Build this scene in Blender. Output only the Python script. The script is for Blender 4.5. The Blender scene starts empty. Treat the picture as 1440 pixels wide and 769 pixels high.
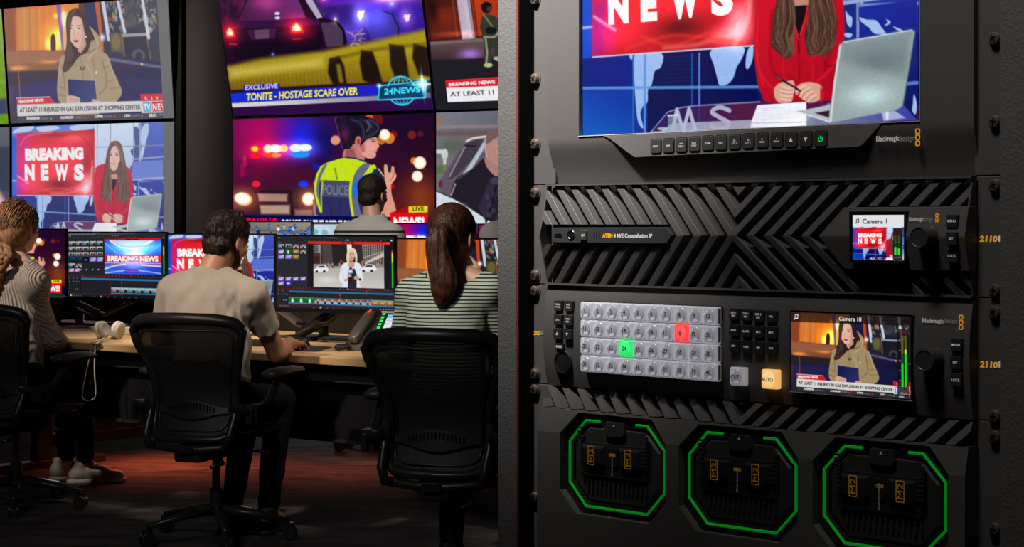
import bpy, bmesh, math, random
import numpy as np
from mathutils import Vector, Matrix

# ------------------------------------------------------------------ camera, world, lights, exposure
SC = bpy.context.scene
COL = SC.collection
F, CX, HY, CZ = 2750.0, 720.0, 315.0, 1.28      # focal length in pixels (1440x769 frame), centre column, horizon row, eye height

cam_data = bpy.data.cameras.new('camera')
cam_data.sensor_width = 36.0
cam_data.lens = F / 1440.0 * 36.0
cam_data.shift_y = -(384.5 - HY) / 1440.0
cam_data.clip_start = 0.05
camera = bpy.data.objects.new('camera', cam_data)
camera.location = (0, 0, CZ)
camera.rotation_euler = (math.pi / 2, 0, 0)
COL.objects.link(camera)
SC.camera = camera

SC.view_settings.view_transform = 'Standard'
SC.view_settings.look = 'None'
SC.view_settings.exposure = 0.0
SC.view_settings.gamma = 1.0
SC.view_settings.use_curve_mapping = False

world = bpy.data.worlds.new('world')
SC.world = world
world.use_nodes = True
world.node_tree.nodes['Background'].inputs[0].default_value = (0.35, 0.33, 0.32, 1)
world.node_tree.nodes['Background'].inputs[1].default_value = 0.012


def lamp(name, kind, loc, target, power, color, size=0.3, size_y=None, angle=60, blend=0.6, spread=None):
    d = bpy.data.lights.new(name, kind)
    d.energy = power
    d.color = color
    if kind == 'AREA':
        d.shape = 'RECTANGLE' if size_y else 'DISK'
        d.size = size
        if size_y:
            d.size_y = size_y
        if spread:
            d.spread = math.radians(spread)
    else:
        d.shadow_soft_size = size
    if kind == 'SPOT':
        d.spot_size = math.radians(angle)
        d.spot_blend = blend
    o = bpy.data.objects.new(name, d)
    o.location = loc
    o.rotation_euler = (Vector(target) - Vector(loc)).to_track_quat('-Z', 'Y').to_euler()
    COL.objects.link(o)
    return o


# rack: a lamp high on the left in front of the equipment rack, aimed at its upper left corner
lamp('rack_spot', 'SPOT', (-0.26, 1.47, 2.12), (0.02, 1.76, 1.64), 150, (1.0, 0.97, 0.94), 0.04, angle=45, blend=1.0)
lamp('rack_spot', 'SPOT', (-0.02, 1.12, 2.25), (0.32, 1.47, 1.62), 24, (1.0, 0.97, 0.94), 0.12, angle=50, blend=1.0)
# chair fill, then ceiling spots over the desks
lamp('chair_fill', 'AREA', (-2.4, 3.8, 3.2), (-1.0, 7.6, 0.8), 4.5, (1.0, 0.95, 0.92), 1.2, size_y=0.6, spread=70)  # unseen soft fill added to give the chairs highlights
lamp('ceiling_spot', 'SPOT', (-2.6, 6.2, 3.0), (-1.26, 8.05, 1.13), 370, (1.0, 0.86, 0.74), 0.07, angle=22, blend=0.9)
lamp('ceiling_spot', 'SPOT', (-3.8, 7.2, 3.0), (-2.3, 9.0, 1.16), 400, (1.0, 0.86, 0.74), 0.07, angle=22, blend=0.9)
lamp('ceiling_spot', 'SPOT', (-1.45, 5.2, 3.0), (-0.24, 7.0, 1.2), 290, (1.0, 0.90, 0.80), 0.07, angle=22, blend=0.9)
lamp('ceiling_spot', 'SPOT', (-1.6, 9.0, 3.2), (-0.7, 11.2, 1.35), 270, (1.0, 0.93, 0.86), 0.12, angle=26, blend=0.9)
lamp('desk_spot', 'SPOT', (-1.5, 8.9, 3.3), (-1.35, 9.5, 0.73), 400, (1.0, 0.84, 0.66), 0.15, angle=38, blend=0.9)
lamp('ceiling_spot', 'SPOT', (-0.2, 7.4, 3.0), (-0.95, 8.3, 0.85), 150, (1.0, 0.86, 0.72), 0.1, angle=24, blend=0.9)
lamp('column_wash', 'SPOT', (-4.2, 13.3, 2.9), (-2.2, 13.8, 2.1), 36, (1.0, 0.88, 0.84), 0.2, angle=75, blend=1.0)
lamp('under_desk_lamp', 'SPOT', (-1.85, 10.5, 0.62), (-1.8, 10.4, 0.0), 62, (1.0, 0.16, 0.07), 0.12, angle=118, blend=1.0)
lamp('under_desk_lamp', 'SPOT', (-0.85, 10.2, 0.62), (-0.85, 10.2, 0.0), 18, (1.0, 0.22, 0.12), 0.12, angle=140, blend=1.0)
lamp('floor_wash', 'SPOT', (-1.2, 13.2, 0.66), (-1.0, 12.2, 0.0), 22, (1.0, 0.95, 0.92), 0.12, angle=150, blend=1.0)


def at(px, py, Y):
    """world point at frame pixel (px, py) and distance Y along the viewing axis"""
    return Vector(((px - CX) / F * Y, Y, CZ - (py - HY) / F * Y))


def onz(px, py, z):
    """world point at frame pixel on the horizontal plane z"""
    Y = (CZ - z) * F / (py - HY)
    return at(px, py, Y)


# ------------------------------------------------------------------ materials
MATS = {}


def new_mat(name):
    m = bpy.data.materials.new(name)
    m.use_nodes = True
    return m, m.node_tree.nodes, m.node_tree.links, m.node_tree.nodes['Principled BSDF']


def mat(name, col, rough=0.5, metal=0.0, spec=0.5, bump=0.0, bscale=200.0, detail=2.0, emit=None, estr=1.0, vary=0.0, coat=0.0, trans=0.0, sheen=0.0):
    if name in MATS:
        return MATS[name]
    m, n, l, b = new_mat(name)
    b.inputs['Base Color'].default_value = (*col, 1)
    b.inputs['Roughness'].default_value = rough
    b.inputs['Metallic'].default_value = metal
    b.inputs['Specular IOR Level'].default_value = spec
    b.inputs['Coat Weight'].default_value = coat
    b.inputs['Sheen Weight'].default_value = sheen
    if trans:
        b.inputs['Transmission Weight'].default_value = trans
    if emit:
        b.inputs['Emission Color'].default_value = (*emit, 1)
        b.inputs['Emission Strength'].default_value = estr
    if bump or vary:
        tc = n.new('ShaderNodeTexCoord')
        nz = n.new('ShaderNodeTexNoise')
        nz.inputs['Scale'].default_value = bscale
        nz.inputs['Detail'].default_value = detail
        l.new(tc.outputs['Object'], nz.inputs['Vector'])
        if bump:
            bp = n.new('ShaderNodeBump')
            bp.inputs['Strength'].default_value = bump
            bp.inputs['Distance'].default_value = 0.002
            l.new(nz.outputs['Fac'], bp.inputs['Height'])
            l.new(bp.outputs['Normal'], b.inputs['Normal'])
        if vary:
            mx = n.new('ShaderNodeMix')
            mx.data_type = 'RGBA'
            mx.inputs[6].default_value = (*[c * (1 - vary) for c in col], 1)
            mx.inputs[7].default_value = (*[min(1, c * (1 + vary)) for c in col], 1)
            l.new(nz.outputs['Fac'], mx.inputs[0])
            l.new(mx.outputs[2], b.inputs['Base Color'])
    MATS[name] = m
    return m


def srgb(r, g, b):
    f = lambda c: (c / 255 / 12.92) if c <= 10.31 else ((c / 255 + 0.055) / 1.055) ** 2.4
    return (f(r), f(g), f(b))


# ------------------------------------------------------------------ objects
def tag(o, label=None, cat=None, group=None, kind=None):
    if label: o['label'] = label
    if cat: o['category'] = cat
    if group: o['group'] = group
    if kind: o['kind'] = kind
    return o


def thing(name, label, cat, loc=(0, 0, 0), rz=0.0, group=None):
    o = bpy.data.objects.new(name, None)
    o.empty_display_size = 0.05
    COL.objects.link(o)
    o.location = loc
    o.rotation_euler = (0, 0, rz)
    return tag(o, label, cat, group)


def copy_tree(o, parent=None):
    c = o.copy()
    COL.objects.link(c)
    if parent is not None:
        c.parent = parent
    for ch in list(o.children):
        copy_tree(ch, c)
    return c


class MB:
    """collects shapes into one mesh object"""
    def __init__(s):
        s.v, s.f = [], []

    def add(s, vs, fs, M=None):
        k = len(s.v)
        for p in vs:
            p = Vector(p)
            s.v.append((M @ p) if M is not None else p)
        s.f += [tuple(i + k for i in f) for f in fs]
        return s

    def box(s, c, d, M=None, taper=None):
        x, y, z = d[0] / 2, d[1] / 2, d[2] / 2
        t = taper or 1.0
        vs = [(-x, -y, -z), (x, -y, -z), (x, y, -z), (-x, y, -z), (-x * t, -y * t, z), (x * t, -y * t, z), (x * t, y * t, z), (-x * t, y * t, z)]
        T = Matrix.Translation(c)
        if M is not None: T = T @ M.to_4x4()
        return s.add(vs, [(0, 3, 2, 1), (4, 5, 6, 7), (0, 1, 5, 4), (1, 2, 6, 5), (2, 3, 7, 6), (3, 0, 4, 7)], T)

    def prism(s, poly, y0, y1, M=None, scale1=None, c=None):
        """2-D outline in X,Z swept from y0 to y1; optional shrink towards c at y1"""
        n = len(poly)
        if scale1 is not None:
            if c is None: c = (sum(p[0] for p in poly) / n, sum(p[1] for p in poly) / n)
            p1 = [(c[0] + (p[0] - c[0]) * scale1, c[1] + (p[1] - c[1]) * scale1) for p in poly]
        else:
            p1 = poly
        vs = [(p[0], y0, p[1]) for p in poly] + [(p[0], y1, p[1]) for p in p1]
        fs = [tuple(range(n)), tuple(range(2 * n - 1, n - 1, -1))] + [(i, (i + 1) % n, n + (i + 1) % n, n + i) for i in range(n)]
        return s.add(vs, fs, M)

    def ring(s, outer, inner, y0, y1, M=None):
        """frame between two outlines with the same number of points"""
        n = len(outer)
        vs = [(p[0], y0, p[1]) for p in outer] + [(p[0], y0, p[1]) for p in inner] + [(p[0], y1, p[1]) for p in outer] + [(p[0], y1, p[1]) for p in inner]
        fs = []
        for i in range(n):
            j = (i + 1) % n
            fs += [(i, j, n + j, n + i), (2 * n + i, 3 * n + i, 3 * n + j, 2 * n + j), (i, 2 * n + i, 2 * n + j, j), (n + i, n + j, 3 * n + j, 3 * n + i)]
        return s.add(vs, fs, M)

    def loft(s, rings, M=None, cap=True, closed=True):
        n = len(rings[0]); vs = [p for r in rings for p in r]; fs = []
        for k in range(len(rings) - 1):
            for i in range(n if closed else n - 1):
                j = (i + 1) % n
                fs.append((k * n + i, k * n + j, (k + 1) * n + j, (k + 1) * n + i))
        if cap and closed:
            fs.append(tuple(range(n))); fs.append(tuple(range(len(vs) - 1, len(vs) - 1 - n, -1)))
        return s.add(vs, fs, M)

    def tube(s, pts, r, seg=10, closed=False, flat=None, up=None):
        """round tube along points; r number or list; flat = (sx, sy) cross section scale"""
        P = [Vector(p) for p in pts]; n = len(P)
        R = r if isinstance(r, (list, tuple)) else [r] * n
        rings = []; prev = None
        for i in range(n):
            a = P[(i - 1) % n] if (closed or i > 0) else P[i]
            b = P[(i + 1) % n] if (closed or i < n - 1) else P[i]
            t = (b - a).normalized()
            if prev is None:
                u = Vector(up) if up else (Vector((0, 0, 1)) if abs(t.z) < 0.9 else Vector((1, 0, 0)))
            else:
                u = prev
            u = (u - t * u.dot(t)).normalized(); prev = u
            w = t.cross(u)
            sx, sy = flat or (1, 1)
            rings.append([P[i] + u * (math.cos(2 * math.pi * k / seg) * R[i] * sx) + w * (math.sin(2 * math.pi * k / seg) * R[i] * sy) for k in range(seg)])
        if closed:
            rings.append(rings[0])
            # align seam
            best = min(range(seg), key=lambda o: (rings[-2][o] - rings[0][0]).length)
            rings[-1] = [rings[0][(k - best) % seg] for k in range(seg)]
        return s.loft(rings, cap=not closed)

    def lathe(s, prof, M=None, seg=24):
        """profile (radius, height) turned about Z"""
        rings = [[(max(r, 1e-5) * math.cos(2 * math.pi * k / seg), max(r, 1e-5) * math.sin(2 * math.pi * k / seg), h) for k in range(seg)] for r, h in prof]
        return s.loft(rings, M)

    def ball(s, c, r, seg=16, rings=10, M=None):
        rr = r if isinstance(r, (tuple, list)) else (r, r, r)
        R = []
        for j in range(rings + 1):
            a = math.pi * (j / rings) ; a = min(max(a, 0.02), math.pi - 0.02)
            R.append([(c[0] + rr[0] * math.sin(a) * math.cos(2 * math.pi * k / seg), c[1] + rr[1] * math.sin(a) * math.sin(2 * math.pi * k / seg), c[2] + rr[2] * math.cos(a)) for k in range(seg)])
        return s.loft(R, M)

    def build(s, name, m, parent=None, bevel=0.0, bseg=2, smooth=False, sub=0, loc=None, rot=None, merge=False):
        me = bpy.data.meshes.new(name)
        me.from_pydata([tuple(p) for p in s.v], [], s.f)
        bm = bmesh.new(); bm.from_mesh(me)
        if merge: bmesh.ops.remove_doubles(bm, verts=bm.verts, dist=merge if isinstance(merge, float) else 1e-6)
        bmesh.ops.recalc_face_normals(bm, faces=bm.faces)
        bm.to_mesh(me); bm.free()
        return link(name, me, m, parent, bevel, bseg, smooth, sub, loc, rot)


def link(name, me, m, parent=None, bevel=0.0, bseg=2, smooth=False, sub=0, loc=None, rot=None):
    o = bpy.data.objects.new(name, me)
    COL.objects.link(o)
    for mm in (m if isinstance(m, (list, tuple)) else [m]):
        me.materials.append(mm)
    if parent is not None: o.parent = parent
    if loc: o.location = loc
    if rot: o.rotation_euler = rot
    if bevel:
        b = o.modifiers.new('bevel', 'BEVEL'); b.width = bevel; b.segments = bseg; b.limit_method = 'ANGLE'; b.angle_limit = math.radians(35)
    if sub:
        q = o.modifiers.new('sub', 'SUBSURF'); q.levels = sub; q.render_levels = sub
    if smooth or sub:
        me.polygons.foreach_set('use_smooth', [True] * len(me.polygons))
        if smooth == 'angle': me.set_sharp_from_angle(angle=math.radians(40))
    return o


def rrect(x0, z0, x1, z1, r, seg=4):
    """rounded rectangle outline in X,Z"""
    pts = []
    for cx, cz, a0 in ((x1 - r, z1 - r, 0), (x0 + r, z1 - r, 90), (x0 + r, z0 + r, 180), (x1 - r, z0 + r, 270)):
        for k in range(seg + 1):
            a = math.radians(a0 + 90 * k / seg)
            pts.append((cx + r * math.cos(a), cz + r * math.sin(a)))
    return pts


def circle(cx, cz, r, n=24, ry=None):
    return [(cx + r * math.cos(2 * math.pi * k / n), cz + (ry or r) * math.sin(2 * math.pi * k / n)) for k in range(n)]


def spline(pts, n=6, closed=False):
    """Catmull-Rom through points (any dimension)"""
    P = [np.array(p, float) for p in pts]; N = len(P); out = []
    for i in range(N if closed else N - 1):
        p0 = P[(i - 1) % N] if (closed or i > 0) else P[i]; p1 = P[i]; p2 = P[(i + 1) % N]
        p3 = P[(i + 2) % N] if (closed or i < N - 2) else P[(i + 1) % N]
        for k in range(n):
            t = k / n
            out.append(tuple(0.5 * ((2 * p1) + (-p0 + p2) * t + (2 * p0 - 5 * p1 + 4 * p2 - p3) * t * t + (-p0 + 3 * p1 - 3 * p2 + p3) * t ** 3)))
    if not closed: out.append(tuple(P[-1]))
    return out


_TXT = {}


def text_mesh(s, bold=0.0, extrude=0.0, shear=0.0):
    """(verts Nx2 array, triangles, mesh) of a line of lettering at size 1"""
    key = (s, bold, extrude, shear)
    if key not in _TXT:
        c = bpy.data.curves.new('lettering', 'FONT')
        c.body = s; c.offset = bold; c.extrude = extrude; c.shear = shear; c.resolution_u = 3
        o = bpy.data.objects.new('lettering', c)
        me = bpy.data.meshes.new_from_object(o)
        bpy.data.objects.remove(o)
        me.calc_loop_triangles()
        V = np.array([v.co[:] for v in me.vertices]) if len(me.vertices) else np.zeros((0, 3))
        T = np.array([t.vertices[:] for t in me.loop_triangles]) if len(me.vertices) else np.zeros((0, 3), int)
        Fc = [tuple(p.vertices) for p in me.polygons]
        _TXT[key] = (V, T, Fc)
    return _TXT[key]


def lettering(s, m, parent, c, height, width=None, bold=0.0, y=0.0, rot=0.0, name='lettering', shear=0.0, align='c', depth=0.00015):
    """flat raised lettering in the parent's X,Z plane, facing -Y; height = cap height, width = total width"""
    V, T, Fc = text_mesh(s, bold, 0.0, shear)
    H = text_mesh('H', bold)[0][:, 1].max()
    x0, x1 = V[:, 0].min(), V[:, 0].max()
    sy = height / H
    sx = (width / (x1 - x0)) if width else sy
    ox = {'c': (x0 + x1) / 2, 'l': x0, 'r': x1}[align]
    mb = MB()
    R = Matrix.Rotation(-rot, 4, 'Y')
    vs = [R @ Vector(((p[0] - ox) * sx, 0, (p[1] - H / 2) * sy)) + Vector((c[0], y, c[1])) for p in V]
    me = bpy.data.meshes.new(name)
    me.from_pydata([tuple(p) for p in vs], [], Fc)
    o = link(name, me, m, parent)
    return o


# ------------------------------------------------------------------ pictures shown on the screens (drawn as vectors, kept as colours of a fine mesh)
def homography(src, dst):
    A = []; b = []
    for (x, y), (u, v) in zip(src, dst):
        A += [[x, y, 1, 0, 0, 0, -u * x, -u * y], [0, 0, 0, x, y, 1, -v * x, -v * y]]; b += [u, v]
    h = np.linalg.solve(np.array(A, float), np.array(b, float))
    return np.append(h, 1).reshape(3, 3)


class Pic:
    def __init__(s, W, H, col=(0, 0, 0), seed=1):
        s.W, s.H = W, H
        s.a = np.zeros((H, W, 3), np.float32) + np.array(col, np.float32) / 255
        s.rs = np.random.RandomState(seed)
        s.frame([(0, 0), (W, 0), (W, H), (0, H)])

    def frame(s, quad, x0=0.0, y0=0.0, k=1.0):
        """coordinates used from now on: quad holds the picture's corners; (x - x0) * k applies to the quad first"""
        q = [((x - x0) * k, (y - y0) * k) for x, y in quad]
        s.Hm = homography(q, [(0, 0), (s.W, 0), (s.W, s.H), (0, s.H)])
        s.k = 0.5 * (s.W / (0.5 * (math.dist(q[0], q[1]) + math.dist(q[3], q[2]))) + s.H / (0.5 * (math.dist(q[0], q[3]) + math.dist(q[1], q[2]))))
        return s

    def T(s, pts):
        P = np.array(pts, float)
        Q = np.c_[P, np.ones(len(P))] @ s.Hm.T
        return Q[:, :2] / Q[:, 2:]

    def _win(s, P, pad):
        x0 = max(0, int(P[:, 0].min() - pad)); x1 = min(s.W, int(P[:, 0].max() + pad) + 2)
        y0 = max(0, int(P[:, 1].min() - pad)); y1 = min(s.H, int(P[:, 1].max() + pad) + 2)
        if x0 >= x1 or y0 >= y1: return None
        Y, X = np.mgrid[y0:y1, x0:x1].astype(np.float32) + 0.5
        return x0, x1, y0, y1, X, Y

    def _put(s, win, cov, col, grad=None, add=False):
        x0, x1, y0, y1, X, Y = win
        c = np.array(col, np.float32) / 255
        if grad:
            c2 = np.array(grad[0], np.float32) / 255
            A, B = s.T([grad[1], grad[2]]); d = B - A
            t = np.clip(((X - A[0]) * d[0] + (Y - A[1]) * d[1]) / max(1e-6, d @ d), 0, 1)[..., None]
            c = c * (1 - t) + c2 * t
        cov = cov[..., None]
        reg = s.a[y0:y1, x0:x1]
        if add: reg += cov * c
        else: reg += (c - reg) * cov

    def poly(s, pts, col, blur=1.0, a=1.0, smooth=0, grad=None, add=False):
        if smooth: pts = spline(pts, smooth, True)
        P = s.T(pts); bl = max(1.0, blur * s.k)
        win = s._win(P, bl)
        if win is None: return s
        X, Y = win[4], win[5]
        d = np.full(X.shape, 1e9, np.float32); sg = np.zeros(X.shape, bool)
        n = len(P)
        for i in range(n):
            ax, ay = P[i]; bx, by = P[i - 1]
            ex, ey = bx - ax, by - ay
            wx, wy = X - ax, Y - ay
            t = np.clip((wx * ex + wy * ey) / max(1e-9, ex * ex + ey * ey), 0, 1)
            d = np.minimum(d, (wx - ex * t) ** 2 + (wy - ey * t) ** 2)
            c = ((ay > Y) != (by > Y))
            if abs(ey) > 1e-9:
                sg ^= c & (X < (bx - ax) * (Y - ay) / (by - ay) + ax)
        d = np.sqrt(d); d = np.where(sg, d, -d)
        t = np.clip(0.5 + d / bl, 0, 1)
        s._put(win, t * t * (3 - 2 * t) * a if bl > 2 else t * a, col, grad, add)
        return s

    def line(s, pts, w, col, blur=0.8, a=1.0, smooth=0, add=False):
        if smooth: pts = spline(pts, smooth)
        P = s.T(pts); hw = w * s.k / 2; bl = max(1.0, blur * s.k)
        win = s._win(P, hw + bl)
        if win is None: return s
        X, Y = win[4], win[5]; d = np.full(X.shape, 1e9, np.float32)
        for i in range(1, len(P)):
            ax, ay = P[i]; ex, ey = P[i - 1] - P[i]
            wx, wy = X - ax, Y - ay
            t = np.clip((wx * ex + wy * ey) / max(1e-9, ex * ex + ey * ey), 0, 1)
            d = np.minimum(d, (wx - ex * t) ** 2 + (wy - ey * t) ** 2)
        s._put(win, np.clip(0.5 + (hw - np.sqrt(d)) / bl, 0, 1) * a * min(1, hw * 2 + 0.2), col, None, add)
        return s

    def ell(s, cx, cy, rx, ry, col, blur=1.0, a=1.0, rot=0.0, grad=None, add=False):
        c, q = math.cos(rot), math.sin(rot)
        return s.poly([(cx + rx * math.cos(t) * c - ry * math.sin(t) * q, cy + rx * math.cos(t) * q + ry * math.sin(t) * c) for t in np.linspace(0, 2 * math.pi, 25)[:-1]], col, blur, a, 0, grad, add)

    def glow(s, cx, cy, rx, ry, col, a=1.0, add=True, p=1.0):
        P = s.T([(cx - rx * 2.2, cy - ry * 2.2), (cx + rx * 2.2, cy + ry * 2.2), (cx, cy), (cx + rx, cy), (cx, cy + ry)])
        win = s._win(P[:2], 1)
        if win is None: return s
        X, Y = win[4], win[5]; RX = max(1, np.linalg.norm(P[3] - P[2])); RY = max(1, np.linalg.norm(P[4] - P[2]))
        g = np.exp(-((((X - P[2][0]) / RX) ** 2 + ((Y - P[2][1]) / RY) ** 2) ** p)) - 0.008
        s._put(win, np.clip(g, 0, 1) * a, col, None, add)
        return s

    def text(s, t, p0, p1, h, col, bold=0.0, shear=0.0, a=1.0):
        """baseline from p0 to p1, cap height h"""
        V, T, _ = text_mesh(t, bold, 0.0, shear)
        Hc = text_mesh('H', bold)[0][:, 1].max()
        x0, x1 = V[:, 0].min(), V[:, 0].max()
        p0, p1 = np.array(p0, float), np.array(p1, float); d = p1 - p0; L = np.linalg.norm(d)
        up = np.array([d[1], -d[0]]) / L
        Q = s.T(p0 + np.outer((V[:, 0] - x0) / (x1 - x0), d) + np.outer(V[:, 1] / Hc * h, up))
        win = s._win(Q, 1)
        if win is None: return s
        x0w, x1w, y0w, y1w, X, Y = win; S = 3
        cov = np.zeros(((y1w - y0w) * S, (x1w - x0w) * S), np.float32)
        R = (Q - [x0w, y0w]) * S
        for tri in T:
            A, B, C = R[tri]
            bx0 = max(0, int(min(A[0], B[0], C[0]))); bx1 = min(cov.shape[1], int(max(A[0], B[0], C[0])) + 2)
            by0 = max(0, int(min(A[1], B[1], C[1]))); by1 = min(cov.shape[0], int(max(A[1], B[1], C[1])) + 2)
            if bx0 >= bx1 or by0 >= by1: continue
            yy, xx = np.mgrid[by0:by1, bx0:bx1] + 0.5
            e = lambda p, q: (q[0] - p[0]) * (yy - p[1]) - (q[1] - p[1]) * (xx - p[0])
            e1, e2, e3 = e(A, B), e(B, C), e(C, A)
            ins = ((e1 >= 0) & (e2 >= 0) & (e3 >= 0)) | ((e1 <= 0) & (e2 <= 0) & (e3 <= 0))
            cov[by0:by1, bx0:bx1][ins] = 1
        cov = cov.reshape(y1w - y0w, S, x1w - x0w, S).mean((1, 3))
        s._put(win, cov * a, col)
        return s

    def grad4(s, tl, tr, br, bl):
        y, x = np.mgrid[0:s.H, 0:s.W]; y = (y / s.H)[..., None]; x = (x / s.W)[..., None]
        c = [np.array(q, np.float32) / 255 for q in (tl, tr, br, bl)]
        s.a[:] = (c[0] * (1 - x) + c[1] * x) * (1 - y) + (c[3] * (1 - x) + c[2] * x) * y
        return s

    def noise(s, cells, amp, sx=1.0, sy=1.0):
        g = s.rs.rand(max(2, int(cells * sy)) + 2, max(2, int(cells * sx)) + 2).astype(np.float32)
        s.a *= (1 + amp * (resample(g[..., None], s.W, s.H)[..., :1] - 0.5) * 2)
        return s

    def px(s, x0, y0, x1, y1, col, blur=0.6, a=1.0):
        return s.poly([(x0, y0), (x1, y0), (x1, y1), (x0, y1)], col, blur, a)

    def paste(s, pic, quad):
        """another picture put on four corners given in the current frame"""
        P = s.T(quad); win = s._win(P, 1)
        if win is None: return s
        x0, x1, y0, y1, X, Y = win
        Hi = homography([tuple(p) for p in P], [(0, 0), (1, 0), (1, 1), (0, 1)])
        D = Hi[2, 0] * X + Hi[2, 1] * Y + 1
        u = (Hi[0, 0] * X + Hi[0, 1] * Y + Hi[0, 2]) / D; v = (Hi[1, 0] * X + Hi[1, 1] * Y + Hi[1, 2]) / D
        ok = (u >= 0) & (u <= 1) & (v >= 0) & (v <= 1)
        f = max(1, int(pic.W / max(8, np.linalg.norm(P[1] - P[0]))))
        src = pic.a[:pic.H // f * f, :pic.W // f * f].reshape(pic.H // f, f, pic.W // f, f, 3).mean((1, 3))
        smp = bil(src, u * src.shape[1] - 0.5, v * src.shape[0] - 0.5)
        s.a[y0:y1, x0:x1][ok] = smp[ok]
        return s


def bil(a, x, y):
    h, w = a.shape[:2]
    x = np.clip(x, 0, w - 1.001); y = np.clip(y, 0, h - 1.001)
    i = x.astype(int); j = y.astype(int); fx = (x - i)[..., None]; fy = (y - j)[..., None]
    i1 = np.minimum(i + 1, w - 1); j1 = np.minimum(j + 1, h - 1)
    return (a[j, i] * (1 - fx) + a[j, i1] * fx) * (1 - fy) + (a[j1, i] * (1 - fx) + a[j1, i1] * fx) * fy


def resample(a, W, H):
    y, x = np.mgrid[0:H, 0:W].astype(np.float32)
    return bil(a, (x + 0.5) / W * a.shape[1] - 0.5, (y + 0.5) / H * a.shape[0] - 0.5)


def reflection_haze(pic, lift=(52, 50, 54), gain=0.85):  # haze of room reflections on the glass, put into the picture's colours
    q = Pic(4, 4); q.W, q.H = pic.W, pic.H
    q.a = np.clip(pic.a, 0, 1) * gain + np.array(lift, np.float32) / 255 * (1 - 0.55 * np.clip(pic.a, 0, 1))
    return q


_B = [1.0]


def screen_mat(rough=0.35):
    if 'screen' in MATS: return MATS['screen']
    m, n, l, b = new_mat('screen')
    at_ = n.new('ShaderNodeAttribute'); at_.attribute_name = 'picture'; at_.attribute_type = 'GEOMETRY'
    b.inputs['Base Color'].default_value = (0.004, 0.004, 0.005, 1)
    b.inputs['Roughness'].default_value = rough
    b.inputs['Specular IOR Level'].default_value = 0.2
    l.new(at_.outputs['Color'], b.inputs['Emission Color'])
    b.inputs['Emission Strength'].default_value = 1.0
    MATS['screen'] = m
    return m


def screen_mesh(name, pic, x0, z0, x1, z1, nx, nz, parent, y=0.0, us=None, vs=None, crop=(0, 0, 1, 1), bend=None):
    """fine grid in the X,Z plane (x0,z0)-(x1,z1) carrying the picture; z1 is the top"""
    us = np.linspace(0, 1, nx) if us is None else us; vs = np.linspace(0, 1, nz) if vs is None else vs
    nx, nz = len(us), len(vs)
    U, V = np.meshgrid(us, vs)
    co = np.zeros((nz * nx, 3), np.float32)
    co[:, 0] = (x0 + (x1 - x0) * U).ravel(); co[:, 1] = y; co[:, 2] = (z1 + (z0 - z1) * V).ravel()
    ii = np.arange(nx * nz).reshape(nz, nx)
    quads = np.stack([ii[:-1, :-1], ii[1:, :-1], ii[1:, 1:], ii[:-1, 1:]], -1).reshape(-1)
    nf = (nx - 1) * (nz - 1)
    me = bpy.data.meshes.new(name)
    me.vertices.add(nx * nz); me.loops.add(nf * 4); me.polygons.add(nf)
    me.vertices.foreach_set('co', co.ravel())
    me.loops.foreach_set('vertex_index', quads.astype(np.int32))
    me.polygons.foreach_set('loop_start', np.arange(0, nf * 4, 4, dtype=np.int32))
    me.update(calc_edges=True)
    # average the picture down to the grid, then sample
    cu = crop[0] + (crop[2] - crop[0]) * U; cv = crop[1] + (crop[3] - crop[1]) * V
    a = np.clip(pic.a, 0, 1)
    f = max(1, int(round(pic.W * (crop[2] - crop[0]) / nx)))
    if f > 1:
        a = a[:pic.H // f * f, :pic.W // f * f].reshape(pic.H // f, f, pic.W // f, f, 3).mean((1, 3))
    c = bil(a, cu * a.shape[1] - 0.5, cv * a.shape[0] - 0.5)
    c = np.where(c <= 0.04045, c / 12.92, ((c + 0.055) / 1.055) ** 2.4).reshape(-1, 3)
    at_ = me.color_attributes.new('picture', 'FLOAT_COLOR', 'POINT')
    at_.data.foreach_set('color', np.c_[c, np.ones(len(c))].astype(np.float32).ravel())
    return link(name, me, screen_mat(), parent)


def strands(p, pts_a, pts_b, n, cols, w=2.0, a=0.7, jit=3.0, blur=1.0, wave=0.0):
    """n curved hair strands between two guide lines"""
    A = np.array(pts_a, float); B = np.array(pts_b, float)
    for k in range(n):
        t = p.rs.rand(); L = A * (1 - t) + B * t + p.rs.randn(*A.shape) * jit
        if wave:
            L = np.array(spline(L, 4)); q = np.linspace(0, 1, len(L)); L[:, 0] += wave * q * np.sin(q * 15 + t * 2.5 + 0.4 * p.rs.randn())
        p.line(L, w * (0.6 + 0.8 * p.rs.rand()), cols[p.rs.randint(len(cols))], blur, a * (0.5 + 0.5 * p.rs.rand()), smooth=5)


def world_map(p, S, col, a=1.0):
    for q in S: p.poly(q, col, 1.5, a, smooth=3)


# ---- the newsreader in red at the glass desk
Q_ANCHOR_WALL = [(65, 70), (885, 43), (885, 645), (65, 643)]
Q_ANCHOR_RACK = [(819, -118), (1292, -191), (1292, 170), (819, 191)]


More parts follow.
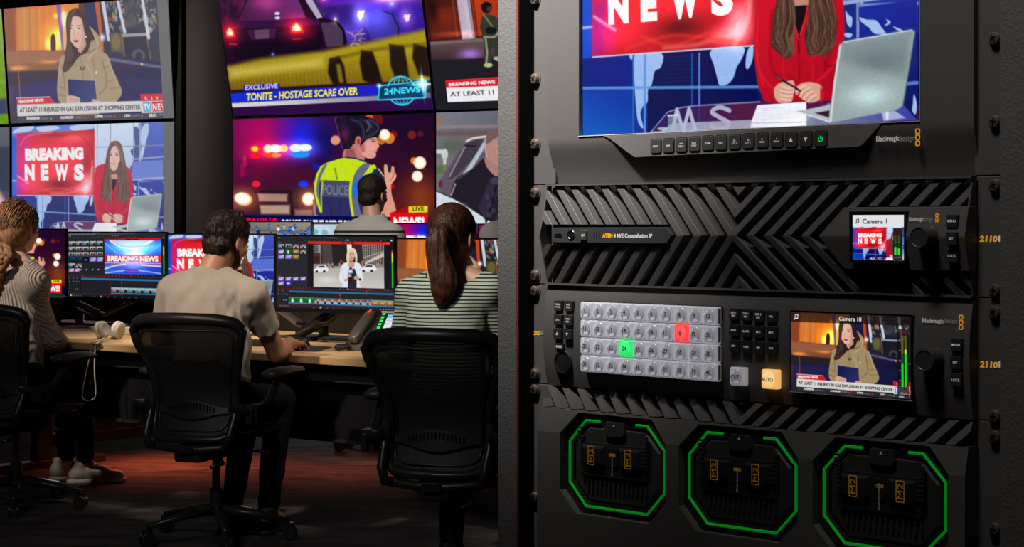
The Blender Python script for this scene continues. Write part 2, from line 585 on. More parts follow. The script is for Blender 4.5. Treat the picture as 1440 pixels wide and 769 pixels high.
def paint_anchor():
    p = Pic(1344, 756, (10, 30, 130), 5)
    p.grad4((30, 90, 200), (70, 110, 215), (20, 30, 110), (0, 70, 175))
    p.frame(Q_ANCHOR_WALL)
    # top of the studio wall
    p.poly([(65, 60), (520, 40), (520, 110), (65, 120)], (60, 105, 205), 2)
    p.poly([(510, 30), (752, 30), (745, 440), (510, 450)], (205, 222, 246), 4, grad=((150, 180, 225), (620, 60), (600, 430)))
    p.poly([(750, 20), (890, 20), (890, 460), (745, 460)], (62, 84, 190), 3, grad=((28, 44, 140), (820, 60), (820, 430)))
    world_map(p, [[(65, 100), (110, 72), (180, 66), (170, 90), (100, 104)], [(200, 72), (300, 64), (320, 82), (240, 96), (205, 90)], [(380, 66), (505, 55), (500, 80), (400, 92)]], (190, 212, 245), 0.9)
    world_map(p, [[(720, 80), (752, 90), (752, 300), (728, 330), (700, 300), (725, 250), (705, 200), (730, 170)], [(515, 290), (560, 290), (560, 300), (530, 310), (515, 300)]], (40, 62, 120), 0.95)
    world_map(p, [[(770, 70), (800, 50), (805, 90), (790, 150), (770, 240), (748, 245), (765, 190), (760, 120)], [(735, 300), (752, 330), (745, 365), (728, 350)],
                  [(728, 390), (752, 400), (780, 410), (820, 425), (850, 440), (845, 452), (790, 440), (730, 440)]], (190, 210, 240), 0.9)
    p.line([(598, 50), (597, 300)], 3, (70, 100, 130), 1.5); p.line([(527, 55), (525, 300)], 3, (90, 120, 150), 1.5)
    p.line([(758, 45), (758, 450)], 8, (150, 165, 200), 1.5); p.line([(723, 50), (722, 440)], 5, (120, 140, 180), 1.5)
    p.line([(512, 180), (885, 168)], 4, (110, 130, 150), 1.5); p.line([(725, 362), (885, 370)], 7, (110, 140, 210), 2)
    # lower wall
    p.poly([(60, 436), (890, 440), (890, 640), (60, 650)], (6, 22, 96), 3, grad=((0, 62, 165), (500, 560), (80, 560)))
    p.frame(Q_ANCHOR_RACK, 700, 0, 3.495)
    p.poly([(417, -300), (466, -300), (466, 275), (417, 290)], (0, 70, 205), 3)
    p.poly([(417, 290), (665, 270), (665, 430), (417, 430)], (0, 24, 128), 3)
    p.poly([(417, 436), (665, 436), (660, 662), (417, 670)], (0, 52, 160), 3, grad=((0, 84, 190), (540, 440), (470, 640)))
    p.poly([(735, 265), (1270, 225), (1280, 420), (735, 425)], (4, 10, 74), 3)
    p.poly([(735, 440), (1280, 440), (1280, 520), (735, 660)], (2, 10, 78), 3)
    for k in range(7): p.line([(800, 285 + 20 * k), (1040, 275 + 20 * k)], 5, (20, 50, 170), 6, 0.25)
    world_map(p, [[(645, 275), (662, 272), (660, 290), (655, 296)], [(672, 272), (805, 262), (802, 330), (770, 352), (757, 415), (738, 440), (736, 500), (716, 520), (700, 560), (716, 632), (690, 605), (678, 520), (672, 420)],
                  [(1050, 245), (1205, 230), (1200, 290), (1175, 330), (1160, 380), (1130, 415), (1090, 420), (1078, 380), (1062, 320)],
                  [(1228, 250), (1256, 225), (1252, 300), (1228, 342), (1218, 320)]], (150, 186, 238))
    for x, w, c in ((665, 9, (30, 110, 190)), (722, 14, (96, 138, 216)), (955, 10, (20, 84, 170)), (991, 12, (96, 128, 208))):
        p.line([(x, 265), (x, 660)], w, c, 3, 0.9)
    p.line([(417, 434), (1290, 428)], 13, (96, 150, 215), 4, 0.85)
    p.line([(417, 137), (466, 132)], 14, (150, 170, 250), 3)
    # red board
    p.frame(Q_ANCHOR_WALL)
    B = [(91, 107), (512, 84), (512, 439), (92, 438)]
    p.poly(B, (206, 20, 32), 1.0, grad=((170, 14, 30), (100, 110), (500, 430)))
    p.poly([(91, 107), (170, 100), (150, 430), (92, 438)], (190, 12, 110), 30, 0.75)
    p.poly([(95, 300), (125, 300), (120, 436), (95, 436)], (150, 10, 130), 18, 0.7)
    for c, r, col, a in (((300, 270), (190, 120), (255, 70, 60), 0.35), ((150, 380), (60, 40), (255, 60, 90), 0.3), ((400, 130), (70, 25), (255, 110, 90), 0.4)):
        p.glow(c[0], c[1], r[0], r[1], col, a)
    p.glow(470, 380, 28, 50, (255, 215, 215), 0.75); p.glow(440, 410, 40, 24, (255, 190, 190), 0.6)
    p.glow(320, 380, 60, 28, (70, 0, 0), 0.75, add=False); p.glow(470, 270, 26, 60, (120, 0, 10), 0.5, add=False); p.glow(300, 115, 60, 12, (110, 0, 10), 0.5, add=False)
    for L, w, c, a in (([(96, 335), (125, 356), (152, 374)], 6, (255, 200, 220), 0.9), ([(110, 170), (140, 125), (200, 108), (280, 100)], 6, (255, 150, 150), 0.5),
                       ([(280, 430), (380, 425), (450, 390), (490, 320), (500, 250)], 9, (255, 130, 120), 0.5), ([(180, 425), (300, 400), (420, 420), (480, 432)], 5, (255, 60, 40), 0.6),
                       ([(460, 430), (488, 380), (496, 330), (500, 290)], 14, (255, 225, 225), 0.4), ([(220, 395), (300, 425), (390, 400)], 4, (255, 90, 60), 0.5), ([(330, 120), (420, 110), (490, 180), (500, 250)], 8, (150, 0, 20), 0.5)):
        p.line(L, w, c, 8, a, smooth=8)
    p.text('BREAKING', (136, 249), (452, 240), 62, (252, 250, 248), 0.075)
    for ch, x0, x1 in (('N', 134, 188), ('E', 220, 263), ('W', 298, 370), ('S', 400, 455)):
        p.text(ch, (x0, 353), (x1, 352), 82, (253, 251, 250), 0.065)
    p.line([(92, 440), (512, 441)], 3, (220, 225, 235), 1.5); p.line([(513, 84), (513, 440)], 3, (190, 200, 220), 1.5)
    # desk
    p.frame(Q_ANCHOR_RACK, 700, 0, 3.495)
    p.poly([(750, 656), (835, 552), (900, 530), (965, 520), (1300, 500), (1700, 480), (2070, 520), (2070, 610)], (52, 28, 92), 3, 0.85, grad=((92, 22, 60), (900, 600), (1200, 520)))
    p.line([(752, 650), (835, 552), (900, 530), (965, 521), (1290, 502)], 4, (160, 180, 220), 1.5)
    p.poly([(790, 655), (860, 606), (1290, 588), (1560, 560), (1560, 640)], (182, 190, 206), 5, 0.8)
    p.line([(752, 652), (1290, 634)], 8, (150, 205, 225), 3, 0.9)
    for L in ([(858, 645), (880, 540), (912, 645), (940, 535), (972, 640)],):
        p.line(L, 20, (178, 180, 206), 3)
    p.line([(1140, 545), (1090, 528), (1052, 552), (1095, 580), (1140, 610), (1090, 640), (1050, 620)], 20, (170, 172, 198), 3, smooth=5)
    p.poly([(836, 568), (886, 565), (886, 642), (836, 645)], (150, 180, 190), 3, 0.6); p.line([(836, 570), (886, 566)], 6, (215, 230, 220), 2)
    p.ell(810, 634, 26, 8, (200, 215, 205), 3, 0.8)
    # laptop shadow area on the right of the desk
    p.frame(Q_ANCHOR_RACK, 1040, 0, 3.846)
    p.poly([(560, -40), (640, -40), (640, 230), (560, 250)], (18, 40, 128), 3)
    p.poly([(648, 40), (962, 0), (962, 650), (648, 650)], (30, 40, 150), 3, grad=((10, 20, 96), (800, 60), (900, 560)))
    p.poly([(560, -200), (962, -260), (962, -10), (560, 10)], (84, 110, 205), 3)
    world_map(p, [[(650, 95), (690, 108), (740, 112), (770, 150), (795, 185), (760, 188), (725, 180), (700, 150), (660, 120)], [(790, 105), (820, 120), (800, 140), (785, 140), (805, 122)],
                  [(575, 60), (590, 80), (612, 100), (605, 150), (590, 140), (580, 120)], [(570, 180), (612, 185), (600, 205), (572, 200)], [(835, 145), (885, 165), (870, 172), (840, 155)],
                  [(945, 510), (960, 560), (955, 620), (935, 600), (940, 560)]], (160, 190, 232))
    p.line([(640, -40), (640, 220)], 12, (120, 140, 190), 3); p.line([(555, 20), (962, -40)], 18, (150, 165, 205), 4); p.line([(905, 455), (962, 450)], 16, (96, 120, 205), 4)
    p.line([(560, -230), (962, -300)], 14, (130, 150, 205), 3)
    p.poly([(360, 660), (480, 560), (880, 560), (962, 650), (700, 668), (360, 690)], (120, 132, 160), 6, 0.9, grad=((60, 66, 170), (500, 640), (940, 620)))
    p.poly([(770, 610), (840, 600), (900, 640), (780, 655)], (205, 215, 230), 8, 0.7); p.ell(800, 625, 8, 30, (250, 250, 255), 5, 0.7)
    # jacket
    J = [(170, -130), (120, -90), (96, -20), (84, 120), (82, 310), (96, 440), (118, 510), (150, 553), (300, 560), (470, 545), (515, 540), (540, 420), (560, 300), (570, 160), (560, 0), (530, -100), (470, -140), (330, -170)]
    p.poly(J, (206, 14, 38), 1.5, smooth=4, grad=((176, 6, 30), (250, 0), (420, 500)))
    for L, w, c, a in (([(175, 60), (172, 180), (165, 300), (190, 400), (230, 440)], 16, (140, 4, 24), 0.55), ([(100, 100), (96, 300), (130, 460)], 12, (235, 40, 60), 0.5),
                       ([(315, 120), (320, 260), (325, 400), (322, 430)], 5, (110, 2, 20), 0.8), ([(200, 400), (260, 415), (310, 440)], 10, (150, 6, 26), 0.6),
                       ([(530, 120), (500, 260), (470, 340), (465, 380)], 18, (148, 4, 26), 0.6), ([(540, 300), (520, 400), (500, 470)], 26, (150, 4, 26), 0.5), ([(420, 440), (470, 400), (520, 340)], 14, (232, 36, 58), 0.5),
                       ([(130, 420), (180, 480), (200, 470)], 10, (232, 36, 58), 0.5), ([(325, 280), (322, 240), (318, 170)], 6, (60, 0, 10), 0.9), ([(460, 330), (480, 360), (520, 350)], 10, (120, 0, 20), 0.6),
                       ([(240, 320), (235, 380), (250, 430)], 12, (228, 30, 52), 0.35), ([(380, 320), (400, 380), (395, 430)], 12, (228, 30, 52), 0.3)):
        p.line(L, w, c, 10, a, smooth=6)
    p.ell(338, 345, 9, 9, (150, 20, 30), 2)
    p.poly([(278, -60), (372, -60), (376, 40), (345, 150), (322, 208), (300, 140), (285, 60)], (20, 12, 18), 2, smooth=4)
    p.line([(372, 20), (360, 90), (330, 190)], 9, (225, 30, 50), 2); p.line([(285, 70), (305, 150), (322, 215)], 7, (225, 30, 50), 2)
    # paper and the laptop
    p.poly([(97, 570), (362, 553), (364, 688), (60, 692), (68, 650)], (232, 232, 244), 2, grad=((250, 250, 255), (80, 600), (300, 640)))
    for k in range(6): p.line([(120, 590 + k * 11), (330, 578 + k * 11)], 2, (195, 198, 212), 1.5, 0.8)
    p.line([(64, 668), (364, 662)], 3, (150, 155, 180), 2, 0.8)
    p.poly([(307, 603), (420, 583), (492, 566), (490, 662), (430, 640)], (176, 184, 192), 2); p.poly([(408, 613), (488, 598), (486, 638)], (52, 30, 40), 2)
    p.line([(307, 605), (430, 642), (490, 662)], 5, (225, 230, 235), 2)
    L = [(542, 250), (548, 236), (566, 228), (934, 165), (950, 168), (950, 190), (890, 560), (878, 580), (850, 596), (505, 664), (487, 660), (486, 640)]
    p.poly(L, (150, 166, 166), 2)
    p.poly([(560, 240), (930, 175), (895, 420), (545, 330)], (122, 138, 142), 60, 0.85); p.glow(700, 520, 120, 60, (60, 70, 70), 0.8); p.glow(760, 330, 150, 60, (85, 100, 106), 0.45, add=False)
    p.line([(566, 228), (934, 165)], 6, (196, 208, 208), 2); p.line([(546, 250), (516, 450), (494, 655)], 12, (205, 214, 216), 4); p.line([(948, 190), (884, 575)], 5, (90, 104, 112), 2)
    # hands
    SK, SD, SL = (214, 160, 140), (170, 110, 98), (236, 190, 170)
    p.poly([(186, 490), (215, 452), (262, 440), (292, 438), (300, 470), (292, 520), (280, 552), (236, 560), (200, 545)], SK, 2, smooth=4)
    for q in ([(230, 470), (262, 478), (292, 476)], [(222, 492), (260, 500), (290, 500)], [(222, 514), (258, 522), (284, 522)], [(226, 536), (252, 542), (276, 542)]):
        p.line(q, 15, SL, 4, 0.8, smooth=4)
        p.line([(a_, b_ + 11) for a_, b_ in q], 3.5, SD, 2, 0.9, smooth=4)
    p.poly([(300, 500), (312, 468), (350, 448), (396, 446), (440, 462), (452, 500), (436, 540), (390, 558), (352, 545), (330, 528), (326, 500)], SK, 2, smooth=4)
    for q in ([(310, 508), (328, 480), (360, 466)], [(330, 520), (350, 492), (380, 478)], [(352, 536), (372, 510), (396, 498)], [(374, 550), (392, 528), (412, 518)]):
        p.line(q, 15, SL, 4, 0.8, smooth=4)
        p.line([(a_ + 6, b_ + 9) for a_, b_ in q], 3.5, SD, 2, 0.9, smooth=4)
    p.poly([(438, 470), (462, 500), (456, 540), (436, 560)], (206, 20, 44), 4)
    p.line([(200, 417), (262, 452), (330, 494)], 9, (20, 18, 30), 2); p.line([(200, 418), (228, 434)], 4, (120, 120, 140), 2)
    # head
    p.frame(Q_ANCHOR_WALL)
    p.poly([(596, 320), (640, 320), (642, 352), (598, 352)], (190, 135, 115), 2)
    p.poly([(625, 144), (595, 160), (576, 220), (566, 300), (562, 400), (560, 440), (575, 470), (598, 470), (604, 360), (600, 330), (640, 330), (648, 400), (656, 470), (690, 465), (700, 420), (690, 330), (678, 260), (664, 190), (650, 156)], (88, 62, 50), 2, smooth=3)
    p.poly([(618, 172), (596, 200), (586, 250), (596, 288), (612, 306), (628, 300), (645, 270), (650, 230), (644, 195), (632, 176)], (222, 174, 156), 2, smooth=4)
    p.glow(612, 215, 22, 30, (240, 205, 190), 0.5, add=False)
    strands(p, [(622, 150), (585, 210), (575, 300), (566, 380), (590, 470)], [(618, 165), (595, 200), (594, 310), (604, 380), (598, 465)], 34, [(112, 80, 60), (60, 40, 32), (136, 102, 76)], 3, 0.7, 3, 1.5)
    strands(p, [(628, 150), (662, 210), (680, 300), (700, 400), (690, 460)], [(630, 165), (650, 220), (650, 310), (650, 390), (660, 465)], 34, [(112, 80, 60), (60, 40, 32), (136, 102, 76)], 3, 0.7, 3, 1.5)
    for x in (600, 632):
        p.ell(x, 222, 8, 3.5, (60, 36, 34), 1.5); p.line([(x - 10, 211), (x + 9, 209)], 3, (110, 80, 66), 2, 0.8)
    p.line([(614, 225), (610, 248), (618, 251)], 3, (190, 134, 118), 2, 0.8); p.ell(611, 268, 13, 5, (186, 80, 84), 1.5); p.ell(611, 268, 8, 2, (240, 225, 225), 1)
    p.frame(Q_ANCHOR_RACK, 1040, 0, 3.846)
    # hair falling over the jacket
    for Lh in ([(232, -170), (208, -80), (196, 40), (178, 150), (170, 230), (182, 262), (222, 298), (252, 322), (272, 290), (268, 220), (292, 160), (286, 60), (272, -60), (262, -170)],
               [(388, -170), (376, -60), (374, 90), (352, 190), (362, 250), (372, 300), (408, 270), (440, 302), (478, 296), (500, 240), (524, 180), (500, 110), (462, -20), (432, -170)]):
        p.poly(Lh, (66, 42, 36), 3, smooth=4)
    hc = [(112, 78, 60), (40, 24, 22), (140, 100, 76), (78, 50, 40), (52, 32, 28)]
    strands(p, [(232, -160), (204, 20), (180, 150), (200, 240), (235, 305)], [(262, -160), (276, 20), (280, 130), (255, 220), (262, 300)], 130, hc, 3, 0.75, 5, 2, 13)
    strands(p, [(390, -160), (382, 20), (362, 160), (372, 230), (372, 295)], [(430, -160), (466, 20), (510, 150), (505, 200), (470, 292)], 150, hc, 3, 0.75, 6, 2, 13)
    p.noise(200, 0.03)
    return p


Q_REP_WALL = [(2, 57), (885, -18), (885, 640), (60, 672)]


def paint_reporter():
    p = Pic(1152, 648, (30, 26, 40), 8)
    p.frame(Q_REP_WALL)
    p.poly([(0, 40), (480, 0), (480, 320), (20, 330)], (200, 96, 34), 6, grad=((236, 120, 30), (40, 80), (330, 200)))
    p.poly([(0, 40), (70, 40), (80, 320), (20, 320)], (120, 56, 36), 12, 0.8)
    p.poly([(80, 60), (180, 60), (190, 285), (90, 290)], (214, 140, 70), 20, 0.5)
    for x, w, c in ((150, 8, (150, 80, 30)), (205, 14, (235, 150, 60)), (120, 6, (240, 170, 90)), (250, 16, (250, 130, 30))):
        p.line([(x, 60), (x + 8, 290)], w, c, 10, 0.5)
    p.glow(300, 220, 60, 70, (255, 150, 20), 0.8); p.glow(262, 255, 18, 26, (255, 240, 150), 0.9); p.glow(310, 230, 22, 45, (255, 220, 90), 0.8); p.glow(300, 95, 12, 14, (255, 190, 60), 0.8)
    p.poly([(275, 205), (290, 195), (300, 230), (298, 295), (276, 292), (272, 240)], (74, 26, 16), 3, smooth=3)
    p.poly([(302, 30), (330, 30), (352, 290), (336, 292), (322, 180)], (120, 80, 150), 4)
    p.poly([(335, 70), (365, 70), (372, 150), (360, 290), (345, 290)], (240, 170, 90), 5); p.glow(345, 110, 14, 40, (255, 220, 140), 0.9)
    p.poly([(430, 0), (475, 0), (520, 330), (440, 330)], (70, 32, 30), 4)
    p.poly([(462, 10), (550, 0), (560, 330), (490, 330)], (26, 26, 58), 4)
    p.poly([(522, 0), (550, 0), (572, 290), (558, 290)], (190, 66, 26), 4)
    p.poly([(555, -20), (890, -30), (890, 345), (585, 330)], (30, 32, 46), 3)
    for k in range(150):
        x = 590 + p.rs.rand() * 290; y = -10 + p.rs.rand() * 180
        if 690 < x < 800 and y > 150: continue
        p.ell(x, y, 4 + 7 * p.rs.rand(), 5 + 16 * p.rs.rand(), [(150, 150, 160), (190, 70, 40), (170, 170, 60), (60, 70, 90), (90, 120, 120), (20, 20, 30), (90, 40, 30), (200, 200, 205)][p.rs.randint(8)], 5, 0.6)
    p.poly([(690, 10), (770, 0), (780, 150), (700, 160)], (40, 44, 54), 8, 0.8)
    p.poly([(685, 180), (820, 175), (835, 335), (690, 330)], (24, 24, 34), 4); p.line([(680, 200), (815, 192)], 14, (170, 178, 195), 5, 0.8)
    for x, t, y0, y1, w in ((570, 30, 0, 220, 22), (655, 36, -10, 180, 18), (800, 26, -10, 210, 18)):
        p.line([(x, y0), (x + t, y1)], w, (205, 215, 232), 5, 0.95)
    p.poly([(600, 190), (670, 185), (675, 295), (612, 290)], (70, 66, 50), 5, 0.9); p.ell(640, 235, 26, 45, (120, 112, 40), 12, 0.6); p.line([(672, 170), (685, 320)], 6, (190, 100, 50), 3, 0.8); p.line([(815, 200), (832, 330)], 5, (190, 110, 80), 3, 0.7)
    p.ell(765, 310, 36, 36, (60, 62, 72), 6); p.ell(765, 312, 20, 22, (24, 24, 32), 6)
    p.glow(566, 212, 14, 18, (150, 200, 255), 1.0)
    # road
    p.poly([(10, 292), (360, 285), (560, 300), (890, 345), (890, 650), (40, 690)], (64, 46, 52), 8, grad=((16, 16, 50), (300, 300), (420, 620)))
    p.poly([(10, 292), (350, 288), (340, 345), (20, 370)], (176, 104, 62), 14, 0.75)
    p.poly([(30, 370), (300, 335), (330, 400), (60, 405)], (150, 86, 40), 18, 0.7); p.glow(90, 385, 50, 14, (230, 130, 40), 0.6); p.glow(270, 350, 60, 10, (200, 110, 40), 0.5)
    p.poly([(20, 405), (330, 390), (330, 460), (40, 480)], (34, 24, 34), 12, 0.8)
    p.line([(590, 330), (890, 372)], 14, (112, 120, 150), 8, 0.6); p.ell(780, 357, 7, 6, (240, 180, 90), 3)
    p.poly([(60, 470), (330, 440), (330, 560), (70, 600)], (28, 26, 84), 20, 0.7); p.poly([(640, 420), (890, 440), (890, 560), (660, 560)], (24, 24, 66), 20, 0.7)
    p.line([(60, 60), (85, 300), (120, 660)], 9, (196, 96, 30), 4, 0.45)
    # coat
    C, CD, CL = (158, 136, 98), (108, 90, 62), (190, 168, 128)
    p.poly([(480, 150), (520, 175), (556, 225), (560, 285), (590, 310), (615, 380), (645, 450), (664, 505), (640, 548), (590, 575), (545, 590), (520, 640), (400, 640), (350, 580), (318, 555), (308, 490), (320, 350), (338, 318), (370, 300), (440, 300), (470, 240)], C, 2, smooth=3)
    for L, w, c, a in (([(470, 300), (540, 270), (552, 240)], 10, CD, 0.6), ([(485, 170), (525, 215), (535, 270), (480, 330)], 9, CL, 0.7), ([(440, 320), (452, 420), (455, 560)], 4, CD, 0.7), ([(560, 340), (580, 430), (575, 480), (540, 520)], 9, CD, 0.6),
                       ([(325, 350), (345, 420), (350, 500)], 9, CD, 0.55), ([(315, 480), (345, 490)], 6, CD, 0.6), ([(312, 520), (350, 530)], 6, CD, 0.6), ([(590, 450), (650, 440)], 6, CD, 0.5), ([(600, 490), (660, 480)], 6, CD, 0.5), ([(600, 370), (560, 380)], 5, CD, 0.5),
                       ([(330, 330), (324, 420)], 10, CL, 0.5), ([(590, 330), (640, 470)], 8, CL, 0.5), ([(470, 360), (500, 420), (500, 520)], 14, CL, 0.4), ([(508, 330), (518, 400)], 3, (90, 76, 60), 0.8)):
        p.line(L, w, c, 5, a, smooth=5)
    p.ell(525, 404, 5, 8, (225, 225, 225), 1.5); p.line([(438, 372), (440, 390), (458, 390), (460, 372)], 4, (30, 26, 24), 1.5); p.line([(438, 380), (460, 380)], 4, (30, 26, 24), 1.5)
    # head
    H, SK = (46, 28, 26), (222, 172, 150)
    p.poly([(412, 48), (372, 75), (358, 130), (362, 220), (356, 300), (345, 360), (340, 400), (365, 398), (400, 360), (430, 320), (480, 290), (500, 230), (520, 225), (505, 180), (478, 130), (470, 90), (445, 58)], H, 2, smooth=3)
    p.poly([(420, 240), (466, 220), (474, 262), (440, 302), (424, 290)], (196, 140, 118), 2)
    p.poly([(402, 96), (380, 120), (371, 165), (376, 215), (395, 250), (418, 271), (440, 266), (460, 235), (468, 190), (462, 140), (440, 102)], SK, 2, smooth=4)
    p.glow(400, 160, 26, 50, (240, 198, 176), 0.6, add=False); p.poly([(445, 120), (468, 160), (466, 230), (440, 262), (452, 200)], (178, 122, 104), 8, 0.6)
    strands(p, [(410, 52), (375, 110), (368, 220), (355, 300), (345, 395)], [(430, 56), (390, 100), (378, 250), (400, 310), (380, 380)], 30, [(70, 44, 38), (30, 18, 20), (92, 62, 50)], 3.5, 0.7, 3, 2)
    strands(p, [(420, 52), (462, 110), (474, 180), (486, 220), (518, 228)], [(430, 60), (450, 110), (466, 180), (480, 240), (440, 310)], 16, [(70, 44, 38), (30, 18, 20)], 3.5, 0.7, 3, 2)
    for x in (386, 431):
        p.ell(x, 163, 9, 4, (50, 50, 66), 1.5); p.line([(x - 12, 149), (x + 12, 147)], 4, (84, 54, 46), 2, 0.85)
    p.line([(406, 168), (400, 200), (412, 206)], 4, (184, 128, 110), 2, 0.8); p.ell(414, 232, 17, 6, (172, 84, 82), 1.5); p.ell(415, 236, 11, 4, (96, 36, 40), 1.5)
    p.ell(471, 210, 4, 5, (230, 240, 230), 1)
    # clipboard and hands
    p.poly([(368, 441), (440, 446), (515, 448), (526, 556), (440, 565), (372, 552)], (22, 26, 76), 1.5, grad=((40, 46, 100), (400, 450), (500, 550)))
    p.poly([(360, 535), (380, 526), (425, 535), (435, 552), (420, 575), (370, 575)], (214, 164, 144), 2, smooth=4); p.poly([(498, 548), (520, 545), (545, 555), (540, 580), (505, 575)], (206, 156, 136), 2, smooth=4)
    for y in (542, 552, 562): p.line([(372, y), (428, y + 3)], 2.5, (160, 104, 90), 1.5, 0.7)
    # captions
    p.poly([(88, 545), (272, 535), (302, 568), (92, 576)], (204, 26, 36), 1); p.line([(88, 543), (270, 534)], 3, (240, 235, 235), 1)
    p.text('HEADLINE NEWS', (98, 568), (236, 560), 17, (250, 245, 245), 0.05)
    p.poly([(92, 576), (765, 551), (768, 606), (96, 636)], (214, 210, 206), 1)
    p.text('AT LEAST 11 INJURED IN GAS EXPLOSION AT SHOPPING CENTER', (106, 615), (762, 593), 22, (28, 28, 34), 0.02)
    p.poly([(764, 517), (890, 511), (890, 550), (765, 553)], (206, 24, 40), 1)
    for t, x in (('L', 790), ('I', 826), ('V', 850)): p.text(t, (x, 543), (x + (4 if t == 'I' else 13), 542), 15, (250, 250, 250), 0.03)
    p.poly([(765, 553), (890, 549), (890, 612), (768, 616)], (214, 210, 206), 1)
    p.poly([(775, 558), (820, 556), (822, 606), (778, 608)], (70, 160, 200), 1); p.text('TV', (780, 600), (818, 598), 34, (250, 250, 250), 0.04)
    p.poly([(825, 556), (890, 553), (890, 604), (827, 606)], (206, 24, 40), 1); p.text('N', (830, 599), (852, 598), 34, (250, 250, 250), 0.04); p.text('E', (858, 598), (874, 597), 34, (250, 250, 250), 0.04); p.text('W', (878, 597), (904, 596), 34, (250, 250, 250), 0.04)
    p.poly([(98, 636), (890, 610), (890, 642), (100, 672)], (44, 44, 50), 1, 0.9)
    for t, x, y, w, c in (('RHENIUM', 146, 652, 68, (60, 170, 90)), ('ALUMINIUM', 326, 646, 70, (210, 50, 50)), ('COPPER', 512, 640, 46, (210, 50, 50)), ('LEAD', 674, 634, 32, (60, 150, 90))):
        p.text(t, (x, y), (x + w, y - 2), 13, (235, 235, 235), 0.05)
        p.text('+0.65%', (x + w + 4, y - 1), (x + w + 50, y - 3), 11, (150, 150, 155)); p.ell(x + w + 62, y - 6, 5, 5, c, 2)
    p.text('05:01', (806, 633), (848, 631), 16, (240, 240, 240), 0.05); p.text('PM', (858, 630), (884, 629), 13, (160, 160, 165))
    p.noise(200, 0.04)
    return p


Q_POL = [(95, 62), (1067, 30), (1070, 640), (96, 645)]


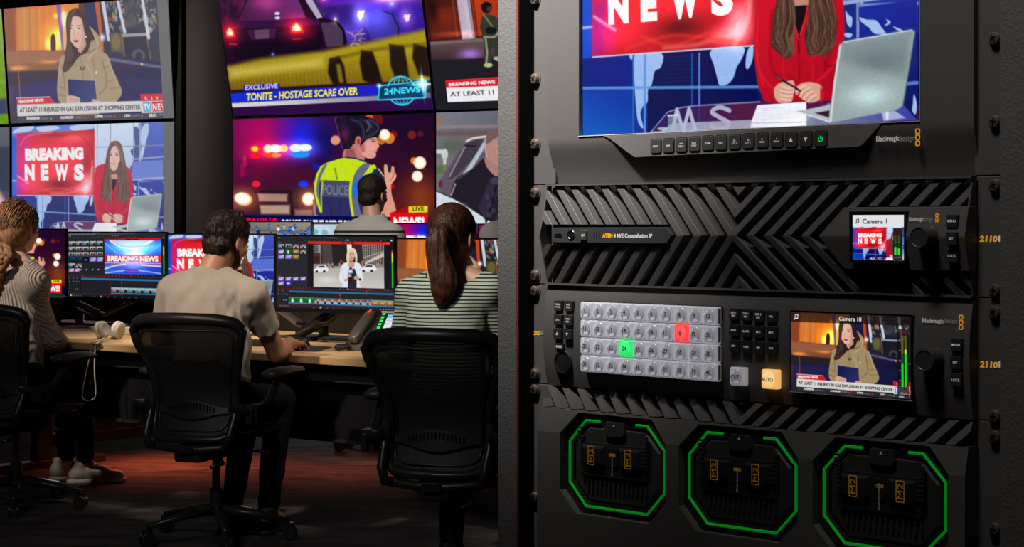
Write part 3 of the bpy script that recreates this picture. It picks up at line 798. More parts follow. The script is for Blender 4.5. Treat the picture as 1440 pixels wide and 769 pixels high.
def paint_police():
    p = Pic(1152, 720, (30, 8, 40), 3)
    p.grad4((96, 4, 80), (30, 6, 34), (60, 18, 30), (60, 10, 40))
    p.frame(Q_POL)
    p.glow(250, 150, 130, 130, (230, 0, 90), 0.75, add=False); p.glow(200, 110, 90, 60, (170, 0, 100), 0.5, add=False)
    p.glow(430, 140, 110, 110, (16, 36, 235), 0.9, add=False); p.glow(350, 110, 40, 90, (120, 0, 170), 0.5, add=False); p.glow(540, 180, 60, 100, (6, 8, 80), 0.8, add=False)
    p.poly([(95, 300), (480, 300), (480, 530), (95, 530)], (66, 14, 44), 60, 0.8); p.glow(180, 320, 120, 40, (130, 6, 60), 0.5, add=False)
    p.glow(1000, 440, 90, 110, (150, 62, 24), 0.85, add=False); p.glow(900, 470, 60, 60, (90, 30, 26), 0.6, add=False); p.glow(900, 100, 140, 80, (28, 6, 44), 0.8, add=False)
    p.ell(152, 265, 10, 30, (210, 30, 90), 8, 0.6); p.ell(140, 310, 12, 36, (170, 10, 80), 10, 0.6)
    # light bar
    p.glow(300, 215, 130, 40, (255, 40, 60), 0.6); p.ell(200, 240, 26, 14, (255, 20, 40), 8, 0.9); p.ell(200, 205, 22, 17, (255, 90, 20), 8); p.ell(202, 205, 14, 11, (255, 240, 40), 6)
    p.ell(275, 232, 40, 16, (255, 60, 40), 8); p.ell(305, 236, 24, 12, (255, 140, 80), 8); p.ell(340, 202, 22, 18, (255, 190, 60), 8); p.ell(265, 204, 22, 20, (255, 245, 200), 8); p.ell(300, 203, 34, 19, (255, 252, 238), 8)
    p.glow(425, 205, 80, 40, (60, 120, 255), 0.7); p.ell(420, 232, 48, 16, (30, 150, 255), 8); p.ell(400, 200, 30, 19, (235, 246, 255), 7); p.ell(445, 198, 34, 17, (240, 250, 255), 7)
    p.ell(208, 376, 20, 16, (245, 20, 60), 10); p.ell(437, 375, 24, 16, (20, 50, 250), 8)
    # car front
    p.poly([(100, 405), (480, 395), (484, 530), (100, 528)], (50, 26, 34), 20, 0.85)
    p.poly([(215, 422), (360, 424), (358, 462), (222, 460)], (178, 140, 124), 14, 0.9); p.poly([(225, 480), (372, 478), (372, 522), (232, 522)], (190, 160, 140), 14, 0.9)
    p.poly([(395, 500), (484, 500), (484, 530), (395, 530)], (150, 120, 110), 16, 0.8); p.line([(200, 415), (375, 412), (385, 520)], 12, (30, 14, 22), 8, 0.9)
    p.glow(140, 450, 70, 50, (255, 130, 60), 0.6); p.ell(145, 450, 44, 32, (255, 190, 110), 8, rot=0.2); p.ell(140, 447, 38, 27, (255, 252, 240), 8, rot=0.2)
    p.glow(465, 448, 55, 50, (255, 150, 80), 0.6); p.ell(462, 448, 32, 32, (255, 220, 160), 8); p.ell(462, 448, 26, 26, (255, 252, 236), 8)
    # bokeh at the right
    for x, y, r, c in ((592, 162, 23, (226, 160, 104)), (755, 48, 18, (235, 80, 20)), (795, 62, 26, (110, 20, 20)), (872, 133, 18, (130, 14, 24)), (850, 152, 26, (230, 130, 40)), (812, 160, 22, (200, 110, 40)), (828, 135, 26, (255, 246, 196)),
                       (968, 260, 16, (240, 130, 40)), (997, 270, 30, (255, 236, 196)), (985, 335, 26, (255, 236, 200)), (958, 135, 20, (120, 30, 34)), (1000, 130, 14, (90, 20, 40)), (866, 385, 12, (190, 10, 30)), (580, 350, 8, (10, 20, 90)), (497, 288, 16, (14, 30, 150))):
        p.ell(x, y, r, r * 1.02, c, 7, 0.95)
    p.ell(829, 135, 19, 20, (255, 253, 240), 6); p.ell(997, 270, 23, 23, (255, 253, 240), 6); p.ell(985, 335, 19, 20, (255, 253, 240), 6)
    # officer: neck, face
    SK, SD = (222, 150, 138), (150, 74, 80)
    p.poly([(640, 200), (700, 180), (730, 235), (728, 262), (690, 275), (630, 250)], (192, 122, 116), 2, smooth=3); p.poly([(640, 210), (680, 200), (700, 262), (640, 252)], (130, 60, 70), 10, 0.6)
    p.poly([(712, 150), (740, 150), (785, 145), (793, 168), (803, 190), (795, 200), (790, 214), (786, 222), (786, 240), (765, 250), (735, 244), (715, 222), (700, 195)], SK, 1.5, smooth=3)
    p.glow(765, 195, 24, 30, (240, 180, 164), 0.5, add=False); p.poly([(708, 160), (730, 165), (735, 215), (718, 222), (704, 196)], SD, 8, 0.55)
    p.line([(768, 168), (784, 167)], 4, (40, 18, 26), 2); p.line([(764, 160), (786, 157)], 3, (50, 26, 30), 2, 0.9); p.line([(776, 218), (790, 216)], 4, (170, 70, 76), 2); p.line([(790, 204), (797, 202)], 3, (150, 80, 80), 2)
    p.poly([(620, 60), (600, 52), (590, 60), (605, 110), (615, 160), (632, 200), (655, 205), (672, 190), (690, 150), (712, 165), (712, 190), (740, 160), (770, 150), (802, 138), (805, 100), (790, 70), (750, 50), (690, 42), (650, 46)], (20, 16, 34), 2, smooth=3)
    p.ell(700, 165, 14, 24, (214, 110, 100), 3, rot=0.15); p.ell(702, 168, 7, 14, (150, 50, 50), 3)
    strands(p, [(600, 52), (612, 100), (630, 160), (650, 200)], [(650, 60), (660, 110), (655, 160), (665, 195)], 26, [(50, 24, 70), (30, 16, 40), (70, 36, 50), (10, 8, 20)], 3, 0.6, 4, 2)
    strands(p, [(650, 60), (700, 80), (720, 130), (715, 160)], [(760, 60), (790, 80), (800, 110), (745, 158)], 30, [(60, 58, 84), (10, 8, 18), (96, 90, 120), (36, 20, 40)], 3, 0.6, 4, 2)
    p.glow(640, 130, 24, 30, (90, 20, 40), 0.5); p.line([(745, 70), (760, 95), (745, 115)], 12, (120, 110, 130), 6, 0.5)
    p.line([(598, 50), (588, 62), (604, 112), (618, 170), (625, 200)], 5, (130, 50, 190), 4, 0.7)
    # hi-vis vest
    Y, G, N = (196, 222, 26), (98, 104, 130), (46, 44, 96)
    p.poly([(482, 450), (505, 450), (520, 528), (488, 530)], (180, 110, 110), 3)
    p.poly([(486, 400), (492, 345), (515, 290), (560, 268), (610, 252), (650, 243), (700, 255), (745, 270), (800, 300), (832, 345), (845, 420), (800, 520), (722, 532), (520, 532), (500, 490)], N, 2, smooth=3)
    p.poly([(490, 372), (520, 290), (580, 262), (640, 246), (700, 256), (760, 280), (790, 296), (740, 336), (690, 350), (675, 364), (524, 360), (510, 380), (520, 500), (500, 470)], Y, 2, smooth=2)
    p.poly([(520, 355), (662, 360), (662, 440), (522, 434)], (70, 74, 104), 2); p.poly([(524, 434), (662, 440), (668, 530), (526, 530)], N, 2)
    p.text('POLICE', (530, 424), (652, 428), 48, (128, 134, 158), 0.02, 0.0, 0.75)
    p.poly([(538, 282), (552, 282), (520, 345), (514, 430), (528, 520), (505, 480), (500, 400), (512, 330)], G, 3, smooth=2)
    p.line([(492, 370), (498, 430), (522, 508)], 10, Y, 2); p.line([(530, 360), (524, 430), (526, 510)], 6, Y, 2)
    p.poly([(724, 276), (760, 284), (712, 350), (696, 420), (712, 500), (722, 530), (690, 530), (664, 500), (662, 400), (680, 330)], G, 2, smooth=2)
    p.line([(712, 268), (676, 330), (664, 400), (668, 470), (678, 530)], 12, Y, 2, smooth=3); p.line([(776, 290), (740, 330), (700, 400)], 22, Y, 2, smooth=3); p.poly([(700, 350), (735, 330), (728, 420), (700, 436), (676, 435), (674, 380)], (24, 110, 226), 4)
    p.poly([(776, 298), (800, 310), (822, 340), (800, 345), (770, 330)], (34, 38, 84), 3); p.line([(800, 300), (825, 335)], 5, (210, 220, 60), 2)
    for L in ([(560, 450), (575, 520)], [(620, 450), (610, 520)], [(590, 300), (600, 350)]): p.line(L, 7, (30, 30, 70), 6, 0.5)
    p.line([(640, 245), (690, 250), (730, 262)], 6, (34, 40, 90), 2)
    # arm and hand with the radio
    p.poly([(828, 420), (836, 340), (858, 366), (862, 420), (882, 488), (880, 532), (800, 532), (818, 480)], (222, 150, 126), 2, smooth=3)
    p.poly([(826, 285), (838, 278), (848, 300), (862, 288), (874, 292), (876, 312), (884, 326), (882, 345), (862, 372), (850, 386), (832, 372), (828, 330)], (226, 160, 140), 1.5, smooth=3)
    p.poly([(840, 276), (852, 274), (862, 290), (858, 318), (846, 316)], (30, 34, 44), 1.5); p.line([(866, 300), (870, 330), (856, 362)], 3, (160, 90, 80), 2, 0.8); p.line([(876, 316), (868, 346)], 3, (160, 90, 80), 2, 0.8)
    # captions
    p.poly([(90, 527), (1080, 533), (1080, 640), (90, 640)], (4, 6, 84), 2, grad=((2, 2, 60), (300, 540), (1000, 600)))
    p.text('BREAKING', (112, 586), (312, 586), 44, (226, 16, 40), 0.05); p.text('POLICE ON THE SCENE DURING', (334, 586), (740, 588), 38, (244, 244, 248), 0.05)
    p.poly([(857, 512), (942, 480), (946, 512)], (170, 6, 14), 1)
    p.poly([(856, 511), (1036, 509), (1036, 602), (858, 604)], (226, 8, 20), 1); p.text('NEWS!', (872, 582), (1020, 580), 50, (252, 250, 250), 0.06)
    p.poly([(944, 480), (1035, 477), (1035, 508), (944, 511)], (234, 216, 24), 1); p.text('LIVE', (964, 501), (1018, 499), 18, (40, 36, 10), 0.02)
    p.poly([(90, 612), (1080, 612), (1080, 640), (90, 640)], (8, 60, 40), 2)
    p.noise(160, 0.05)
    return p


Q_CARS = [(55, -95), (1040, -125), (1070, 545), (93, 565)]


def paint_cars():
    p = Pic(1152, 756, (34, 10, 48), 4)
    p.frame(Q_CARS)
    p.grad4((40, 8, 50), (50, 30, 150), (40, 10, 50), (30, 6, 30))
    p.glow(330, 0, 160, 60, (200, 40, 70), 0.7, add=False); p.glow(640, 30, 120, 80, (110, 30, 190), 0.7, add=False); p.glow(760, 90, 130, 80, (60, 50, 250), 0.9, add=False); p.glow(940, 110, 110, 90, (70, 40, 190), 0.9, add=False)
    for k in range(60):
        p.ell(60 + 160 * p.rs.rand(), -90 + 180 * p.rs.rand(), 8, 14, [(60, 16, 50), (30, 6, 34), (90, 20, 50), (16, 4, 24)][p.rs.randint(4)], 8, 0.5)
    # far cars
    p.poly([(560, 100), (600, 40), (760, 40), (800, 70), (900, 70), (930, 110), (930, 200), (660, 240)], (46, 26, 110), 8, 0.8, smooth=2); p.poly([(780, 80), (870, 66), (925, 100), (935, 200), (800, 210)], (60, 50, 150), 6, 0.9, smooth=2)
    p.line([(860, 70), (905, 90), (930, 150), (925, 200)], 7, (26, 16, 60), 4)
    p.glow(700, 170, 60, 50, (90, 70, 190), 0.5); p.glow(830, 100, 60, 60, (90, 90, 255), 0.5)
    for k in range(26): p.line([(670 + 90 * p.rs.rand(), 150 + 80 * p.rs.rand()), (720 + 60 * p.rs.rand(), 150 + 80 * p.rs.rand())], 4, [(190, 150, 170), (130, 110, 200), (240, 190, 130), (40, 20, 90)][p.rs.randint(4)], 3, 0.5)
    # near car from behind
    p.poly([(78, 290), (70, 230), (72, 150), (90, 122), (150, 98), (205, -20), (240, -90), (440, -90), (480, -10), (555, 90), (640, 112), (676, 180), (672, 240), (600, 270), (200, 310), (110, 310)], (28, 8, 34), 3, smooth=2)
    p.poly([(152, 96), (212, -10), (250, -80), (430, -80), (490, 92), (320, 102)], (74, 26, 70), 5, 0.95, grad=((110, 40, 110), (200, 80), (440, 0))); p.glow(300, 10, 70, 40, (170, 50, 90), 0.5)
    p.poly([(470, -60), (505, -60), (525, 0), (570, 92), (545, 100), (500, 20)], (190, 182, 204), 4, 0.9); p.poly([(530, 0), (548, 0), (590, 80), (576, 90)], (60, 40, 90), 4)
    p.poly([(150, 100), (500, 92), (560, 110), (550, 130), (120, 135)], (56, 16, 66), 8, 0.8)
    p.poly([(560, 120), (640, 116), (672, 170), (660, 230), (580, 236)], (120, 100, 130), 10, 0.5); p.line([(640, 120), (668, 160), (672, 230)], 12, (16, 6, 24), 5)
    p.poly([(192, 142), (340, 138), (330, 186), (212, 190)], (60, 22, 60), 5); p.poly([(230, 144), (304, 141), (302, 186), (234, 188)], (98, 66, 92), 4)
    p.poly([(112, 200), (160, 205), (540, 190), (560, 150), (560, 250), (120, 285)], (14, 4, 20), 10, 0.7)
    for cx, cy, w, h in ((108, 150, 24, 30), (442, 138, 34, 32)):
        p.glow(cx, cy, w * 1.9, h * 1.7, (255, 20, 30), 0.8)
        p.poly([(cx - w, cy - h * 0.3), (cx - w * 0.1, cy - h), (cx + w * 0.8, cy - h * 0.1), (cx + w, cy + h * 0.8), (cx - w * 0.9, cy + h * 0.9)], (250, 40, 36), 5)
        p.poly([(cx - w * 0.7, cy), (cx, cy - h * 0.7), (cx + w * 0.5, cy), (cx + w * 0.6, cy + h * 0.5), (cx - w * 0.7, cy + h * 0.5)], (255, 170, 120), 8)
        p.glow(cx, cy, w * 0.5, h * 0.5, (255, 230, 180), 0.8)
    p.line([(100, 208), (136, 210)], 5, (240, 40, 60), 3); p.line([(418, 194), (456, 192)], 5, (200, 30, 50), 3)
    for x, y in ((350, 66), (350, 88)): p.ell(x, y, 13, 7, (214, 226, 255), 4)
    p.glow(315, 264, 8, 8, (80, 120, 255), 1); p.ell(718, 231, 24, 13, (150, 136, 140), 4); p.ell(716, 233, 12, 6, (60, 50, 60), 3)
    # beacons
    for x, y, rx, ry, c in ((905, 12, 90, 16, (255, 110, 130)), (868, 14, 20, 8, (255, 180, 190)), (935, 10, 50, 8, (255, 250, 255)), (905, 40, 12, 9, (190, 210, 255)), (750, 88, 18, 24, (200, 200, 255)), (968, 105, 16, 18, (255, 190, 210)), (582, 8, 14, 7, (255, 120, 160)), (632, 104, 9, 10, (255, 220, 190))):
        p.glow(x, y, rx * 1.8, ry * 2.2, c, 0.35); p.ell(x, y, rx * 0.7, ry * 0.7, c, 6, 0.9)
    p.poly([(740, 68), (776, 66), (764, 100), (748, 116)], (250, 252, 255), 4); p.poly([(960, 92), (990, 92), (980, 124), (966, 128)], (255, 225, 235), 4); p.glow(755, 95, 34, 40, (90, 90, 255), 0.8)
    # barrier tape
    p.poly([(70, 320), (250, 285), (560, 255), (800, 215), (1060, 165), (1070, 420), (1000, 415), (560, 425), (90, 442)], (172, 152, 22), 34, 0.97, grad=((118, 92, 10), (500, 260), (500, 430)))
    p.poly([(90, 330), (560, 285), (560, 330), (90, 380)], (214, 196, 90), 50, 0.7)
    for k in range(26): p.line([(90 + 20 * k, 320), (96 + 20 * k, 430)], 8, (214, 190, 80), 12, 0.18)
    D = (24, 12, 14)
    p.poly([(590, 290), (640, 282), (660, 330), (665, 420), (600, 422), (578, 360)], D, 14, 0.95)
    p.line([(632, 330), (640, 400)], 22, (150, 130, 30), 14, 0.8)
    p.poly([(745, 255), (800, 262), (820, 330), (840, 420), (790, 420), (745, 400), (735, 320)], D, 14, 0.95)
    p.poly([(880, 230), (950, 240), (960, 320), (965, 400), (900, 400), (880, 330)], D, 14, 0.9)
    p.poly([(995, 230), (1060, 250), (1064, 390), (1010, 380), (985, 300)], D, 14, 0.9)
    p.line([(600, 300), (760, 262), (900, 245), (1050, 235)], 14, (70, 50, 16), 16, 0.5)
    p.poly([(90, 436), (560, 418), (1070, 405), (1075, 480), (90, 500)], (36, 14, 24), 8)
    # captions
    p.poly([(155, 413), (338, 405), (338, 438), (155, 442)], (30, 26, 176), 1.5); p.text('EXCLUSIVE', (163, 437), (330, 430), 24, (214, 214, 224), 0.03, 0.15)
    p.poly([(88, 453), (815, 420), (812, 476), (90, 500)], (20, 44, 214), 1.5, grad=((30, 30, 190), (200, 440), (780, 460)))
    p.poly([(90, 501), (812, 476), (1060, 465), (1060, 490), (92, 522)], (210, 210, 214), 2, grad=((96, 96, 110), (300, 500), (1040, 480)))
    p.poly([(92, 522), (1062, 492), (1075, 560), (94, 580)], (44, 12, 66), 2)
    p.line([(90, 500), (812, 476)], 3, (90, 90, 110), 1.5)
    p.text('TONITE - HOSTAGE SCARE OVER', (168, 488), (716, 468), 34, (250, 238, 60), 0.035, 0.2)
    p.poly([(822, 428), (1042, 409), (1034, 488), (812, 496)], (10, 52, 84), 1.5, 0.95)
    CY = (50, 200, 232)
    def ring(cx, cy, rx, ry, a0, a1, w):
        p.line([(cx + rx * math.cos(math.radians(a)), cy + ry * math.sin(math.radians(a))) for a in np.linspace(a0, a1, 14)], w, CY, 1.5)
    ring(924, 453, 66, 68, 200, 340, 7); ring(924, 453, 66, 68, 38, 142, 7)
    for r in (40, 14): ring(924, 453, r, 66, 215, 325, 4); ring(924, 453, r, 66, 48, 132, 4)
    p.line([(822, 428), (1042, 409), (1034, 488), (812, 496), (822, 428)], 6, CY, 2)
    p.text('24NEWS', (840, 470), (1014, 462), 28, (60, 210, 235), 0.04, 0.15)
    p.glow(1026, 425, 26, 26, (170, 240, 255), 1.0); p.glow(1026, 425, 60, 5, (150, 230, 255), 0.9); p.glow(1026, 425, 5, 56, (150, 230, 255), 0.9); p.glow(820, 427, 10, 10, (200, 250, 255), 0.9); p.glow(940, 455, 120, 60, (20, 60, 90), 0.25)
    p.noise(160, 0.05)
    return p


def paint_fireman():
    """left part of a street scene at night"""
    p = Pic(560, 756, (40, 14, 14), 6)
    q = [(5, -190), (560, -205), (560, 740), (62, 750)]
    p.frame(q)
    p.grad4((70, 20, 14), (110, 34, 16), (38, 38, 44), (24, 24, 30))
    p.poly([(40, 60), (210, 40), (215, 260), (50, 280)], (96, 30, 18), 20, 0.9); p.glow(140, 120, 60, 80, (150, 50, 26), 0.5, add=False); p.glow(60, 60, 30, 90, (24, 10, 12), 0.8, add=False)
    p.line([(180, -20), (195, 260)], 14, (120, 56, 44), 8, 0.8)
    p.poly([(200, -60), (275, -60), (295, 285), (222, 285)], (178, 158, 190), 10, grad=((206, 196, 200), (200, 100), (290, 100))); p.line([(268, -20), (288, 280)], 14, (120, 100, 130), 8, 0.6)
    p.poly([(285, -60), (560, -60), (560, 260), (300, 260)], (190, 62, 24), 6, grad=((150, 44, 20), (300, 0), (500, 240))); p.line([(295, -20), (310, 260)], 10, (60, 20, 20), 5, 0.7)
    p.poly([(430, 40), (560, 40), (560, 130), (440, 140)], (60, 40, 40), 8, 0.8)
    p.poly([(40, 290), (560, 262), (560, 410), (50, 420)], (96, 74, 78), 14, grad=((60, 40, 46), (100, 290), (100, 420))); p.line([(50, 300), (330, 290)], 18, (130, 112, 106), 12, 0.7)
    p.glow(262, 385, 60, 36, (110, 80, 190), 0.8); p.glow(190, 240, 120, 20, (160, 60, 40), 0.5)
    p.poly([(50, 420), (560, 410), (560, 760), (60, 760)], (30, 30, 36), 14)
    # fireman
    D = (52, 54, 44)
    p.poly([(340, 130), (355, 110), (400, 118), (430, 150), (450, 230), (470, 300), (455, 320), (440, 300), (425, 350), (440, 420), (430, 440), (395, 430), (395, 350), (378, 360), (372, 470), (338, 475), (340, 360), (338, 270), (325, 200)], D, 6, smooth=2)
    p.ell(370, 60, 30, 42, (26, 18, 20), 5); p.ell(385, 72, 14, 20, (96, 50, 40), 6, 0.8); p.line([(342, 40), (400, 35)], 8, (20, 16, 18), 4)
    p.line([(350, 110), (375, 160), (395, 200)], 11, (110, 124, 70), 4, smooth=4); p.line([(345, 270), (400, 270), (425, 240)], 13, (140, 146, 110), 5, smooth=4); p.line([(352, 285), (355, 380), (345, 450)], 12, (150, 150, 118), 5)
    p.ell(385, 225, 30, 26, (18, 20, 30), 8); p.ell(355, 462, 24, 14, (186, 186, 140), 7); p.ell(410, 422, 26, 14, (176, 172, 140), 7, rot=0.3); p.ell(458, 150, 14, 20, (130, 140, 120), 6)
    p.poly([(118, 558), (560, 536), (560, 690), (126, 700)], (236, 236, 236), 1.5)
    p.poly([(118, 558), (450, 543), (480, 572), (480, 590), (560, 588), (560, 596), (120, 606)], (222, 26, 46), 1.5); p.poly([(455, 540), (560, 534), (560, 590), (485, 590), (478, 570)], (30, 30, 36), 2)
    p.text('BREAKING NEWS', (136, 595), (386, 583), 22, (252, 248, 248), 0.05)
    p.text('AT LEAST 11 INJURED', (142, 662), (560, 646), 27, (40, 40, 46), 0.01)
    p.noise(120, 0.05)
    return p


def paint_policeman():
    p = Pic(560, 756, (110, 108, 112), 7)
    p.frame([(57, 36), (520, 10), (520, 740), (57, 740)])
    p.grad4((120, 122, 134), (96, 92, 108), (70, 64, 76), (110, 112, 104))
    p.line([(57, 115), (520, 100)], 14, (150, 128, 132), 8, 0.7); p.line([(57, 150), (520, 140)], 30, (104, 72, 78), 18, 0.7); p.ell(70, 85, 14, 18, (170, 110, 70), 12, 0.8)
    p.glow(140, 220, 80, 50, (84, 92, 78), 0.9, add=False); p.ell(98, 265, 16, 30, (206, 212, 214), 8); p.line([(98, 260), (98, 345)], 16, (196, 200, 200), 7); p.poly([(57, 240), (85, 240), (85, 262), (57, 262)], (200, 206, 210), 8)
    p.poly([(57, 330), (110, 320), (110, 370), (57, 380)], (90, 110, 70), 14, 0.8)
    # car
    p.poly([(205, 190), (240, 172), (300, 158), (360, 160), (360, 300), (200, 500), (80, 480), (78, 410), (120, 330)], (96, 84, 100), 4, smooth=2); p.line([(205, 192), (240, 174), (310, 162)], 11, (222, 208, 190), 4, smooth=4)
    p.poly([(208, 200), (290, 185), (262, 250), (160, 380), (110, 400), (150, 300)], (66, 56, 70), 6, smooth=2); p.line([(300, 190), (232, 320), (190, 385)], 22, (176, 188, 200), 6, smooth=3); p.line([(120, 390), (200, 215)], 8, (190, 170, 180), 6, 0.7)
    p.ell(78, 430, 10, 22, (120, 30, 40), 5); p.line([(195, 215), (250, 218)], 8, (36, 30, 40), 4)
    p.poly([(57, 470), (120, 500), (250, 585), (360, 655), (300, 700), (57, 700)], (206, 216, 224), 3); p.line([(57, 470), (160, 520), (260, 590), (350, 655)], 6, (50, 56, 70), 2)
    # officer
    p.poly([(300, 250), (345, 260), (390, 300), (395, 380), (340, 390), (290, 320)], (168, 122, 112), 4)
    p.poly([(330, 130), (300, 160), (292, 210), (300, 245), (310, 290), (360, 330), (420, 330), (440, 200), (420, 140), (380, 126)], (176, 132, 122), 3, smooth=3); p.poly([(330, 130), (300, 160), (294, 205), (320, 195), (350, 170), (420, 160), (410, 132), (370, 124)], (110, 84, 84), 5, smooth=2, a=0.9)
    p.ell(360, 230, 15, 26, (196, 136, 120), 3, rot=-0.1); p.ell(364, 232, 7, 14, (120, 70, 66), 3); p.line([(298, 170), (296, 240), (304, 280)], 6, (232, 186, 160), 4, 0.7)
    p.poly([(285, 285), (300, 330), (345, 385), (390, 380), (520, 400), (520, 660), (350, 655), (200, 540), (130, 500), (140, 430), (170, 385), (240, 340)], (34, 28, 40), 3, smooth=2)
    p.line([(150, 430), (130, 490)], 8, (200, 160, 150), 4, 0.8); p.line([(165, 400), (190, 380), (215, 362)], 7, (96, 76, 90), 4, 0.8); p.poly([(320, 400), (370, 390), (400, 440), (350, 500), (300, 640), (260, 560)], (48, 42, 62), 6, 0.9)
    p.ell(345, 410, 24, 20, (60, 60, 84), 6); p.line([(350, 440), (330, 540), (300, 640)], 10, (22, 18, 30), 5); p.ell(372, 470, 8, 10, (150, 140, 170), 4, 0.7)
    for k in range(14): p.ell(300 + 90 * p.rs.rand(), 450 + 190 * p.rs.rand(), 12, 16, [(56, 50, 74), (22, 18, 30), (70, 66, 90)][p.rs.randint(3)], 6, 0.6)
    p.noise(100, 0.05)
    return p


def paint_field():
    p = Pic(200, 420, (96, 150, 16), 2); p.frame([(0, 0), (100, 0), (100, 210), (0, 210)])
    p.grad4((120, 160, 60), (150, 170, 90), (90, 150, 10), (80, 140, 10))
    p.poly([(0, 168), (100, 164), (100, 190), (0, 194)], (44, 52, 100), 1); p.poly([(76, 182), (84, 172), (92, 181), (84, 191)], (20, 40, 190), 1.5)
    p.noise(60, 0.1); return p


def paint_pink():
    p = Pic(200, 420, (60, 62, 76), 2); p.frame([(0, 0), (60, 0), (60, 150), (0, 150)])
    p.grad4((110, 112, 122), (96, 98, 110), (70, 60, 80), (60, 50, 70)); p.poly([(0, 28), (60, 28), (60, 90), (0, 90)], (52, 60, 80), 2, 0.8)
    p.poly([(20, 60), (38, 50), (48, 62), (56, 90), (57, 130), (20, 130)], (222, 178, 184), 3, smooth=3); p.poly([(36, 40), (46, 44), (46, 58), (38, 60)], (60, 32, 30), 3); p.poly([(20, 110), (46, 108), (46, 124), (20, 126)], (226, 20, 40), 1.5)
    return p


def thumb(kind, seed):
    p = Pic(40, 24, (20, 60, 90), seed); p.frame([(0, 0), (40, 0), (40, 24), (0, 24)])
    r = p.rs.rand
    if kind == 0: p.grad4((150, 190, 205), (210, 220, 220), (30, 50, 56), (20, 70, 80)); p.ell(16 + 8 * r(), 10, 5, 7, (220, 140, 90), 2); p.ell(30, 16, 8, 8, (20, 40, 46), 3)
    if kind == 1: p.grad4((220, 225, 220), (200, 205, 200), (60, 50, 50), (40, 60, 60)); p.ell(14, 12, 5, 8, (30, 24, 26), 2); p.ell(26 + 6 * r(), 14, 7, 8, (60, 20, 24), 3); p.ell(30, 17, 4, 3, (230, 30, 40), 2)
    if kind == 2: p.grad4((60, 130, 220), (230, 240, 255), (60, 60, 200), (90, 120, 230)); p.px(0, 10, 40, 17, (240, 60, 80)); p.px(8, 11, 32, 16, (250, 240, 245), 2)
    if kind == 3: p.grad4((0, 60, 100), (0, 90, 130), (0, 20, 30), (0, 20, 30)); p.ell(20, 15, 14, 5, (10, 30, 40), 4)
    if kind == 4: p.grad4((10, 10, 30), (10, 10, 40), (10, 10, 20), (10, 10, 20)); p.ell(20, 12, 14, 4, (220, 40, 50), 3); p.ell(20, 12, 6, 6, (60, 90, 200), 3)
    if kind == 5: p.grad4((20, 120, 40), (10, 110, 30), (10, 90, 30), (10, 80, 30)); p.poly([(12, 24), (14, 6), (20, 4), (24, 14), (26, 24)], (200, 240, 200), 2)
    if kind == 6: p.grad4((150, 140, 110), (170, 160, 130), (120, 90, 40), (110, 90, 50)); p.ell(20, 13, 12, 5, (200, 160, 60), 3)
    if kind == 7: p.grad4((40, 36, 40), (80, 76, 80), (210, 205, 205), (200, 195, 195)); p.ell(20, 12, 5, 9, (220, 150, 120), 2); p.ell(20, 20, 6, 6, (30, 24, 30), 2)
    if kind == 8: p.grad4((60, 20, 200), (200, 30, 180), (60, 60, 240), (30, 30, 220)); p.ell(20, 12, 12, 4, (240, 240, 255), 3)
    return p


def ui_base(p, w, h):
    p.px(0, 0, w, h, (30, 32, 38)); return p


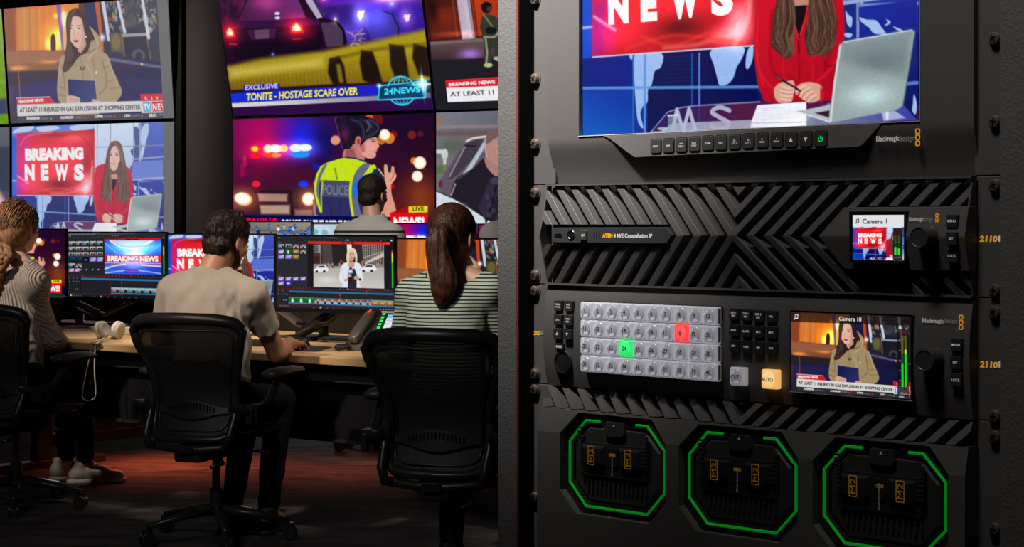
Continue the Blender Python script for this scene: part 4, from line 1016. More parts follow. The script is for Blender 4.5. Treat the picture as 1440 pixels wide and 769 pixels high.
def paint_edit_news():
    """video editing program with a headline graphic"""
    p = Pic(960, 540, (26, 28, 34), 11)
    p.frame([(33, 52), (1000, 78), (992, 705), (33, 678)])
    p.px(30, 50, 1010, 75, (66, 68, 72)); p.px(30, 75, 1010, 112, (38, 40, 46)); p.px(30, 112, 395, 470, (34, 35, 42)); p.px(395, 112, 968, 475, (24, 25, 30))
    for k in range(22): p.text('Media', (45 + k * 30, 70 + k * 0.6), (66 + k * 30, 70 + k * 0.6), 9, (200, 200, 205) if k < 9 else (110, 112, 118))
    for x, c in ((45, (230, 60, 50)), (52, (230, 180, 40)), (60, (60, 190, 70))): p.ell(x, 82, 4, 4, c, 1)
    for k in range(26): p.ell(90 + k * 32 + 8 * p.rs.rand(), 96 + p.rs.rand() * 14 + k * 0.4, 5 + 5 * p.rs.rand(), 3, (90, 92, 100), 2, 0.8)
    p.text('newsroom', (470, 92), (540, 94), 9, (200, 200, 205)); p.text('main', (655, 118), (682, 119), 8, (210, 210, 210))
    kinds = [[0, 0, 0, 0, 0], [0, 1, 1, 1, 1], [1, 1, 1, 1, 1], [3, 3, 4, 2, 2], [0, 7]]
    for r, row in enumerate(kinds):
        for c, kk in enumerate(row):
            x, y = 42 + c * 70, 136 + r * 54 + c * 0.8
            p.paste(thumb(kk, r * 7 + c), [(x, y), (x + 62, y + 1), (x + 62, y + 42), (x, y + 41)])
    for c in range(2): p.paste(thumb(2, c), [(42 + c * 56, 404), (94 + c * 56, 405), (94 + c * 56, 440), (42 + c * 56, 438)])
    for x in (165, 222, 282, 340): p.ell(x, 416, 7, 6, (190, 190, 195), 3)
    # viewer
    p.px(398, 120, 958, 142, (214, 20, 24)); p.poly([(610, 124), (740, 128), (740, 140), (610, 136)], (90, 10, 12), 2)
    V = Pic(560, 330, (30, 100, 210), 21)
    V.frame([(0, 0), (560, 0), (560, 330), (0, 330)]); V.grad4((20, 60, 200), (20, 90, 220), (40, 60, 200), (60, 110, 220))
    V.glow(300, 60, 260, 60, (120, 230, 255), 0.9); V.glow(300, 150, 120, 110, (200, 220, 255), 0.6); V.ell(280, -10, 220, 60, (230, 250, 250), 14, 0.7)
    for L, w, c, a in (([(60, 0), (160, 55), (330, 70), (460, 10)], 22, (255, 255, 250), 0.9), ([(80, 10), (200, 60), (420, 50), (540, 0)], 5, (220, 60, 80), 0.7), ([(0, 20), (130, 130)], 8, (190, 230, 255), 0.7), ([(560, 30), (450, 120)], 8, (160, 220, 255), 0.6),
                       ([(0, 280), (200, 235), (560, 250)], 16, (255, 240, 240), 0.8), ([(0, 255), (200, 225), (560, 232)], 8, (240, 80, 100), 0.7), ([(0, 325), (280, 290), (560, 320)], 10, (200, 230, 255), 0.8), ([(100, 225), (130, 205), (250, 198)], 6, (240, 200, 255), 0.6)):
        V.line(L, w, c, 8, a, smooth=8)
    V.ell(280, 165, 78, 82, (170, 200, 250), 10, 0.75); V.ell(300, 130, 44, 40, (255, 240, 250), 20, 0.7)
    V.px(0, 140, 560, 212, (232, 22, 44)); V.glow(300, 175, 110, 60, (255, 200, 210), 0.6)
    V.text('BREAKING NEWS', (28, 202), (532, 202), 50, (255, 255, 255), 0.05)
    V.ell(290, 230, 74, 40, (150, 150, 240), 14, 0.7); V.poly([(210, 280), (330, 280), (350, 320), (190, 320)], (60, 50, 190), 8, 0.8); V.line([(210, 300), (330, 300)], 6, (240, 60, 90), 3); V.line([(0, 222), (560, 222)], 5, (255, 220, 225), 3)
    p.paste(V, [(402, 135), (956, 145), (954, 475), (402, 458)])
    p.px(970, 190, 986, 468, (20, 20, 22)); p.px(973, 290, 984, 468, (30, 190, 40)); p.px(973, 206, 984, 290, (220, 220, 50)); p.px(973, 192, 984, 208, (210, 40, 30)); p.ell(978, 120, 6, 5, (220, 220, 220), 2)
    for k in range(14): p.ell(405 + k * 36, 474 + k * 0.9, 4, 3, (120, 122, 130), 2)
    p.ell(668, 480, 5, 5, (230, 50, 50), 2)
    # timeline
    p.poly([(35, 470), (1000, 500), (992, 705), (33, 678)], (31, 32, 39), 1)
    for a_, b_ in (((35, 470), (995, 502)), ((33, 645), (992, 685)), ((455, 530), (455, 662)), ((40, 470), (40, 480))): p.line([a_, b_], 3.5, (150, 24, 34), 1)
    p.line([(168, 503), (990, 532)], 17, (40, 110, 160), 1); p.line([(568, 535), (570, 680)], 3, (190, 34, 40), 1); p.ell(568, 540, 7, 6, (230, 50, 44), 2); p.ell(180, 480, 7, 5, (230, 40, 40), 2)
    p.poly([(160, 478), (166, 478), (166, 660), (160, 658)], (20, 20, 24), 1); p.ell(120, 531, 6, 6, (50, 110, 220), 2)
    for x, y in ((48, 530), (88, 528), (146, 534), (50, 496), (90, 496), (126, 496), (108, 603), (130, 603)): p.ell(x, y, 6, 4, (130, 132, 140), 2)
    for k in range(7):
        x = 466 + k * 80; p.paste(thumb(0, 50 + k), [(x, 590 + k * 3.2), (x + 80, 593 + k * 3.2), (x + 80, 646 + k * 3.2), (x, 643 + k * 3.2)])
    p.line([(466, 648), (990, 666)], 9, (40, 130, 190), 1); p.line([(466, 592), (990, 610)], 4, (90, 190, 210), 1)
    p.px(30, 668, 1000, 720, (20, 20, 25)); p.ell(64, 664, 7, 6, (230, 230, 230), 2); p.text('RESOLVED 20', (74, 670), (165, 673), 9, (150, 150, 155))
    for k in range(7): p.ell(300 + k * 68, 676 + k * 3, 9, 6, (70, 72, 80), 3)
    p.ell(366, 678, 9, 7, (150, 160, 180), 3)
    return p


def paint_edit_street():
    """video editing program with a street report"""
    p = Pic(1056, 594, (26, 28, 34), 12)
    p.frame([(58, 52), (1128, 70), (1122, 712), (60, 678)])
    p.px(30, 40, 1140, 96, (34, 36, 42)); p.px(30, 96, 345, 500, (38, 39, 46)); p.px(345, 100, 1122, 520, (22, 23, 27))
    for x, c in ((76, (230, 60, 50)), (84, (230, 180, 40)), (92, (60, 190, 70))): p.ell(x, 62, 4, 4, c, 1)
    for k in range(18): p.text('Media', (110 + k * 27, 68), (128 + k * 27, 68), 7, (190, 190, 195), a=0.6)
    p.text('newsroom v2', (548, 75), (612, 76), 9, (220, 220, 225)); p.ell(708, 93, 9, 5, (230, 230, 235), 2)
    for k in range(22): p.ell(80 + k * 46 + 8 * p.rs.rand(), 84 + k * 0.8, 7, 3.5, (96, 98, 106), 2, 0.8)
    p.ell(1006, 100, 6, 5, (210, 90, 220), 2); p.ell(1102, 102, 8, 7, (220, 220, 225), 2)
    for r, row in enumerate([[0, 1, 7, 7], [2, 5, 6, 7], [2, 2, 6]]):
        for c, kk in enumerate(row):
            x, y = 76 + c * 67, 121 + r * 47; p.paste(thumb(kk, r * 5 + c), [(x, y), (x + 54, y + 1), (x + 54, y + 38), (x, y + 37)])
    for r, row in enumerate([[2, 2, 2, 2], [2, 8]]):
        for c, kk in enumerate(row):
            x, y = 76 + c * 67, 412 + r * 40; p.paste(thumb(kk, r * 5 + c + 30), [(x, y), (x + 50, y + 1), (x + 50, y + 34), (x, y + 33)])
    p.text('Usage', (70, 406), (104, 406), 8, (150, 150, 160)); p.text('Master', (72, 110), (108, 110), 8, (150, 150, 160))
    p.poly([(346, 98), (1088, 114), (1088, 137), (346, 120)], (226, 38, 22), 1)
    p.text('interview clip', (352, 115), (422, 117), 8, (130, 16, 10)); p.ell(668, 116, 16, 7, (90, 10, 8), 2); p.ell(712, 117, 14, 7, (60, 8, 6), 2); p.ell(752, 118, 16, 7, (60, 8, 6), 2); p.text('Live 18', (1042, 128), (1084, 129), 9, (250, 200, 190))
    # street
    V = Pic(640, 384, (150, 148, 146), 31); V.frame([(398, 124), (1034, 136), (1034, 522), (398, 500)])
    V.grad4((90, 84, 80), (130, 124, 118), (190, 184, 180), (180, 176, 172))
    V.poly([(398, 120), (480, 120), (480, 300), (398, 300)], (60, 58, 58), 2); V.poly([(480, 110), (575, 110), (575, 300), (480, 300)], (84, 78, 74), 2); V.poly([(560, 110), (700, 110), (700, 320), (575, 320)], (38, 34, 34), 6)
    V.poly([(700, 110), (752, 110), (752, 200), (705, 200)], (226, 232, 240), 5); V.poly([(740, 110), (870, 120), (850, 330), (760, 320)], (48, 42, 42), 5); V.poly([(835, 110), (1040, 110), (1040, 360), (850, 320)], (140, 130, 122), 5)
    for r in range(9):
        for c in range(14):
            x, y = 400 + c * 13, 130 + r * 19
            V.px(x, y, x + 8, y + 13, (180, 190, 200) if (c < 4 and r < 4) else (30, 28, 30), 2, 0.55)
    for r in range(8):
        for c in range(9): V.poly([(850 + c * 20, 150 + r * 22 - c * 3), (862 + c * 20, 148 + r * 22 - c * 3), (862 + c * 20, 164 + r * 22 - c * 2), (850 + c * 20, 165 + r * 22 - c * 2)], (52, 48, 50), 2, 0.8)
    V.poly([(860, 290), (1040, 200), (1040, 240), (860, 310)], (196, 188, 178), 5); V.line([(850, 250), (1034, 195)], 8, (190, 184, 176), 4, 0.8)
    V.poly([(398, 235), (480, 235), (480, 290), (398, 290)], (80, 22, 22), 6, 0.8); V.line([(462, 120), (462, 330)], 10, (110, 104, 98), 3); V.px(440, 130, 460, 200, (190, 200, 205), 5, 0.6)
    for k in range(70):
        x = 480 + 550 * V.rs.rand(); V.ell(x, 300 + 34 * V.rs.rand(), 5, 12, [(40, 34, 36), (150, 60, 50), (180, 150, 130), (80, 80, 96), (210, 205, 200)][V.rs.randint(5)], 3, 0.85)
    V.ell(648, 280, 9, 10, (230, 60, 30), 4); V.ell(838, 288, 10, 12, (240, 90, 30), 4)
    V.poly([(398, 338), (1034, 338), (1034, 530), (398, 530)], (176, 172, 168), 6, grad=((200, 196, 192), (600, 350), (600, 500)))
    for x0, w in ((402, 126), (822, 138)):
        V.poly([(x0, 350), (x0 + w * .18, 330), (x0 + w * .35, 312), (x0 + w * .78, 308), (x0 + w, 335), (x0 + w * .98, 366), (x0, 368)], (226, 228, 230), 2, smooth=2)
        V.poly([(x0 + w * .25, 330), (x0 + w * .38, 317), (x0 + w * .74, 314), (x0 + w * .8, 332)], (50, 54, 60), 2); V.ell(x0 + w * .2, 366, 12, 11, (34, 32, 34), 2); V.ell(x0 + w * .74, 366, 12, 11, (34, 32, 34), 2)
    V.glow(520, 440, 90, 30, (226, 222, 218), 0.7, add=False)
    # reporter
    J = (222, 226, 236)
    V.poly([(700, 290), (660, 305), (642, 350), (630, 420), (640, 460), (665, 480), (662, 515), (815, 520), (810, 470), (838, 450), (842, 400), (830, 340), (815, 300), (780, 290)], J, 2, smooth=3)
    V.poly([(712, 288), (770, 288), (766, 330), (735, 345), (715, 325)], (206, 150, 130), 2); V.poly([(722, 345), (770, 345), (790, 400), (786, 520), (706, 516), (712, 400)], (38, 38, 46), 2); V.line([(660, 340), (668, 430)], 6, (180, 186, 200), 4, 0.7)
    V.poly([(735, 160), (708, 185), (696, 240), (704, 290), (720, 295), (726, 230), (770, 230), (778, 296), (792, 285), (792, 220), (780, 180), (760, 164)], (226, 206, 172), 2, smooth=3)
    V.ell(745, 226, 26, 45, (216, 166, 146), 2); V.ell(733, 214, 6, 3, (60, 40, 40), 2); V.ell(757, 214, 6, 3, (60, 40, 40), 2); V.ell(744, 250, 10, 4, (170, 80, 80), 2); V.poly([(735, 165), (715, 190), (712, 220), (735, 185), (770, 195), (784, 225), (775, 180)], (232, 212, 178), 3)
    V.poly([(722, 335), (744, 335), (742, 470), (718, 470)], (24, 24, 32), 2); V.poly([(706, 350), (752, 348), (752, 385), (706, 388)], (120, 170, 230), 2); V.px(712, 362, 746, 376, (230, 235, 245), 2)
    V.ell(722, 405, 20, 16, (206, 150, 128), 2); V.poly([(670, 440), (705, 425), (712, 445), (685, 460)], (206, 150, 128), 3); V.ell(786, 425, 24, 18, (206, 150, 128), 3); V.ell(818, 440, 12, 12, (50, 48, 52), 3); V.poly([(690, 400), (700, 430), (690, 445)], J, 2)
    p.paste(V, [(398, 124), (1034, 136), (1034, 522), (398, 500)])
    p.px(1100, 190, 1116, 520, (18, 18, 20)); p.poly([(1102, 296), (1115, 296), (1115, 518), (1102, 517)], (24, 190, 30), 1); p.px(1102, 206, 1115, 296, (226, 220, 40), 1); p.px(1102, 188, 1115, 206, (214, 40, 30), 1)
    for k in range(12): p.ell(640 + k * 26, 520 + k * 1.2, 4, 4, (150, 150, 156), 2)
    p.ell(706, 520, 6, 6, (230, 40, 40), 2); p.text('02:01:18', (1034, 536), (1076, 537), 8, (190, 190, 195)); 
    for k in range(9): p.ell(216 + k * 30, 506, 6, 3, (90, 92, 100), 2)
    p.poly([(60, 508), (1124, 545), (1122, 712), (58, 682)], (33, 34, 41), 1); p.line([(60, 508), (1120, 546)], 3.5, (150, 24, 34), 1); p.line([(60, 652), (1120, 690)], 3.5, (120, 20, 40), 1)
    p.line([(180, 538), (1114, 572)], 15, (34, 110, 150), 1); p.line([(872, 540), (872, 575)], 4, (220, 40, 36), 1); p.line([(637, 570), (638, 610)], 4, (220, 40, 36), 1); p.ell(872, 543, 7, 6, (220, 40, 36), 2); p.ell(637, 575, 7, 6, (220, 40, 36), 2)
    for x, y in ((78, 560), (112, 562), (160, 564), (80, 527), (118, 527), (128, 614), (146, 614)): p.ell(x, y, 6, 5, (140, 142, 150), 2)
    p.ell(138, 562, 6, 6, (50, 110, 220), 2)
    x = 172
    for k in range(14):
        kk = 5 if k < 3 else (7 if k < 11 else 6); w = 78 if k < 3 else (64 if k < 11 else 66)
        y = 588 + (x - 172) * 0.042
        p.paste(thumb(kk, 80 + k), [(x, y), (x + w, y + w * .042), (x + w, y + 46 + w * .042), (x, y + 46)]); x += w
    p.line([(172, 640), (1116, 680)], 8, (60, 140, 190), 1); p.line([(172, 590), (1116, 630)], 3, (110, 170, 200), 1)
    p.text('RESOLVED 20', (88, 668), (176, 671), 9, (190, 190, 195)); 
    for k in range(7): p.ell(400 + k * 60, 684 + k * 3, 9, 6, (76, 78, 86), 3)
    p.ell(462, 682, 10, 7, (170, 180, 200), 3)
    for k in range(5): p.ell(1000 + k * 25, 706, 5, 4, (170, 170, 176), 2)
    return p


def paint_crowd():
    p = Pic(420, 240, (60, 60, 60), 14); p.frame([(0, 0), (210, 0), (210, 120), (0, 120)])
    p.grad4((110, 112, 110), (150, 144, 130), (60, 60, 66), (70, 72, 80))
    for k in range(5): p.line([(0, 14 + k * 9), (210, 24 + k * 8)], 4, (150, 150, 145) if k % 2 else (70, 74, 74), 3, 0.6)
    for k in range(210):
        x, y = 210 * p.rs.rand(), 4 + 116 * p.rs.rand() ** 0.8; sc = 0.8 + y / 80
        c = [(20, 96, 214), (16, 80, 190), (230, 232, 236), (30, 34, 44), (40, 110, 220), (180, 170, 150)][p.rs.randint(6)]
        p.ell(x, y + 6 * sc, 4.2 * sc, 5.5 * sc, c, 1.5); p.ell(x, y, 2.2 * sc, 2.8 * sc, (196, 140, 110), 1); p.ell(x, y - 1.4 * sc, 2.3 * sc, 1.6 * sc, (50, 34, 30), 1)
    return p


def paint_multiview():
    p = Pic(420, 240, (20, 30, 40), 15); p.frame([(0, 0), (210, 0), (210, 120), (0, 120)])
    for r in range(3):
        for c in range(2):
            x, y = 2 + c * 104, 2 + r * 40; p.poly([(x, y), (x + 100, y), (x + 100, y + 36), (x, y + 36)], (206, 222, 232), 1, grad=((150, 190, 200), (x, y), (x + 100, y + 36)))
            for k in range(12): p.ell(x + 100 * p.rs.rand(), y + 36 * p.rs.rand(), 9, 7, [(250, 250, 250), (170, 210, 220), (220, 120, 110), (90, 160, 180), (230, 220, 210)][p.rs.randint(5)], 4, 0.7)
    return p


# ------------------------------------------------------------------ equipment rack
RP = Vector((0.03175, 1.746, 0)); RU = Vector((0.30625, -0.316, 0)).normalized(); RN = Vector((RU.y, -RU.x, 0))   # RN: out of the rack
R_ANG = math.atan2(RU.y, RU.x)


def rk(px, py, w=0.0):
    """(u, z) on the rack's front plane, w metres in front of it"""
    d = Vector(((px - CX) / F, 1, -(py - HY) / F))
    t = ((RP + RN * w).dot(RN)) / d.dot(RN)
    p = d * t
    return ((p - RP).dot(RU), CZ + p.z)


def rkp(pts, w=0.0, z0=0.0):
    return [(u, z - z0) for u, z in (rk(x, y, w) for x, y in pts)]


def rack_thing(name, label, cat, z0, group=None):
    return thing(name, label, cat, (RP.x, RP.y, z0), R_ANG, group)


paint = mat('charcoal_paint', (0.105, 0.098, 0.094), 0.5, bump=0.12, bscale=1400, spec=0.35)
paint_dk = mat('black_paint', (0.035, 0.034, 0.033), 0.5, bump=0.1, bscale=1400, spec=0.3)
grain = mat('grained_paint', (0.125, 0.12, 0.116), 0.55, bump=0.35, bscale=420, detail=3, spec=0.4)
hole = mat('dark_inside', (0.006, 0.006, 0.006), 0.8, spec=0.1)
black_pl = mat('black_plastic', (0.018, 0.018, 0.019), 0.38, spec=0.45)
black_mt = mat('matt_black_rubber', (0.012, 0.012, 0.012), 0.6, spec=0.3)
screw_m = mat('blackened_steel', (0.20, 0.15, 0.13), 0.34, metal=0.55)
steel = mat('bright_steel', (0.7, 0.7, 0.72), 0.2, metal=1.0)
seal_m = mat('rust_red_seal', (0.20, 0.045, 0.03), 0.6)
ink_w = mat('white_print', (0.75, 0.75, 0.75), 0.5, emit=(0.8, 0.8, 0.8), estr=0.22)
ink_g = mat('grey_print', (0.3, 0.3, 0.3), 0.5, emit=(0.35, 0.35, 0.35), estr=0.12)
ink_o = mat('orange_print', (0.85, 0.38, 0.02), 0.5, emit=(0.95, 0.42, 0.02), estr=0.35)
ink_od = mat('dull_orange_print', (0.6, 0.28, 0.02), 0.5, emit=(0.9, 0.42, 0.01), estr=0.06)
ink_k = mat('black_print', (0.02, 0.02, 0.024), 0.5)
cap_m = mat('clear_white_cap', (0.62, 0.62, 0.67), 0.12, spec=0.8, emit=(0.8, 0.8, 0.9), estr=0.20, coat=0.6)
lens_m = mat('clear_white_lens', (0.40, 0.40, 0.45), 0.10, spec=0.9, emit=(0.8, 0.8, 0.9), estr=0.16, coat=0.8)
red_m = mat('red_lit_cap', (0.8, 0.1, 0.1), 0.15, emit=(1.0, 0.05, 0.06), estr=0.75, coat=0.5)
redl_m = mat('red_lit_lens', (0.8, 0.1, 0.1), 0.12, emit=(1.0, 0.10, 0.10), estr=0.9, coat=0.5)
grn_m = mat('green_lit_cap', (0.1, 0.8, 0.3), 0.15, emit=(0.02, 0.85, 0.18), estr=0.6, coat=0.5)
grnl_m = mat('green_lit_lens', (0.1, 0.8, 0.3), 0.12, emit=(0.02, 0.95, 0.18), estr=0.8, coat=0.5)
amb_m = mat('amber_lit_cap', (0.8, 0.6, 0.3), 0.15, emit=(1.0, 0.52, 0.14), estr=0.8, coat=0.5)
ambl_m = mat('amber_lit_lens', (0.9, 0.75, 0.45), 0.12, emit=(1.0, 0.66, 0.26), estr=0.85, coat=0.5)
side_m = mat('brown_cap_side', (0.25, 0.15, 0.13), 0.25)
ring_m = mat('green_light_pipe', (0.0, 0.3, 0.03), 0.4, emit=(0.002, 0.20, 0.01), estr=0.6)
glass_blk = mat('black_glass', (0.006, 0.006, 0.008), 0.08, spec=0.5)


def clip(poly, a, b, c):
    """keep a*x + b*z <= c"""
    out = []
    for i in range(len(poly)):
        p, q = poly[i], poly[(i + 1) % len(poly)]
        fp, fq = a * p[0] + b * p[1] - c, a * q[0] + b * q[1] - c
        if fp <= 0: out.append(p)
        if (fp < 0 < fq) or (fq < 0 < fp):
            t = fp / (fp - fq); out.append((p[0] + (q[0] - p[0]) * t, p[1] + (q[1] - p[1]) * t))
    return out


def face_prism(mb, poly, wf, back=0.008):
    """outline in X,Z whose front lies at y = -wf(z) and whose back lies at y = back"""
    if len(poly) < 3: return
    n = len(poly)
    vs = [(p[0], -wf(p[1]), p[1]) for p in poly] + [(p[0], back, p[1]) for p in poly]
    mb.add(vs, [tuple(range(n)), tuple(range(2 * n - 1, n - 1, -1))] + [(i, (i + 1) % n, n + (i + 1) % n, n + i) for i in range(n)])


def profile_face(mb, u0, u1, prof, back):
    """panel between u0 and u1 whose front follows prof = [(z, w)...]"""
    vs = []
    for z, w in prof: vs += [(u0, -w, z), (u1, -w, z)]
    k = len(vs)
    for z, w in (prof[0], prof[-1]): vs += [(u0, back, z), (u1, back, z)]
    fs = [(2 * i, 2 * i + 1, 2 * i + 3, 2 * i + 2) for i in range(len(prof) - 1)]
    fs += [(0, 1, k + 1, k), (k - 2, k - 1, k + 3, k + 2), (k, k + 1, k + 3, k + 2)]
    fs += [tuple([k] + [2 * i for i in range(len(prof))] + [k + 2]), tuple([k + 1] + [2 * i + 1 for i in range(len(prof))] + [k + 3])]
    mb.add(vs, fs)


def rack_screw(parent, u, z, w, ang):
    mb = MB()
    M = Matrix.Translation((u, -w, z)) @ Matrix.Rotation(math.radians(90), 4, 'X')
    mb.lathe([(0.0062, 0), (0.0062, 0.0008), (0.0046, 0.0009), (0.0046, 0.0032), (0.0040, 0.0040), (0.0022, 0.0044), (0.0001, 0.0045)], M, 24)
    o = mb.build('screw', screw_m, parent, smooth='angle')
    q = MB()
    for a in (0, 90):
        q.box((u, -w - 0.0043, z), (0.0046, 0.0008, 0.0012), Matrix.Rotation(math.radians(a + ang), 4, 'Y'))
    q.build('cross_recess', hole, o)
    return o


def rt(s, m, parent, xl, xr, py, hpx, w=0.0, z0=0.0, **k):
    """lettering on the rack's plane between pixel columns xl..xr, centred on row py"""
    ua, _ = rk(xl, py, w); ub, _ = rk(xr, py, w); uc, zc = rk((xl + xr) / 2, py, w)
    ppm = F / (RP + RU * uc).y
    return lettering(s, m, parent, ((ua + ub) / 2, zc - z0), hpx / ppm, abs(ub - ua), y=-w - 0.0002, **k)


def chain_logo(parent, x, y0, y1, w, z0, m=None):
    """upright chain of three rounded links"""
    u, za = rk(x, y0, w); _, zb = rk(x, y1, w); za -= z0; zb -= z0
    h = (za - zb) / 3; mb = MB()
    for k in range(3):
        c = za - h * (k + 0.5)
        a = rrect(u - h * 0.47, c - h * 0.47, u + h * 0.47, c + h * 0.47, h * 0.25, 3); b = rrect(u - h * 0.29, c - h * 0.29, u + h * 0.29, c + h * 0.29, h * 0.1, 3)
        mb.ring(a, b, -w - 0.0003, -w)
    return mb.build('chain_emblem', m or ink_o, parent)


def maker_logo(parent, xl, xr, py, hpx, w, z0, xlink, y0, y1):
    xm = xl + (xr - xl) * 0.60
    rt('Blackmagic', ink_w, parent, xl, xm, py, hpx, w, z0, name='maker_lettering', bold=0.01)
    rt('design', ink_g, parent, xm + 0.3, xr, py, hpx, w, z0, name='maker_lettering')
    chain_logo(parent, xlink, y0, y1, w, z0)


key_blk = mat('black_key', (0.034, 0.033, 0.033), 0.45)


def key(parent, u, z, w, sx, sz, h, m, label, r=0.0012, name='button', ts=0.0017, lines=None, lm=None):
    mb = MB()
    mb.prism(rrect(u - sx / 2, z - sz / 2, u + sx / 2, z + sz / 2, r, 3), -w, -w - h * 0.8)
    mb.prism(rrect(u - sx / 2, z - sz / 2, u + sx / 2, z + sz / 2, r, 3), -w - h * 0.8, -w - h, scale1=0.93)
    o = mb.build(name, m, parent)
    lines = label if isinstance(label, (list, tuple)) else [label]
    for i, t in enumerate(lines):
        if not t: continue
        H = text_mesh('H')[0][:, 1].max(); V = text_mesh(t)[0]; wn = (V[:, 0].max() - V[:, 0].min()) / H * ts
        lettering(t, lm or ink_w, o, (u, z - (i - (len(lines) - 1) / 2) * ts * 1.55), ts, min(wn, sx * 0.84), y=-w - h - 0.0001, bold=0.015)
    return o


def tri_mark(parent, u, z, s, y, m, up=True, outline=False):
    k = 1 if up else -1
    T = [(u - s, z - k * s * 0.8), (u + s, z - k * s * 0.8), (u, z + k * s)]
    mb = MB()
    if outline:
        q = [(u + (p[0] - u) * 0.62, z + (p[1] - z) * 0.62 - k * 0.02 * s) for p in T]; mb.ring(T, q, y - 0.0002, y)
    else: mb.prism(T, y - 0.0002, y)
    return mb.build('arrow_mark', m, parent)


knob_m = mat('knob_black', (0.05, 0.049, 0.048), 0.36)


def big_knob(parent, px_, py_, w, r, h, z0):
    u, z = rk(px_, py_, w + h); z -= z0
    M = Matrix.Translation((u, -w, z)) @ Matrix.Rotation(math.radians(90), 4, 'X')
    mb = MB(); mb.lathe([(r * 1.12, 0), (r * 1.12, 0.0012), (r * 1.04, 0.0016), (r * 1.02, h * 0.55), (r * 1.0, h - 0.0012), (r * 0.95, h - 0.0003), (r * 0.86, h), (r * 0.8, h - 0.0005), (0.0001, h - 0.0007)], M, 48)
    k = mb.build('jog_knob', knob_m, parent, smooth='angle')
    return k


# ---- frame: posts and mounting rails
rack = rack_thing('equipment_rack', 'black steel equipment rack frame filling the right half', 'equipment rack', 0.0)
W_POST = 0.015
uL0, _ = rk(700.5, 400, W_POST); uL1, _ = rk(726, 400, W_POST); uR0, _ = rk(1406, 300, 0.013)
Z_B, Z_T = 0.05, 1.75
for a_, b_, w_, nm in ((uL0, uL1, W_POST, 'left'), (uR0, uR0 + 0.045, 0.013, 'right')):
    mb = MB(); mb.prism(rrect(a_, Z_B, b_, Z_T, 0.0002, 1), 0.05, -w_)
    o = mb.build('post', grain, rack, bevel=0.0012, bseg=2)
    if nm == 'right': o['label'] = 'grained grey right post'
mb = MB(); mb.box((uL1 + 0.0006, 0.0185, (Z_B + Z_T) / 2), (0.0011, 0.063, Z_T - Z_B)); mb.build('gap_shade', hole, rack)  # near-black strip added so the post's inner side stays in shade
mb = MB(); mb.box((uL1 + 0.0006, -W_POST + 0.0015, (Z_B + Z_T) / 2), (0.0012, 0.002, Z_T - Z_B)); mb.build('edge_seal', seal_m, rack)
for a_, b_ in ((uL1, uL1 + 0.034), (uR0 - 0.05, uR0 + 0.01)):
    mb = MB(); mb.box(((a_ + b_) / 2, 0.0125, (Z_B + Z_T) / 2), (b_ - a_, 0.004, Z_T - Z_B)); mb.build('mounting_rail', hole, rack)  # rails take the same near-black, so the gap's shade is in their colour
mb = MB(); mb.box((uL0 + 0.012, 0.26, (Z_B + Z_T) / 2), (0.004, 0.42, Z_T - Z_B)); mb.box((uR0 + 0.03, 0.26, (Z_B + Z_T) / 2), (0.004, 0.42, Z_T - Z_B)); mb.build('side_panel', paint_dk, rack)
mb = MB(); mb.box(((uL0 + uR0) / 2 + 0.02, 0.22, 0.03), (uR0 - uL0 + 0.06, 0.5, 0.06)); mb.build('plinth', paint_dk, rack)

U_SL = rk(749, 330, -0.002)[0]; U_SR = rk(1396, 330, -0.002)[0]
U_E0 = rk(742, 330, -0.005)[0]; U_E1 = U_SR + 0.022
U_F0 = rk(770, 300, 0)[0]; U_F1 = rk(1369, 300, 0)[0]
EAR = -0.0065


def ears(parent, z0, z1, screw_rows_l, screw_rows_r, zb):
    """mounting ears left and right with their screws; z relative to the thing"""
    for a_, b_ in ((U_E0, U_F0 + 0.0035), (U_F1 - 0.0035, U_E1)):
        mb = MB(); mb.prism(rrect(a_, z0 + 0.0004, b_, z1 - 0.0004, 0.0015, 3), 0.010, -EAR)
        mb.build('mounting_ear', paint, parent, bevel=0.0004, bseg=1)
    for i, (rows, u, x) in enumerate(((screw_rows_l, U_SL, 751.5), (screw_rows_r, U_SR, 1398.5))):
        for j, y in enumerate(rows):
            rack_screw(parent, u, rk(x, y, 0)[1] - zb, EAR, (17, 40, 62, 8, 33)[(i * 2 + j) % 5])


Z1 = 1.3153; Z2 = 1.2260; Z3 = 1.1363; Z4 = 0.9585        # lines between the units
# ---- 1. rack monitor
zb = Z1
mon = rack_thing('rack_monitor', 'large rack monitor with a silver laptop and newsreader in red on screen', 'monitor', zb)
ears(mon, 0, 0.30, (-2, 110, 202), (53, 170), zb)
ap = rk(814, 192.5, 0); ax0 = ap[0]; ax1 = rk(1294.5, 168, 0)[0]; az0 = ap[1] - zb
sx0, sz0 = rk(819.5, 190.6, -0.004); sx1 = rk(1291.5, 170, -0.004)[0]; sz0 -= zb
az0 = sz0 - 0.0012; az1 = az0 + 0.200; ztop = 0.262
prof = [(0.0, -0.0100), (0.006, -0.0088), (0.014, -0.0067), (0.022, -0.0042), (0.029, -0.0020), (0.034, -0.0006), (0.038, 0.0), (az0, 0.0)]
mb = MB(); profile_face(mb, U_F0 + 0.001, U_F1, prof, 0.03)
o = mb.build('lower_bezel', paint, mon, smooth='angle')
for nm, a_, b_ in (('side_bezel', U_F0 + 0.001, ax0), ('side_bezel', ax1, U_F1)):
    mb = MB(); mb.prism([(a_, az0), (b_, az0), (b_, az1), (a_, az1)], 0.03, 0.0); mb.build(nm, paint, mon)
mb = MB(); mb.prism([(U_F0 + 0.001, az1), (U_F1, az1), (U_F1, ztop), (U_F0 + 0.001, ztop)], 0.03, 0.0); mb.build('upper_bezel', paint, mon, bevel=0.0006)
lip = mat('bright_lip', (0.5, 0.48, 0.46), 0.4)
mb = MB(); t_ = 0.0007
